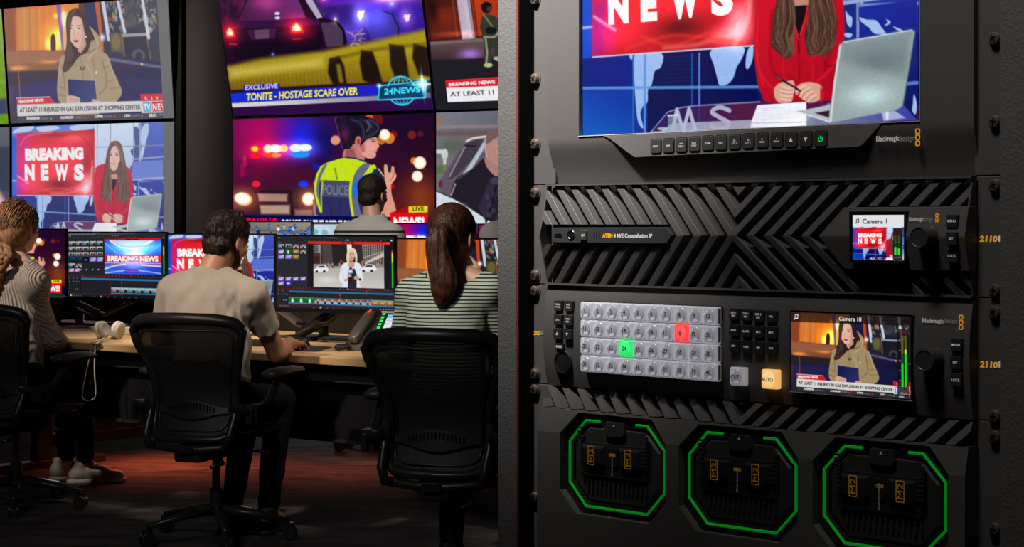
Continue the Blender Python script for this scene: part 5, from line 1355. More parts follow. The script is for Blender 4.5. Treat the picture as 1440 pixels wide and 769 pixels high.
mb.box(((ax0 + ax1) / 2, 0.0015, az0 + t_ / 2), (ax1 - ax0, 0.005, t_)); mb.box((ax1 - t_ / 2, 0.0015, (az0 + az1) / 2), (t_, 0.005, az1 - az0)); mb.build('aperture_trim', lip, mon, bevel=0.0002, bseg=1)
mb = MB(); mb.box(((ax0 + ax1) / 2, 0.0062, (az0 + az1) / 2), (ax1 - ax0, 0.003, az1 - az0)); mb.build('black_glass', glass_blk, mon)
pic_anchor = paint_anchor()
H_scr = 308.7 / (F / (RP + RU * sx0).y)
vis = np.concatenate([np.linspace(0, 0.30, 8)[:-1], np.linspace(0.30, 1, 240)])
scr = screen_mesh('screen', pic_anchor, sx0, sz0, sx1, sz0 + H_scr, 540, 0, mon, y=0.004, us=np.linspace(0, 1, 540), vs=vis)
# control strip below the aperture
bar = [(848, 192.5), (858, 196), (892, 221.5), (1207, 206.5), (1213, 203.5), (1239, 172.5)]
P = rkp(bar, 0.0012, zb); P[0] = (P[0][0], az0 - 0.0003); P[-1] = (P[-1][0], az0 - 0.0003)
mb = MB(); mb.prism(P, 0.002, -0.0012); mb.build('control_strip', mat('warm_grey_strip', (0.15, 0.14, 0.133), 0.45, bump=0.12, bscale=1400), mon, bevel=0.0004, bseg=2)
names = [['INPUT'], ['DISP'], ['H/V', 'DELAY'], ['BLUE', 'ONLY'], ['ZOOM'], ['PEAK'], ['3D', 'LUT 1'], ['3D', 'LUT 2'], ['H', 'MARK'], ['V', 'MARK'], [''], [''], ['']]
bx = [118, 210, 303, 397, 494, 590, 688, 788, 889, 993, 1097, 1204, 1311]; by = [184, 179, 174, 168, 162, 158, 152, 147, 142, 138, 137, 133, 130]
key_m = mat('dark_key', (0.055, 0.053, 0.05), 0.45)
pocket_m = mat('key_pocket', (0.008, 0.008, 0.008), 0.7)
for k in range(13):
    x, y = 900 + bx[k] / 5.143, 170 + by[k] / 5.143
    u, z = rk(x, y, 0.0012); z -= zb
    mb = MB(); mb.prism(rrect(u - 0.0066, z - 0.0066, u + 0.0066, z + 0.0066, 0.0022, 3), 0.0, -0.00135); pk = mb.build('button_pocket', pocket_m, mon)
    o = key(mon, u, z, 0.00135, 0.0112, 0.0116, 0.0009, key_m, names[k], r=0.0018, ts=0.0014)
    if k in (10, 11): tri_mark(o, u, z, 0.0018, -0.00235, ink_w, k == 10)
    if k == 12:
        green_i = mat('green_icon', (0.0, 0.5, 0.1), 0.5, emit=(0.0, 0.62, 0.08), estr=0.9)
        mb = MB(); mb.tube([(u + 0.002 * math.sin(a), -0.00235, z - 0.0001 + 0.002 * math.cos(a)) for a in np.linspace(0.6, 2 * math.pi - 0.6, 16)], 0.0003, 6); mb.tube([(u, -0.00235, z), (u, -0.00235, z + 0.0025)], 0.0003, 6); mb.build('power_mark', green_i, o)
maker_logo(mon, 1232.5, 1286, 194.5, 7.2, 0.0, zb, 1290.7, 180.5, 205.5)

# ---- 2. switcher with chevron grille
zb = Z2; zm = rk(1029, 331.5, 0.011)[1] - zb; Hh = Z1 - Z2
sw = rack_thing('video_switcher', 'rack video switcher with chevron grille and small Camera 1 display', 'video switcher', zb)
ears(sw, 0, Hh, (271, 387), (260, 408), zb)
uc = rk(1029, 331.5, 0.011)[0]; S = 0.01835; BW = 0.0083; RID = 0.011
lo, hi = 0.0016, Hh - 0.0016
wf = lambda z: RID * (1 - abs(z - zm) / (Hh / 2)) * 1.0 if True else 0
zp1 = rk(850, 319.5, 0.011)[1] - zb + 0.0022; zp0 = rk(850, 342.5, 0.011)[1] - zb - 0.0016
zq1 = rk(1250, 291.5, 0.006)[1] - zb + 0.0008; zq0 = rk(1250, 378, 0.006)[1] - zb - 0.0006
bars = MB()
for half in (1, -1):
    for sd in (-1, 1):
        for j in range(-24, 28):
            # band: centre line  (u-uc) - sd*half*(z-zm) = sd*j*S
            c0 = uc + sd * j * S
            z0_, z1_ = (zm, hi) if half > 0 else (lo, zm)
            pts = []
            sl = sd * half
            pts = [(c0 + sl * (z0_ - zm) - BW / 2, z0_), (c0 + sl * (z0_ - zm) + BW / 2, z0_), (c0 + sl * (z1_ - zm) + BW / 2, z1_), (c0 + sl * (z1_ - zm) - BW / 2, z1_)]
            # j counts outward at the ridge; mirrored halves meet at uc
            pts = clip(pts, -sd, 0, -sd * uc)
            pts = clip(pts, -1, 0, -(U_F0 + 0.001)) if pts else pts
            pts = clip(pts, 1, 0, U_F1 - 0.001) if pts else pts
            if pts and sd < 0 and j >= 4: pts = clip(pts, 0, -half, -(zp1 if half > 0 else -zp0) if half > 0 else zp0 * 1.0)
            if pts and sd > 0 and j >= 6: pts = clip(pts, 0, -half, -(zq1) if half > 0 else zq0)
            if len(pts) >= 3: face_prism(bars, pts, wf, 0.004)
bars.build('chevron_grille', paint, sw, bevel=0.0003, bseg=1)
mb = MB()
for z_ in (lo - 0.0008, hi + 0.0008): mb.box(((U_F0 + U_F1) / 2, 0.001, z_), (U_F1 - U_F0, 0.008, 0.0016))
for u_ in (U_F0 + 0.0007, U_F1 - 0.0007): face_prism(mb, [(u_ - 0.0007, lo), (u_ + 0.0007, lo), (u_ + 0.0007, zm), (u_ - 0.0007, zm)], wf, 0.004); face_prism(mb, [(u_ - 0.0007, zm), (u_ + 0.0007, zm), (u_ + 0.0007, hi), (u_ - 0.0007, hi)], wf, 0.004)
mb.build('grille_frame', paint, sw)
# perforated plate behind the bars
perf, n_, l_, b_ = new_mat('perforated_steel')
tc = n_.new('ShaderNodeTexCoord'); vo = n_.new('ShaderNodeTexVoronoi'); vo.feature = 'DISTANCE_TO_EDGE'; vo.inputs['Scale'].default_value = 240; vo.inputs['Randomness'].default_value = 0.15
cr = n_.new('ShaderNodeValToRGB'); cr.color_ramp.elements[0].position = 0.05; cr.color_ramp.elements[0].color = (0.035, 0.034, 0.033, 1); cr.color_ramp.elements[1].position = 0.10; cr.color_ramp.elements[1].color = (0.002, 0.002, 0.002, 1)
l_.new(tc.outputs['Object'], vo.inputs['Vector']); l_.new(vo.outputs['Distance'], cr.inputs[0]); l_.new(cr.outputs[0], b_.inputs['Base Color'])
mb = MB(); mb.box(((U_F0 + U_F1) / 2, 0.010, Hh / 2), (U_F1 - U_F0, 0.003, Hh - 0.002)); mb.build('perforated_plate', perf, sw)
# left name plate
wP = 0.0112
P = rkp([(775.4, 320.1), (936.7, 319.4), (944.6, 330.9), (936.7, 343), (775.4, 341.3)], wP, zb)
mb = MB(); mb.prism(P, 0.002, -wP); o_plate = mb.build('name_plate', mat('plate_grey', (0.05, 0.05, 0.05), 0.45), sw, bevel=0.0006, bseg=2)
u, z = rk(785, 330.9, wP); z -= zb
mb = MB(); mb.ring(rrect(u - 0.0044, z - 0.0016, u + 0.0044, z + 0.0016, 0.0002, 1), rrect(u - 0.0038, z - 0.0011, u + 0.0038, z + 0.0011, 0.0001, 1), -wP - 0.0003, -wP); mb.build('usb_port', steel, o_plate)
mb = MB(); mb.prism(rrect(u - 0.0038, z - 0.0011, u + 0.0038, z + 0.0011, 0.0001, 1), -wP - 0.0001, -wP); mb.box((u, -wP - 0.0002, z - 0.0003), (0.005, 0.0002, 0.0007)); mb.build('usb_slot', hole, o_plate)
u, z = rk(803.2, 330.4, wP); z -= zb
mb = MB(); mb.ring(circle(u, z, 0.0043), circle(u, z, 0.0033), -wP - 0.0006, -wP); mb.build('headphone_socket_rim', steel, o_plate, bevel=0.0001, bseg=1)
mb = MB(); mb.prism(circle(u, z, 0.0033), -wP - 0.0001, -wP); mb.build('headphone_socket', hole, o_plate)
u, z = rk(820.1, 330.9, wP + .001); z -= zb
kb = key(sw, u, z, wP, 0.0082, 0.0086, 0.0016, key_m, [''], r=0.0006, name='speaker_button')
mb = MB(); y_ = -wP - 0.0018
mb.prism([(u - 0.0016, z - 0.0006), (u - 0.0008, z - 0.0006), (u + 0.0001, z - 0.0015), (u + 0.0001, z + 0.0015), (u - 0.0008, z + 0.0006), (u - 0.0016, z + 0.0006)], y_, y_ + 0.0002)
for r_ in (0.0008, 0.0016): mb.tube([(u + 0.0003 + r_ * math.cos(a), y_, z + r_ * math.sin(a)) for a in np.linspace(-0.8, 0.8, 6)], 0.00018, 5)
mb.build('speaker_mark', ink_w, kb)
for x_ in (835.8, 839.2, 842.6):
    u, z = rk(x_, 331, wP); z -= zb; mb = MB(); mb.prism(rrect(u - 0.0006, z - 0.003, u + 0.0006, z + 0.003, 0.0005, 2), -wP - 0.0001, -wP); mb.build('speaker_slot', hole, o_plate)
rt('ATEM', ink_o, o_plate, 847.3, 861.5, 331, 5.4, wP, zb, bold=0.05)
rt('4 M/E Constellation IP', ink_w, o_plate, 863, 917.6, 331.3, 5.4, wP, zb, bold=0.03)
# right control panel, peaked like the grille
tip = rk(1151, 333, 0.0125); lw = 0.0125
wq = lambda z: lw - (0.0055) * abs(z - zm) / 0.0235
c1 = rk(1187, 291.5, 0.007); c2 = rk(1187, 378, 0.007); zt_, zb_ = c1[1] - zb, c2[1] - zb
mb = MB()
face_prism(mb, [(tip[0], zm), (U_F1 + 0.0005, zm), (U_F1 + 0.0005, zt_), (c1[0], zt_)], wq, 0.004)
face_prism(mb, [(tip[0], zm), (c2[0], zb_), (U_F1 + 0.0005, zb_), (U_F1 + 0.0005, zm)], wq, 0.004)
qp = mb.build('control_panel', paint, sw, bevel=0.0004, bseg=2)
w_s = 0.0090
q4 = rkp([(1196, 298.5), (1271, 299), (1271.3, 369), (1196, 367.5)], lw + 0.0006, zb)
ux0, ux1 = q4[0][0], q4[2][0]; uz1 = (q4[0][1] + q4[1][1]) / 2; uz0 = (q4[2][1] + q4[3][1]) / 2
wf_ = lambda z: wq(z) + 0.0004
mb = MB()
outer = [(ux0 - 0.001, uz0 - 0.001), (ux1 + 0.001, uz0 - 0.001), (ux1 + 0.001, uz1 + 0.001), (ux0 - 0.001, uz1 + 0.001)]
mb.ring(outer, [(ux0, uz0), (ux1, uz0), (ux1, uz1), (ux0, uz1)], -lw - 0.0012, -0.006); mb.build('display_frame', black_pl, sw, bevel=0.0004, bseg=2)
mb = MB(); mb.box(((ux0 + ux1) / 2, -lw - 0.0004, (uz0 + uz1) / 2), (ux1 - ux0, 0.0006, uz1 - uz0)); mb.build('display_glass', glass_blk, sw)
pl = Pic(560, 500, (10, 10, 12)); pl.frame([(503, 280), (780, 281), (783, 528), (503, 527)])
pl.paste(pic_anchor, [(503, 340), (835, 340), (835, 532), (503, 532)])
pl.px(500, 276, 790, 345, (226, 226, 230)); pl.text('Camera 1', (556, 327), (690, 327), 26, (40, 40, 48), 0.02)
for a_, b_ in (((524, 322), (524, 304)), ((536, 320), (536, 301)), ((524, 304), (536, 301))): pl.line([a_, b_], 3.5, (30, 30, 36), 1)
pl.ell(521, 323, 4, 3.5, (30, 30, 36), 1); pl.ell(533, 321, 4, 3.5, (30, 30, 36), 1)
pl.px(724, 352, 773, 526, (14, 16, 20), 1, 0.92)
for x_, t_ in ((731, 455), (750, 462)):
    pl.px(x_, 362, x_ + 12, 392, (70, 16, 18), 1); pl.px(x_, 392, x_ + 12, 430, (70, 66, 20), 1); pl.px(x_, 430, x_ + 12, 434, (30, 180, 40), 1); pl.px(x_, 436, x_ + 12, 498, (14, 60, 20), 1); pl.px(x_, t_, x_ + 12, 498, (60, 220, 50), 1)
pl.text('0.0dB', (730, 517), (766, 517), 10, (170, 170, 175))
sq = rkp([(1199.2, 302), (1270.4, 302.5), (1271, 365.7), (1199.2, 365.4)], lw + 0.0009, zb)
screen_mesh('display_screen', pl, sq[0][0], (sq[2][1] + sq[3][1]) / 2, sq[2][0], (sq[0][1] + sq[1][1]) / 2, 150, 130, sw, y=-lw - 0.0009)
big_knob(sw, 1291.5, 334, lw - 0.001, 0.0082, 0.013, zb)
maker_logo(sw, 1278.6, 1312, 307.8, 5.0, wq(rk(1295, 307, 0.01)[1] - zb) + 0.0004, zb, 1317.7, 300, 315.8)
for (x_, y_, t_) in ((1338.5, 310.6, 'MENU'), (1337.5, 335.3, 'SET'), (1338.5, 359.8, 'LOCK')):
    w_ = wq(rk(x_, y_, 0.01)[1] - zb) - 0.0005; u, z = rk(x_, y_, w_ + 0.0028); key(sw, u, z - zb, w_, 0.0094, 0.0094, 0.0030, key_blk, [t_], r=0.0006, ts=0.0018)
rt('2110', ink_o, sw, 1377.5, 1403, 335.5, 8.2, -EAR * -1 + 0.0002, zb, bold=0.05, shear=0.1, name='ear_lettering'); rt('IP', ink_w, sw, 1404, 1415, 335.5, 8.2, EAR + 0.0002, zb, bold=0.03, name='ear_lettering')

# ---- 3. switcher control panel
zb = Z3; Hh = Z2 - Z3
cp = rack_thing('rack_control_panel', 'rack control panel with forty numbered push buttons and Camera 18 display', 'control panel', zb)
ears(cp, 0, Hh, (409, 526), (439, 586), zb)
prof = [(0.0004 + (Hh - 0.0008) * t, 0.0058 * (1 - (2 * t - 1) ** 2) - 0.0002) for t in np.linspace(0, 1, 17)]
wcp = lambda z: 0.0058 * (1 - (2 * z / Hh - 1) ** 2) - 0.0002
mb = MB(); profile_face(mb, U_F0, U_F1, prof, 0.02); mb.build('front_panel', paint, cp, smooth='angle')
s_ = 4.0486
WB = 0.0058; HB = 0.0062
cx = [420, 492, 567, 643, 719, 797, 877, 958, 1040, 1124]
ua = rk(720 + 420 / s_, 400 + 300 / s_, WB + HB)[0]; ub = rk(720 + 1124 / s_, 400 + 350 / s_, WB + HB)[0]
za = rk(720 + 420 / s_, 400 + 148 / s_, WB + HB)[1] - zb; zc = rk(720 + 420 / s_, 400 + 450 / s_, WB + HB)[1] - zb
pitch = (ub - ua) / 9; pz = (za - zc) / 3
print('button pitch', pitch, pz)
mb = MB(); mb.box(((ua + ub) / 2, -WB + 0.0008, (za + zc) / 2), (ub - ua + pitch * 1.02, 0.002, za - zc + pz * 1.04)); mb.build('button_bed', black_pl, cp)


def clear_button(u, z, sx, sz, text, cm, lm, ts=0.0034):
    mb = MB()
    mb.prism(rrect(u - sx / 2, z - sz / 2, u + sx / 2, z + sz / 2, 0.0014, 3), -WB, -WB - HB * 0.70)
    mb.prism(rrect(u - sx / 2, z - sz / 2, u + sx / 2, z + sz / 2, 0.0014, 3), -WB - HB * 0.70, -WB - HB * 0.93, scale1=0.90)
    mb.prism(rrect(u - sx * .45, z - sz * .45, u + sx * .45, z + sz * .45, 0.0014, 3), -WB - HB * 0.93, -WB - HB, scale1=0.93)
    o = mb.build('push_button', cm, cp)
    mb = MB(); R = []
    for rr, h in ((1.0, 0.0), (0.97, 0.0004), (0.8, 0.0009), (0.5, 0.0013), (0.2, 0.0015), (0.01, 0.0015)):
        R.append([(u + sx * 0.37 * rr * math.copysign(abs(math.cos(a)) ** 0.85, math.cos(a)), -WB - HB - h, z + sz * 0.41 * rr * math.copysign(abs(math.sin(a)) ** 0.85, math.sin(a))) for a in np.linspace(0, 2 * math.pi, 25)[:-1]])
    mb.loft(R); ln = mb.build('lens', lm, o, smooth='angle')
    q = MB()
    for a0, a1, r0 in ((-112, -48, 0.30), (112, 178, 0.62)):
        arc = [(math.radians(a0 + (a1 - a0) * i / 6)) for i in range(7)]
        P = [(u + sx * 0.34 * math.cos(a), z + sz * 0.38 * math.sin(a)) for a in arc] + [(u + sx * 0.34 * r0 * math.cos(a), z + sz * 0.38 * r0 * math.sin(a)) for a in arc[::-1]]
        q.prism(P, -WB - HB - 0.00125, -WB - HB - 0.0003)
    if lm is lens_m: q.build('lens_glint', mat('painted_glint', (0.8, 0.8, 0.85), 0.2, emit=(0.85, 0.85, 0.95), estr=0.22), o)  # pale glowing wedges: the lens highlight put in as shapes
    if text: lettering(text, ink_k, o, (u, z), ts, y=-WB - HB - 0.00165, bold=0.02)
    return o


for r in range(4):
    for c in range(10):
        n = r * 10 + c + 1
        cm, lm = (red_m, redl_m) if n == 18 else (grn_m, grnl_m) if n == 24 else (cap_m, lens_m)
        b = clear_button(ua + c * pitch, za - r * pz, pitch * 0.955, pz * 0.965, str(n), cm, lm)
        if n in (18, 24): b['label'] = 'lit red button numbered 18' if n == 18 else 'lit green button numbered 24'
    uu = ua + 9.5 * pitch + 0.0004
mb = MB(); 
for r in range(4): mb.box((ua + 9.5 * pitch - 0.0002, -WB - HB * 0.42, za - r * pz), (0.0006, HB * 0.5, pz * 0.80))
mb.build('button_side_strip', side_m, cp)
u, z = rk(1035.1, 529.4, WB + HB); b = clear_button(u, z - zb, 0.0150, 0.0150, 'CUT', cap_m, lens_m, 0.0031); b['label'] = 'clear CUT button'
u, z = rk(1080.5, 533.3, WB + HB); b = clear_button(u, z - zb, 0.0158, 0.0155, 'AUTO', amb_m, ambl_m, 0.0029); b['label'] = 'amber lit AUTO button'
for (x_, y_, t_) in ((262, 120, ['PROD', 'TALK']), (322, 122, ['ENG', 'TALK']), (260, 200, ['CALL']), (318, 203, ['PGM', 'MIX']), (258, 280, ['']), (315, 283, [''])):
    X_, Y_ = 720 + x_ / s_, 400 + y_ / s_
    w_ = wcp(rk(X_, Y_, 0.003)[1] - zb) - 0.0003; u, z = rk(X_, Y_, w_ + 0.003)
    o = key(cp, u, z - zb, w_, 0.0094, 0.0094, 0.0034, key_blk, t_, r=0.0007, ts=0.0015)
    if t_ == ['']: tri_mark(o, u, z - zb, 0.0014, -w_ - 0.0035, ink_w, x_ < 300, True)
labs = [[['KEY 1', 'MIX'], ['DSK 1', 'MIX'], ['DSK 2', 'MIX'], ['FTB']], [['BARS'], ['BLACK'], ['MP 1'], ['MP 2']], [['MIX'], ['WIPE'], ['DIP'], ['DVE']]]
cen = [[(375, 162), (462, 168), (552, 174), (643, 180)], [(370, 277), (458, 285), (548, 291), (640, 295)], [(368, 390), (457, 397), (546, 403), (638, 408)]]
for r in range(3):
    for c in range(4):
        X_, Y_ = 960 + cen[1][c][0] / 5.126, 410 + cen[r][c][1] / 5.126
        w_ = wcp(rk(X_, Y_, 0.003)[1] - zb) - 0.0003; u, z = rk(X_, Y_, w_ + 0.003)
        key(cp, u, z - zb, w_, 0.0098, 0.0096, 0.0036, key_blk, labs[r][c], r=0.0007, ts=0.0016)
# round five-pin socket with its release latch
u, z = rk(794, 508.7, 0.003); z -= zb; M = Matrix.Translation((u, -0.0042, z)) @ Matrix.Rotation(math.radians(90), 4, 'X')
mb = MB(); mb.lathe([(0.0108, -0.002), (0.0108, 0.0012), (0.0100, 0.0020), (0.0086, 0.0020), (0.0082, 0.0006), (0.0001, 0.0006)], M, 40); xs = mb.build('round_socket', black_mt, cp, smooth='angle')
mb = MB(); mb.prism(circle(u, z, 0.0076, 32), -0.0056, -0.004); mb.build('socket_face', black_pl, xs)
mb = MB()
for k in range(5):
    a = math.radians(-90 + (k - 2) * 48); mb.prism(circle(u + 0.0045 * math.cos(a), z + 0.0045 * math.sin(a), 0.0008, 10), -0.0058, -0.0055)
mb.build('pin_holes', hole, xs)
ul, zl = rk(790, 487, 0.004); zl -= zb
mb = MB(); mb.prism(rrect(ul - 0.0052, zl - 0.0030, ul + 0.0052, zl + 0.0030, 0.001, 3), -0.001, -0.0074); o = mb.build('release_latch', black_pl, xs, bevel=0.0005); lettering('PUSH', ink_w, o, (ul, zl), 0.0022, 0.0072, y=-0.0076, bold=0.03)
# display
q4 = rkp([(1111.5, 437.6), (1282.5, 445.5), (1281.5, 563.8), (1112, 548.3)], 0.0066, zb)
ux0, ux1 = q4[0][0], q4[2][0]; uz1 = (q4[0][1] + q4[1][1]) / 2; uz0 = (q4[2][1] + q4[3][1]) / 2
mb = MB(); mb.prism(rrect(ux0 - 0.0012, uz0 - 0.0012, ux1 + 0.0012, uz1 + 0.0012, 0.0015, 3), -0.0005, -0.0062); mb.build('display_glass', glass_blk, cp, bevel=0.0003, bseg=1)
pic_rep = paint_reporter()
pl = Pic(768, 516, (10, 10, 12)); Q7 = [(8, 42), (945, 85), (940, 735), (12, 650)]; pl.frame(Q7); pl.paste(pic_rep, [(12, 46), (935, 90), (932, 728), (16, 650)])
pl.poly([(8, 40), (950, 84), (946, 160), (10, 120)], (24, 14, 14), 2, 0.72); pl.text('Camera 18', (380, 113), (554, 121), 32, (246, 246, 246), 0.015)
for a_, b_ in (((44, 96), (46, 66)), ((64, 92), (66, 62)), ((46, 68), (66, 64))): pl.line([a_, b_], 5, (250, 250, 250), 1.5)
pl.ell(40, 98, 6, 5, (250, 250, 250), 1.5); pl.ell(60, 94, 6, 5, (250, 250, 250), 1.5)
pl.poly([(834, 182), (925, 188), (920, 715), (832, 700)], (12, 12, 18), 1.5, 0.72)
for x_, g_ in ((865, 455), (890, 372)):
    pl.px(x_, 197, x_ + 16, 240, (110, 20, 26), 1); pl.px(x_, 240, x_ + 16, 375, (96, 92, 26), 1); pl.px(x_, 375, x_ + 16, 633, (10, 84, 30), 1); pl.px(x_, g_, x_ + 16, 633, (20, 214, 30), 1)
pl.px(890, 345, 906, 374, (226, 214, 30), 1)
for k in range(5): pl.line([(848, 270 + k * 78), (858, 270 + k * 78)], 4, (170, 170, 175), 1)
pl.text('-20dB', (848, 690), (910, 696), 18, (190, 186, 190))
screen_mesh('display_screen', pl, ux0, uz0, ux1, uz1, 340, 230, cp, y=-0.0066)
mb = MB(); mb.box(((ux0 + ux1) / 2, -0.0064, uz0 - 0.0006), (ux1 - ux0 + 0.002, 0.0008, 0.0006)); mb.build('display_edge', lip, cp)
big_knob(cp, 1299.5, 506.6, 0.005, 0.0086, 0.013, zb)
for (x_, y_, t_) in ((1344.5, 484.8, 'MENU'), (1343.5, 509.7, 'SET'), (1344.5, 534.3, 'LOCK')):
    w_ = wcp(rk(x_, y_, 0.003)[1] - zb) - 0.0003; u, z = rk(x_, y_, w_ + 0.0028); key(cp, u, z - zb, w_, 0.0094, 0.0098, 0.0032, key_blk, [t_], r=0.0006, ts=0.0018)
maker_logo(cp, 1297.4, 1346, 450.8, 6.0, 0.0046, zb, 1351.6, 442.5, 464)
rt('2110', ink_o, cp, 1378, 1403.5, 512.3, 8.6, EAR + 0.0002, zb, bold=0.05, shear=0.1, name='ear_lettering'); rt('IP', ink_w, cp, 1404.5, 1416, 512.3, 8.6, EAR + 0.0002, zb, bold=0.03, name='ear_lettering')
rt('12G', ink_o, cp, 748, 759, 468, 5.6, EAR + 0.0002, zb, bold=0.06, shear=0.1, name='ear_lettering'); rt('SDI', ink_g, cp, 760, 768.5, 468, 5.6, EAR + 0.0002, zb, bold=0.04, name='ear_lettering')

# ---- 4. media dock with three green-lit bays
zb = Z4; Hh = Z3 - Z4
dk = rack_thing('media_dock', 'rack storage dock with three green-lit octagonal drive bays', 'storage dock', zb)
ears(dk, 0, Hh, (548, 700), (615, 745), zb)
zs = rk(773.6, 571.5, 0.006)[1] - zb; zf = rk(765, 601, 0.012)[1] - zb
wd = lambda z: 0.0075 * (Hh - z) / (Hh - zs)
uc = rk(1041, 575, 0.003)[0]
bars = MB(); S3, B3 = 0.0183, 0.0083
for sd in (-1, 1):
    for j in range(-4, 30):
        c0 = uc + sd * j * S3; z0_, z1_ = zs, Hh - 0.001
        pts = [(c0 - B3 / 2, z0_), (c0 + B3 / 2, z0_), (c0 + sd * (z1_ - z0_) + B3 / 2, z1_), (c0 + sd * (z1_ - z0_) - B3 / 2, z1_)]
        pts = clip(pts, -sd, 0, -sd * uc)
        pts = clip(pts, -1, 0, -(U_F0 + 0.0005)) if pts else pts
        pts = clip(pts, 1, 0, U_F1 - 0.0005) if pts else pts
        if len(pts) >= 3: face_prism(bars, pts, wd, 0.006)
bars.build('vent_bars', paint, dk)
mb = MB(); mb.box(((U_F0 + U_F1) / 2, 0.009, (zs + Hh) / 2), (U_F1 - U_F0, 0.004, Hh - zs)); mb.build('perforated_plate', perf, dk)
bays = []
for k, xl in enumerate((794.5, 959.8, 1152.0)):
    bays.append(rk(xl, (650, 665, 690)[k], 0.012)[0])
bw = rk(927.4, 650, 0.012)[0] - bays[0]
pt_ = (bays[2] - bays[0]) / 2; bays = [bays[0] + pt_ * k for k in range(3)]
zt_b = rk(815.6, 591.5, 0.012)[1] - zb; zb_b = rk(817.5, 712.5, 0.012)[1] - zb
print('bay', bw, pt_, zt_b - zb_b, 'pitch', bays)
WF = 0.012


def octo(x0, z0, x1, z1, c):
    return [(x0 + c, z0), (x1 - c, z0), (x1, z0 + c), (x1, z1 - c), (x1 - c, z1), (x0 + c, z1), (x0, z1 - c), (x0, z0 + c)]


# faceplate with three octagonal openings, built from strips around each opening
mb = MB(); CC = 0.019; mg = 0.0065
topz = zs - 0.0008
cells = []
edges = [U_F0 - 0.001] + [(bays[k] + bw + bays[k + 1]) / 2 for k in range(2)] + [U_F1 + 0.0005]
for k in range(3):
    x0, x1 = bays[k] - mg, bays[k] + bw + mg; z0_, z1_ = zb_b - mg, zt_b + mg
    O = octo(x0, z0_, x1, z1_, CC)
    a_, b_ = edges[k], edges[k + 1]
    # outer points matching the octagon's corners
    Q = [(O[0][0], 0.001), (O[1][0], 0.001), (b_, O[2][1]), (b_, O[3][1]), (O[4][0], topz), (O[5][0], topz), (a_, O[6][1]), (a_, O[7][1])]
    def fy(z): return -(WF if z < zf else WF - 0.0045 * (z - zf) / (topz - zf))
    def quad(p, q, r, s2): 
        pts = [p, q, r, s2]
        mb.add([(x_, fy(z_), z_) for x_, z_ in pts] + [(x_, 0.006, z_) for x_, z_ in pts], [(0, 1, 2, 3), (7, 6, 5, 4), (0, 4, 5, 1), (1, 5, 6, 2), (2, 6, 7, 3), (3, 7, 4, 0)])
    quad(O[0], O[1], Q[1], Q[0]); quad(O[2], Q[2], Q[3], O[3]); quad(O[4], Q[4], Q[5], O[5]); quad(O[6], Q[6], Q[7], O[7])
    quad(O[1], Q[1], (b_, 0.001), O[2]); mb.add([(x_, fy(z_), z_) for x_, z_ in (O[2], (b_, 0.001), Q[2])] , [(0, 1, 2)])
    quad(O[3], Q[3], (b_, topz), O[4]); mb.add([(x_, fy(z_), z_) for x_, z_ in (O[4], (b_, topz), Q[4])], [(0, 1, 2)])
    quad(O[5], Q[5], (a_, topz), O[6]); mb.add([(x_, fy(z_), z_) for x_, z_ in (O[6], (a_, topz), Q[6])], [(0, 1, 2)])
    quad(O[7], Q[7], (a_, 0.001), O[0]); mb.add([(x_, fy(z_), z_) for x_, z_ in (O[0], (a_, 0.001), Q[0])], [(0, 1, 2)])
mb.build('faceplate', paint, dk)
mb = MB(); mb.box(((U_F0 + U_F1) / 2, 0.004, zs / 2), (U_F1 - U_F0, 0.006, zs - 0.002)); mb.build('bay_back', hole, dk)
module_src = None
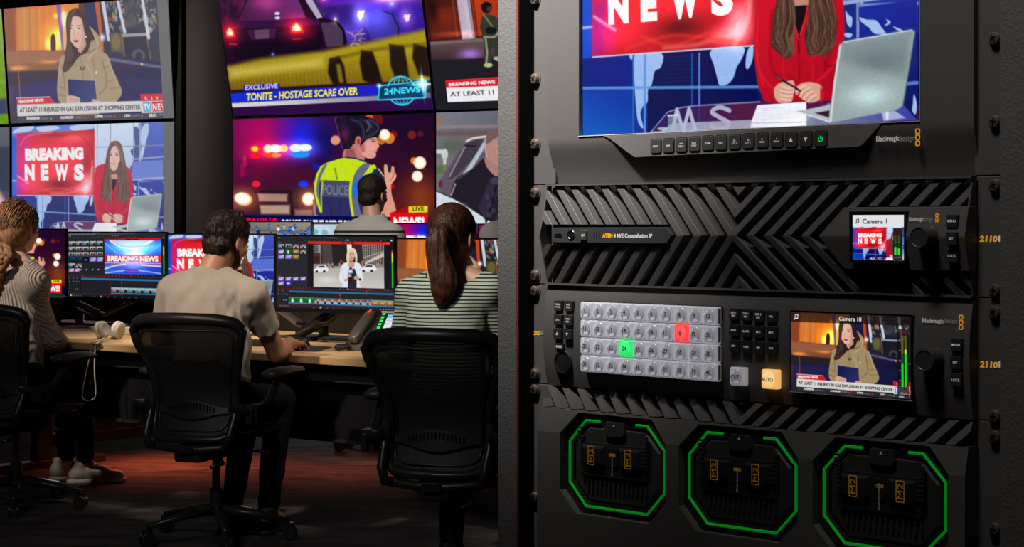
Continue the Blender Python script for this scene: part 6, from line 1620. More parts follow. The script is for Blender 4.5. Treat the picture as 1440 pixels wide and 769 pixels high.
for k in range(3):
    x0, x1 = bays[k], bays[k] + bw; z0_, z1_ = zb_b, zt_b; c_ = 0.0195
    b0 = MB(); b0.ring(octo(x0 - mg + .0004, z0_ - mg + .0004, x1 + mg - .0004, z1_ + mg - .0004, CC), octo(x0 + 0.004, z0_ + 0.004, x1 - 0.004, z1_ - 0.004, c_ - .002), -0.0045, 0.001); br = b0.build('bay_surround', black_pl, dk, bevel=0.0006)
    # light pipe with a gap at the top centre
    xm = (x0 + x1) / 2; g = 0.019
    path = [(xm - g, z1_), (x0 + c_, z1_), (x0, z1_ - c_), (x0, z0_ + c_), (x0 + c_, z0_), (x1 - c_, z0_), (x1, z0_ + c_), (x1, z1_ - c_), (x1 - c_, z1_), (xm + g + 0.004, z1_)]
    mb = MB(); mb.tube([(p[0], -0.0056, p[1]) for p in path], 0.00125, 8, flat=(1, 1)); mb.build('green_light_strip', ring_m, br)
    # latch housing
    mb = MB(); mb.prism([(xm - 0.012, z1_ - 0.008), (xm - 0.008, z1_ - 0.012), (xm + 0.008, z1_ - 0.012), (xm + 0.012, z1_ - 0.008), (xm + 0.010, z1_ + 0.001), (xm - 0.010, z1_ + 0.001)], -0.003, -0.0085); lt = mb.build('latch', paint_dk, br, bevel=0.0006)
    tri_mark(lt, xm, z1_ - 0.002, 0.0013, -0.0087, ink_g)
    # drive module: one thing per bay
    md = thing('drive_module', ('dark drive module in the leftmost green-lit bay of the rack dock', 'dark drive module in the middle green-lit bay of the rack dock', 'dark drive module in the rightmost green-lit bay of the rack dock')[k], 'drive module',
               RP + RU * xm + Vector((0, 0, zb + (z0_ + z1_) / 2)) + RN * 0.001, R_ANG, 'drive modules in the dock')
    if k == 0:
        hw, hh = bw / 2 - 0.0052, (z1_ - z0_) / 2 - 0.0052
        mb = MB(); mb.prism(octo(-hw, -hh, hw, hh, c_ - .003), 0.0, -0.0022); mb.prism(octo(-hw, -hh, hw, hh, c_ - .003), -0.0022, -0.0042, scale1=0.955)
        mb.build('module_frame', paint_dk, md)
        mb = MB(); bx0, bx1, bz0, bz1 = -hw + 0.010, hw - 0.013, -hh + 0.022, hh - 0.013
        mb.prism([(bx0, bz0), (bx1, bz0), (bx1, bz1), (bx0, bz1)], -0.004, -0.0075, scale1=0.97); mb.build('module_body', black_pl, md)
        for a_, b_ in ((bx0 + 0.003, -0.0085), (0.0065, bx1 - 0.003)):
            mb = MB(); mb.prism([(a_, bz0 + 0.010), (b_, bz0 + 0.010), (b_, bz1 - 0.002), (a_, bz1 - 0.002)], -0.0074, -0.0115, scale1=0.74)
            pd = mb.build('raised_pad', black_pl, md)
            xc, zc_ = (a_ + b_) / 2, (bz0 + bz1 + 0.008) / 2
            lettering('M2', ink_od, pd, (xc - 0.0002, zc_), 0.0046, 0.0115, y=-0.0118, bold=0.0, rot=math.pi / 2)
            q = MB(); q.ring(rrect(xc - 0.0040, zc_ - 0.0082, xc + 0.0036, zc_ + 0.0082, 0.0005, 1), rrect(xc - 0.0034, zc_ - 0.0076, xc + 0.0030, zc_ + 0.0076, 0.0004, 1), -0.0119, -0.0116)
            q.build('emblem_border', ink_od, pd)
        mb = MB(); mb.prism([(-0.007, bz0 + 0.010), (0.005, bz0 + 0.010), (0.005, bz1 - 0.003), (-0.007, bz1 - 0.003)], -0.0074, -0.0088); cs = mb.build('centre_strip', black_pl, md, bevel=0.0003)
        q = MB()
        for i in range(3):
            ux = -0.0034 + i * 0.0026; q.ring(rrect(ux - 0.0012, bz1 - 0.0100, ux + 0.0012, bz1 - 0.0076, 0.0005, 2), rrect(ux - 0.0007, bz1 - 0.0095, ux + 0.0007, bz1 - 0.0081, 0.0003, 2), -0.0090, -0.0088)
        q.build('chain_emblem', ink_od, cs); lettering('Blackmagicdesign', ink_g, cs, (-0.001, (bz0 + bz1) / 2 - 0.002), 0.0017, 0.020, y=-0.009, rot=math.pi / 2)
        for s2 in (-1, 1):
            mb = MB()
            for i in range(9): mb.box(((bx0 + 0.0005) if s2 < 0 else (bx1 - 0.0005), -0.0085, bz0 + 0.014 + i * 0.0034), (0.0055, 0.002, 0.0014))
            mb.build('grip_ribs', paint_dk, md)
        mb = MB()
        for i in range(14): mb.prism(rrect(bx0 + 0.006 + i * 0.0052, bz0 - 0.013, bx0 + 0.0082 + i * 0.0052, bz0 - 0.003, 0.001, 2), -0.004, -0.0062)
        mb.build('cooling_fins', paint_dk, md); module_src = md
    else:
        for ch in list(module_src.children):
            q = ch.copy(); COL.objects.link(q); q.parent = md
            for g_ in ch.children: r_ = g_.copy(); COL.objects.link(r_); r_.parent = q


# ------------------------------------------------------------------ control room
class Plane:
    """upright plane through frame column px0 at distance Y0 whose level lines meet at column vpx on the horizon"""
    def __init__(s, px0, Y0, vpx=None, ang=None):
        s.P = Vector(((px0 - CX) / F * Y0, Y0, 0))
        s.U = Vector((-(vpx - CX) / F, -1, 0)).normalized() if ang is None else Vector((math.cos(ang), math.sin(ang), 0))
        s.N = Vector((s.U.y, -s.U.x, 0)); s.ang = math.atan2(s.U.y, s.U.x)

    def to(s, px, py, w=0.0):
        d = Vector(((px - CX) / F, 1, -(py - HY) / F)); t = ((s.P + s.N * w).dot(s.N)) / d.dot(s.N); p = d * t
        return ((p - s.P).dot(s.U), CZ + p.z)

    def w(s, u, w=0.0, z=0.0):
        return s.P + s.U * u + s.N * w + Vector((0, 0, z))


# ---- structure
carpet, n_, l_, b_ = new_mat('carpet')
tc = n_.new('ShaderNodeTexCoord'); mp = n_.new('ShaderNodeMapping'); mp.inputs['Scale'].default_value = (1.2, 3.5, 1); mp.inputs['Rotation'].default_value = (0, 0, 0.65)
nz = n_.new('ShaderNodeTexNoise'); nz.inputs['Scale'].default_value = 2.2; nz.inputs['Detail'].default_value = 12; nz.inputs['Roughness'].default_value = 0.72
nf = n_.new('ShaderNodeTexNoise'); nf.inputs['Scale'].default_value = 160; nf.inputs['Detail'].default_value = 2
cr = n_.new('ShaderNodeValToRGB'); cr.color_ramp.elements[0].position = 0.36; cr.color_ramp.elements[0].color = (0.034, 0.030, 0.028, 1); cr.color_ramp.elements[1].position = 0.66; cr.color_ramp.elements[1].color = (0.17, 0.15, 0.14, 1)
mx = n_.new('ShaderNodeMix'); mx.data_type = 'RGBA'; mx.blend_type = 'MULTIPLY'; mx.inputs[0].default_value = 0.7
l_.new(tc.outputs['Object'], mp.inputs[0]); l_.new(mp.outputs[0], nz.inputs['Vector']); l_.new(tc.outputs['Object'], nf.inputs['Vector']); l_.new(nz.outputs['Fac'], cr.inputs[0]); l_.new(cr.outputs[0], mx.inputs[6]); l_.new(nf.outputs['Color'], mx.inputs[7]); l_.new(mx.outputs[2], b_.inputs['Base Color'])
bp = n_.new('ShaderNodeBump'); bp.inputs['Strength'].default_value = 0.6; bp.inputs['Distance'].default_value = 0.01; l_.new(nf.outputs['Fac'], bp.inputs['Height']); l_.new(bp.outputs['Normal'], b_.inputs['Normal']); b_.inputs['Roughness'].default_value = 0.95; b_.inputs['Specular IOR Level'].default_value = 0.1
mb = MB(); mb.box((-1.0, 8.0, -0.05), (11, 18, 0.1)); tag(mb.build('floor', carpet), kind='structure')
WP = Plane(328, 14.0, -4230)
wall_m = mat('dark_wall_paint', (0.012, 0.012, 0.013), 0.7, bump=0.05, bscale=60)
mb = MB()
uw0, uw1 = WP.to(-220, 300)[0], WP.to(1000, 300)[0]
mb.box(((uw0 + uw1) / 2, 0.32, 1.6), (uw1 - uw0, 0.12, 3.2))
tag(link('wall_back', (lambda o: o.data)(mb.build('tmp', wall_m)), wall_m, None, loc=tuple(WP.P), rot=(0, 0, WP.ang)), kind='structure')
bpy.data.objects.remove(bpy.data.objects['tmp'])
# round-edged column between the two banks of screens
col_m = mat('column_taupe', (0.30, 0.265, 0.25), 0.75, bump=0.06, bscale=30)
u0 = WP.to(255, 200)[0]; u1 = WP.to(327, 200)[0]; wdt = u1 - u0
pts = [(u0, 0.30), (u0, 0.05), (u0 + 0.02, 0.03), (u0 + wdt * 0.30, 0.03), (u0 + wdt * 0.48, 0.055), (u0 + wdt * 0.66, 0.11), (u0 + wdt * 0.84, 0.19), (u1, 0.29), (u1, 0.30)]
mb = MB(); mb.loft([[(x, y, 0.0) for x, y in pts], [(x, y, 3.2) for x, y in pts]])
tag(mb.build('wall_column', col_m, None, loc=tuple(WP.P), rot=(0, 0, WP.ang), smooth='angle'), kind='structure')
u2 = WP.to(246.5, 200)[0]
mb = MB(); mb.box(((u2 + u0) / 2, 0.1, 1.6), (u0 - u2, 0.2, 3.2)); tag(mb.build('trim_1', mat('black_trim', (0.01, 0.01, 0.01), 0.6), None, loc=tuple(WP.P), rot=(0, 0, WP.ang)), kind='structure')

bez = mat('display_bezel', (0.008, 0.008, 0.009), 0.35)
case_m = mat('display_case', (0.015, 0.015, 0.016), 0.5)
margin_m = mat('glowing_grey_margin', (0.02, 0.02, 0.02), 0.5, emit=(0.145, 0.145, 0.15), estr=1.0)  # blank part of the display, its grey given as a glow


def wall_display(label, x0, x1, ytop_at, ybot_at, pic, nx, tilt=0.0, crop=(0, 0, 1, 1), margin=None, w=0.0):
    """x0,x1: picture's left/right columns; ytop_at/ybot_at: (column,row) of its top and bottom edge"""
    a = WP.to(x0, 250, w)[0]; b = WP.to(x1, 250, w)[0]; zt = WP.to(*ytop_at, w)[1]; zb_ = WP.to(*ybot_at, w)[1]
    t = thing('wall_display', label, 'wall screen', WP.w(a, w, zb_), 0, 'screens of the video wall')
    t.rotation_euler = (math.radians(tilt), 0, WP.ang)
    W_, H_ = b - a, zt - zb_
    me = WP.to(margin, 250, w)[0] - a if margin else W_
    mb = MB(); mb.box((me / 2, 0.03, H_ / 2), (me + 0.012, 0.052, H_ + 0.012)); mb.build('case', case_m, t, bevel=0.004)
    mb = MB(); mb.ring([(-0.008, -0.007), (me + 0.008, -0.007), (me + 0.008, H_ + 0.007), (-0.008, H_ + 0.007)], [(0, 0), (me, 0), (me, H_), (0, H_)], -0.002, 0.006); mb.build('bezel', bez, t)
    screen_mesh('screen', pic, 0, 0, W_, H_, nx, int(nx * H_ / W_), t, y=0.0, crop=crop)
    if margin:
        mb = MB(); mb.box(((W_ + me) / 2, 0.001, H_ / 2), (me - W_, 0.002, H_)); mb.build('blank_margin', margin_m, t)
    return t


pic_pol = paint_police(); pic_cars = paint_cars()
wall_display('wall screen showing a seated newsreader in red beside a BREAKING NEWS board', 17, 230, (17, 178.3), (230, 328.3), reflection_haze(pic_anchor), 330, margin=245)
wall_display('wall screen showing a reporter in a beige parka holding a clipboard at a fire', 15, 230, (15, 13), (230, 166.3), reflection_haze(pic_rep), 350, margin=245, tilt=5)
wall_display('wall screen cut by the left edge showing a green football pitch', -205, 12, (12, 13), (12, 174.5), reflection_haze(paint_field(), (30, 30, 20)), 100, tilt=5, crop=(0, 0, 1, 1))
wall_display('wall screen cut by the left edge showing a person in pink', -205, 13.5, (13, 178.5), (13, 328), paint_pink(), 100)
wall_display('wall screen showing police cars behind yellow tape with a blue caption', 328, 610, (328, -24), (328, 163.3), pic_cars, 440, tilt=12)
wall_display('wall screen showing a police officer in a yellow vest holding a radio', 328, 611.5, (328, 168), (611.5, 337), pic_pol, 440)
xr_ = 895
pf = paint_fireman(); pm = paint_policeman()
for lb, pc, yt, ybt, tl in (('wall screen behind the rack showing a fireman above a red BREAKING NEWS caption', pf, (613.5, -32), (613.5, 155), 12), ('wall screen behind the rack showing a policeman beside a car', pm, (613.5, 158.5), (613.5, 337), 0)):
    full = Pic(1152, 756, (20, 18, 20)); full.a[:, :560] = pc.a; cm = pc.a[:, -40:].mean(1); cm = np.stack([np.convolve(np.pad(cm[:, i], 12, 'edge'), np.ones(25) / 25, 'valid') for i in range(3)], 1); full.a[:, 560:] = cm[:, None]
    full.W = 1152
    wall_display(lb, 613.5, xr_, yt, ybt, full, 440, tilt=tl, crop=(0, 0, 1.6, 1) if False else (0, 0, 1, 1))

# ---- front desk
wood, n_, l_, b_ = new_mat('light_wood')
tc = n_.new('ShaderNodeTexCoord'); mp = n_.new('ShaderNodeMapping'); mp.inputs['Scale'].default_value = (1.5, 30, 30); nz = n_.new('ShaderNodeTexNoise'); nz.inputs['Scale'].default_value = 3; nz.inputs['Detail'].default_value = 6
cr = n_.new('ShaderNodeValToRGB'); cr.color_ramp.elements[0].color = (0.60, 0.37, 0.16, 1); cr.color_ramp.elements[1].color = (0.72, 0.48, 0.23, 1)
l_.new(tc.outputs['Object'], mp.inputs[0]); l_.new(mp.outputs[0], nz.inputs['Vector']); l_.new(nz.outputs['Fac'], cr.inputs[0]); l_.new(cr.outputs[0], b_.inputs['Base Color']); b_.inputs['Roughness'].default_value = 0.4
A_, B_ = onz(96, 480, 0.73), onz(522, 505, 0.73)
DU = (B_ - A_).normalized(); DN = Vector((-DU.y, DU.x, 0)); D_ANG = math.atan2(DU.y, DU.x)   # DN points away from the camera
DO = Vector((A_.x, A_.y, 0))


def dk_loc(px, py, z=0.73):
    """local desk coordinates of a frame pixel lying on height z"""
    p = onz(px, py, z) - DO
    return Vector((p.x * DU.x + p.y * DU.y, p.x * DN.x + p.y * DN.y, z))


desk = thing('control_desk', 'long light wood control desk in front of the seated people', 'desk', DO, D_ANG)
mb = MB(); mb.box((1.2, 0.64, 0.7125), (4.6, 1.28, 0.035)); mb.build('desktop', wood, desk, bevel=0.004)
gm = mat('slate_metal', (0.03, 0.034, 0.04), 0.4)
mb = MB(); mb.box((1.2, 0.10, 0.655), (4.5, 0.03, 0.08)); mb.build('front_beam', gm, desk, bevel=0.003)
mb = MB(); mb.box((1.2, 0.16, 0.49), (4.5, 0.02, 0.26)); mod = mb.build('modesty_panel', mat('black_laminate', (0.008, 0.008, 0.009), 0.7, spec=0.15), desk, bevel=0.002)
mb = MB(); mb.box((1.2, 0.145, 0.364), (4.5, 0.035, 0.012)); mb.build('lower_edge_trim', gm, desk)
for vx in (0.55, 2.05, 3.2):
    mb = MB()
    for i in range(5): mb.box((vx, 0.147, 0.42 + i * 0.018), (0.42, 0.004, 0.006))
    mb.build('vent_slots', hole, mod)
for vx in (-1.0, 3.4):
    mb = MB(); mb.box((vx, 0.62, 0.34), (0.06, 0.10, 0.68)); mb.box((vx, 0.62, 0.02), (0.08, 0.8, 0.04)); mb.build('leg', black_pl, desk, bevel=0.004)
mb = MB(); mb.box((1.2, 1.30, 0.85), (4.6, 0.03, 0.30)); mb.build('rear_screen', black_pl, desk, bevel=0.004)
# back desk
DO2 = DO + DN * 3.2 + DU * 0.5
desk2 = thing('control_desk', 'rear control desk standing behind the front desk and carrying the row of far monitors', 'desk', DO2, D_ANG)
mb = MB(); mb.box((1.0, 0.4, 0.7125), (4.2, 0.8, 0.035)); mb.build('desktop', wood, desk2, bevel=0.004)
red_p = mat('rust_red_panel', (0.34, 0.055, 0.025), 0.5, bump=0.05, bscale=80)
dv = thing('divider_panel', 'rust red low panel on a foot under the desk beside the braided woman\'s legs', 'panel', onz(140, 618, 0.0), D_ANG)
mb = MB(); mb.box((0, 0.3, 0.36), (0.07, 0.10, 0.62)); mb.box((0, 0.0, 0.36), (0.045, 0.5, 0.60)); mb.build('panel', red_p, dv, bevel=0.003)
mb = MB(); mb.box((0, 0.12, 0.03), (0.11, 0.9, 0.06)); mb.build('foot', red_p, dv, bevel=0.003)
for vx in (-1.0, 1.0, 3.0):
    mb = MB(); mb.box((vx, 0.4, 0.35), (0.06, 0.6, 0.69)); mb.build('leg', black_pl, desk2, bevel=0.004)
mb = MB(); mb.box((1.0, 0.70, 0.5), (4.0, 0.02, 0.30)); mb.build('modesty_panel', black_pl, desk2)


# ---- monitors
def monitor(label, px0, px1, ytl, ybl, Y0, pic, nx, vpx=-4000, group='monitors on the front desk', arm=None, deskz=0.73, crop=(0, 0, 1, 1), chin=0.012):
    """picture between columns px0..px1; rows of its top and bottom at px0; distance Y0 at its centre column"""
    pm_ = (px0 + px1) / 2; pl_ = Plane(pm_, Y0, vpx)
    a, zt = pl_.to(px0, ytl); b = pl_.to(px1, ytl)[0]; zb_ = pl_.to(px0, ybl)[1]
    W_, H_ = b - a, zt - zb_; uc_ = (a + b) / 2
    t = thing('desktop_monitor', label, 'monitor', pl_.w(uc_, 0, deskz), pl_.ang, group)
    h0 = zb_ - deskz; bz = 0.008
    mb = MB(); mb.ring(rrect(-W_ / 2 - bz, h0 - bz - chin, W_ / 2 + bz, h0 + H_ + bz, 0.004, 2), rrect(-W_ / 2, h0, W_ / 2, h0 + H_, 0.0005, 2), -0.003, 0.012); mb.build('bezel', bez, t, bevel=0.001)
    mb = MB(); mb.prism(rrect(-W_ / 2 - bz, h0 - bz - chin, W_ / 2 + bz, h0 + H_ + bz, 0.004, 2), 0.012, 0.034, scale1=0.96); mb.build('case', case_m, t, bevel=0.003)
    screen_mesh('screen', pic, -W_ / 2, h0, W_ / 2, h0 + H_, nx, max(4, int(nx * H_ / W_)), t, y=0.0, crop=crop)
    if arm is None:
        mb = MB(); mb.box((0, 0.05, (h0 + H_ * 0.5) / 2 + 0.01), (0.05, 0.02, h0 + H_ * 0.5)); mb.build('stand_neck', case_m, t, bevel=0.003)
        mb = MB(); mb.box((0, 0.04, 0.008), (0.24, 0.18, 0.016)); mb.build('stand_base', case_m, t, bevel=0.004)
    return t


arm_m = mat('arm_metal', (0.06, 0.058, 0.056), 0.35, metal=0.6)
arm_hi = mat('arm_silver', (0.35, 0.32, 0.30), 0.3, metal=0.9)
m1 = monitor('desk monitor behind the braided woman showing the officer and a NEWS! caption', -60, 91.5, 323, 415, 10.95, pic_pol, 240, arm=1)
pic_e1 = paint_edit_news(); pic_e2 = paint_edit_street()
m2 = monitor('desk monitor left of the man showing editing windows and a red BREAKING NEWS banner', 95.5, 233, 327.5, 417, 10.33, pic_e1, 320, arm=1)
m3 = monitor('desk monitor behind the man in the T-shirt showing the newsreader', 236.5, 385.5, 330, 424, 9.65, pic_anchor, 300, arm=1)
m4 = monitor('desk monitor showing an editing timeline and a reporter in white on a street', 388.5, 554.5, 332.5, 432, 9.03, pic_e2, 400, arm=1)
m5 = monitor('desk monitor behind the ponytailed woman showing an orange fire scene', 558.5, 742, 336.5, 446, 8.45, pic_rep, 300, arm=1)
# articulated arms: thing of their own, clamped to the desk
def mon_arm(label, base_px, Yp, links):
    """base plate on the desk at base_px; each link = ((px,py,Y) ..., radius, silver strip?)"""
    b = onz(base_px[0], base_px[1], 0.73)
    t = thing('monitor_arm', label, 'monitor arm', (b.x, b.y, 0.73), D_ANG, 'monitor arms on the front desk')
    Ri = Matrix.Rotation(-D_ANG, 3, 'Z'); L = lambda q: Ri @ (at(*q) - Vector((b.x, b.y, 0.73)))
    mb = MB(); mb.box((0, 0.0, 0.006), (0.44, 0.20, 0.012)); mb.build('base_plate', gm, t, bevel=0.003)
    mb = MB(); mb.tube([(0, 0, 0.01), (0, 0, 0.09)], 0.024, 16); mb.build('post', arm_m, t, smooth='angle')
    for pts, r0, hi in links:
        P = [Vector((0, 0, 0.075)) if q is None else L(q) for q in pts]
        mb = MB(); mb.tube(P, [r0 * (0.9 if i in (0, len(P) - 1) else 1.0) for i in range(len(P))], 12, flat=(0.8, 1.2)); a = mb.build('arm_link', arm_m, t, smooth='angle')
        if hi:
            mb = MB(); mb.tube([p + Vector((0, -r0 * 1.1, r0 * 0.3)) for p in P[-2:]], r0 * 0.45, 8); mb.build('cover_strip', arm_hi, a, smooth='angle')
    return t


mon_arm('twin monitor arm beneath the monitors behind the headphones', (112, 455), 10.2, [((None, (143, 444, 10.35), (137, 440, 10.4), (97, 420, 10.6)), 0.022, True), ((None, (150, 443, 10.3), (190, 422, 10.42)), 0.020, False)])
mon_arm('twin monitor arm between the man\'s hand and the desk telephone', (455, 476), 9.2, [((None, (428, 459, 9.25), (423, 456, 9.3), (390, 433, 9.6)), 0.021, True), ((None, (424, 468, 9.2), (440, 456, 9.18), (468, 436, 9.2)), 0.026, False), (((440, 456, 9.2), (462, 452, 9.15), (482, 436, 9.15)), 0.018, False)])
# rear monitors, only their upper edges show
pic_crowd = paint_crowd(); pic_mv = paint_multiview()
G2 = 'monitors on the rear desk'
monitor('rear monitor showing a crowd in blue and white, above the front monitors', 318, 437, 312.5, 384, 12.7, pic_crowd, 170, group=G2, vpx=-4230)
monitor('rear monitor with pale tiled pictures, left of the man in the striped pullover', 440.5, 549, 314, 386, 12.45, pic_mv, 150, group=G2, vpx=-4230)
monitor('rear monitor showing red and blue police lights, right of the striped pullover', 552.5, 668, 315, 388, 12.2, pic_pol, 170, group=G2, vpx=-4230)
monitor('rear monitor next to the rack behind a grey shoulder', 673, 790, 316, 392, 11.95, pic_pol, 170, group=G2, vpx=-4230)


# ---- office chairs with mesh backs
mesh_m, n_, l_, b_ = new_mat('mesh_fabric')
tc = n_.new('ShaderNodeTexCoord'); wv = n_.new('ShaderNodeTexWave'); wv.bands_direction = 'X'; wv.inputs['Scale'].default_value = 55; wv.inputs['Distortion'].default_value = 0.2
tr = n_.new('ShaderNodeBsdfTransparent'); ms = n_.new('ShaderNodeMixShader'); mr = n_.new('ShaderNodeMapRange'); mr.inputs[3].default_value = 0.955; mr.inputs[4].default_value = 1.0
l_.new(tc.outputs['Object'], wv.inputs['Vector']); l_.new(wv.outputs['Fac'], mr.inputs[0]); l_.new(mr.outputs[0], ms.inputs[0]); l_.new(tr.outputs[0], ms.inputs[1]); l_.new(b_.outputs[0], ms.inputs[2])
l_.new(ms.outputs[0], n_['Material Output'].inputs['Surface']); b_.inputs['Base Color'].default_value = (0.012, 0.012, 0.013, 1); b_.inputs['Roughness'].default_value = 0.6
fr_m = mat('chair_frame_black', (0.022, 0.021, 0.021), 0.33, spec=0.5, bump=0.05, bscale=500)
arm_pad_m = mat('arm_pad_vinyl', (0.045, 0.04, 0.037), 0.42)
seat_m = mat('seat_mesh', (0.02, 0.02, 0.02), 0.6)
alu = mat('grey_column', (0.10, 0.10, 0.105), 0.3, metal=0.8)
ZB_, ZT_ = 0.432, 0.905


def back_y(x, z):
    t = (z - ZB_) / (ZT_ - ZB_)
    return -0.235 + 0.05 * math.sin(math.pi * min(1, t * 1.25)) - 0.085 * max(0, t - 0.25) ** 1.1 + 0.055 * (x / 0.24) ** 2


half = [(0.0, ZB_), (0.10, ZB_ + 0.001), (0.148, ZB_ + 0.008), (0.176, ZB_ + 0.035), (0.181, ZB_ + 0.09), (0.179, ZB_ + 0.17), (0.182, ZB_ + 0.22), (0.200, ZB_ + 0.285), (0.226, ZB_ + 0.36), (0.243, ZB_ + 0.43), (0.240, ZB_ + 0.4309), (0.215, ZB_ + 0.4599), (0.15, ZB_ + 0.4735), (0.07, ZB_ + 0.4768), (0.0, ZB_ + 0.4776)]
outl = half + [(-x, z) for x, z in half[-2:0:-1]]
outl = spline(outl, 3, True)


def make_chair(label):
    t = thing('office_chair', label, 'chair', (0, 0, 0), 0, 'mesh-backed office chairs')
    pts = [(x, back_y(x, z), z) for x, z in outl]
    rr = [0.015 + 0.006 * max(0, (z - 0.78) / 0.15) for x, z in outl]
    mb = MB(); mb.tube(pts, rr, 12, closed=True, flat=(1.0, 1.25)); mb.build('back_frame', fr_m, t, smooth=True)
    # membrane
    C = (0.0, 0.66); mb = MB(); rings = []
    for s_ in (1.0, 0.86, 0.7, 0.5, 0.3, 0.1, 0.01):
        rings.append([(C[0] + (x - C[0]) * s_, back_y(C[0] + (x - C[0]) * s_, C[1] + (z - C[1]) * s_) + 0.004, C[1] + (z - C[1]) * s_) for x, z in outl])
    mb.loft(rings, cap=False); mb.build('mesh_back', mesh_m, t, smooth=True)
    # inner edge piping of the membrane
    inn = [(x * 0.86, 0.66 + (z - 0.66) * (0.86 if z < 0.66 else 0.86 - 0.05 * (1 - (x / 0.24) ** 2))) for x, z in outl]
    mb = MB(); mb.tube([(x, back_y(x, z) - 0.002, z) for x, z in inn], 0.0035, 6, closed=True); mb.build('membrane_edge', fr_m, t, smooth=True)
    # lumbar support
    zc_ = 0.545
    mb = MB(); up_ = []; lo_ = []
    for i in range(13):
        x = -0.155 + 0.31 * i / 12; hh = 0.014 + 0.024 * max(0, math.cos(x / 0.115 * math.pi / 2)) if abs(x) < 0.115 else 0.014
        up_.append((x, zc_ + hh)); lo_.append((x, zc_ - hh))
    band = up_ + lo_[::-1]
    vs = [(x, back_y(x, z) - 0.012, z) for x, z in band] + [(x, back_y(x, z) - 0.004, z) for x, z in band]; n = len(band)
    fs = [(i, i + 1, n - 2 - i, n - 1 - i) for i in range(n // 2 - 1)] + [(i, (i + 1) % n, n + (i + 1) % n, n + i) for i in range(n)]
    mb.add(vs, fs); lum = mb.build('lumbar_support', fr_m, t, bevel=0.002)
    mb = MB()
    for i in range(15):
        x = -0.098 + 0.196 * i / 14; hh = 0.006 + 0.022 * math.cos(x / 0.115 * math.pi / 2)
        mb.box((x, back_y(x, zc_) - 0.0135, zc_), (0.0065, 0.004, 2 * hh))
    mb.build('lumbar_slots', hole, lum)
    # side uprights and lower bar
    for s_ in (-1, 1):
        mb = MB(); mb.tube([(s_ * 0.186, back_y(0.186, 0.60) - 0.022, 0.605), (s_ * 0.189, back_y(0.186, 0.52) - 0.026, 0.52), (s_ * 0.187, back_y(0.186, 0.42) - 0.026, 0.45), (s_ * 0.172, back_y(0.17, 0.40) - 0.018, 0.405), (s_ * 0.14, -0.20, 0.394)], [0.013, 0.0165, 0.0175, 0.017, 0.014], 12)
        mb.build('upright', fr_m, t, smooth=True)
    mb = MB(); mb.tube([(-0.17, -0.205, 0.402), (-0.06, -0.235, 0.393), (0, -0.24, 0.391), (0.06, -0.235, 0.393), (0.17, -0.205, 0.402)], 0.019, 12, flat=(0.9, 0.9)); mb.box((0, -0.245, 0.393), (0.07, 0.03, 0.03)); mb.build('lower_bar', fr_m, t, smooth='angle', bevel=0.002)
    # seat
    R = []
    for y, zc, hw in ((-0.21, 0.445, 0.15), (-0.18, 0.44, 0.215), (-0.05, 0.435, 0.245), (0.1, 0.44, 0.25), (0.2, 0.442, 0.235), (0.25, 0.43, 0.19), (0.262, 0.418, 0.12)):
        R.append([(hw * math.cos(a), y, zc + 0.018 * (math.cos(a)) ** 2 + 0.016 * math.sin(a)) for a in np.linspace(0, 2 * math.pi, 25)[:-1]])
    mb = MB(); mb.loft(R); mb.build('seat', seat_m, t, smooth=True)
    mb = MB(); mb.tube([(0.25 * math.cos(a) * (1 if abs(math.cos(a)) < 0.98 else 1), 0.02 + 0.235 * math.sin(a), 0.432 + 0.016 * math.cos(a) ** 2) for a in np.linspace(0, 2 * math.pi, 33)[:-1]], 0.013, 8, closed=True); mb.build('seat_frame', fr_m, t, smooth=True)
    # mechanism, column, base
    mb = MB(); mb.box((0, -0.03, 0.375), (0.16, 0.30, 0.06)); mb.box((0, -0.19, 0.365), (0.12, 0.10, 0.05)); mb.box((0.09, 0.05, 0.385), (0.10, 0.05, 0.03)); mb.build('tilt_mechanism', fr_m, t, bevel=0.012, bseg=3)
    mb = MB(); mb.tube([(0.08, -0.02, 0.372), (0.20, -0.01, 0.368), (0.245, 0.0, 0.366)], [0.006, 0.006, 0.012], 8); mb.tube([(0.08, -0.12, 0.36), (0.13, -0.18, 0.335), (0.10, -0.23, 0.325)], 0.008, 8); mb.build('lever', fr_m, t, smooth=True)
    mb = MB(); mb.tube([(0, 0, 0.10), (0, 0, 0.21), (0, 0, 0.211), (0, 0, 0.36)], [0.028, 0.026, 0.016, 0.016], 20); mb.build('gas_column', alu, t, smooth='angle')
    for k in range(5):
        a = math.radians(72 * k + 18); c, s_ = math.cos(a), math.sin(a)
        mb = MB(); mb.tube([(0.02 * c, 0.02 * s_, 0.125), (0.14 * c, 0.14 * s_, 0.11), (0.30 * c, 0.30 * s_, 0.078)], [0.030, 0.024, 0.015], 10, flat=(0.75, 1)); lg = mb.build('leg', fr_m, t, smooth=True)
        mb = MB()
        for o_ in (-0.016, 0.016):
            M = Matrix.Translation((0.30 * c - s_ * o_, 0.30 * s_ + c * o_, 0.0305)) @ Matrix.Rotation(a, 4, 'Z') @ Matrix.Rotation(math.radians(90), 4, 'X')
            mb.lathe([(0.001, -0.009), (0.026, -0.009), (0.0295, -0.005), (0.0295, 0.005), (0.026, 0.009), (0.001, 0.009)], M, 20)
        mb.box((0.30 * c, 0.30 * s_, 0.058), (0.03, 0.03, 0.03)); mb.build('caster', fr_m, lg, smooth='angle')
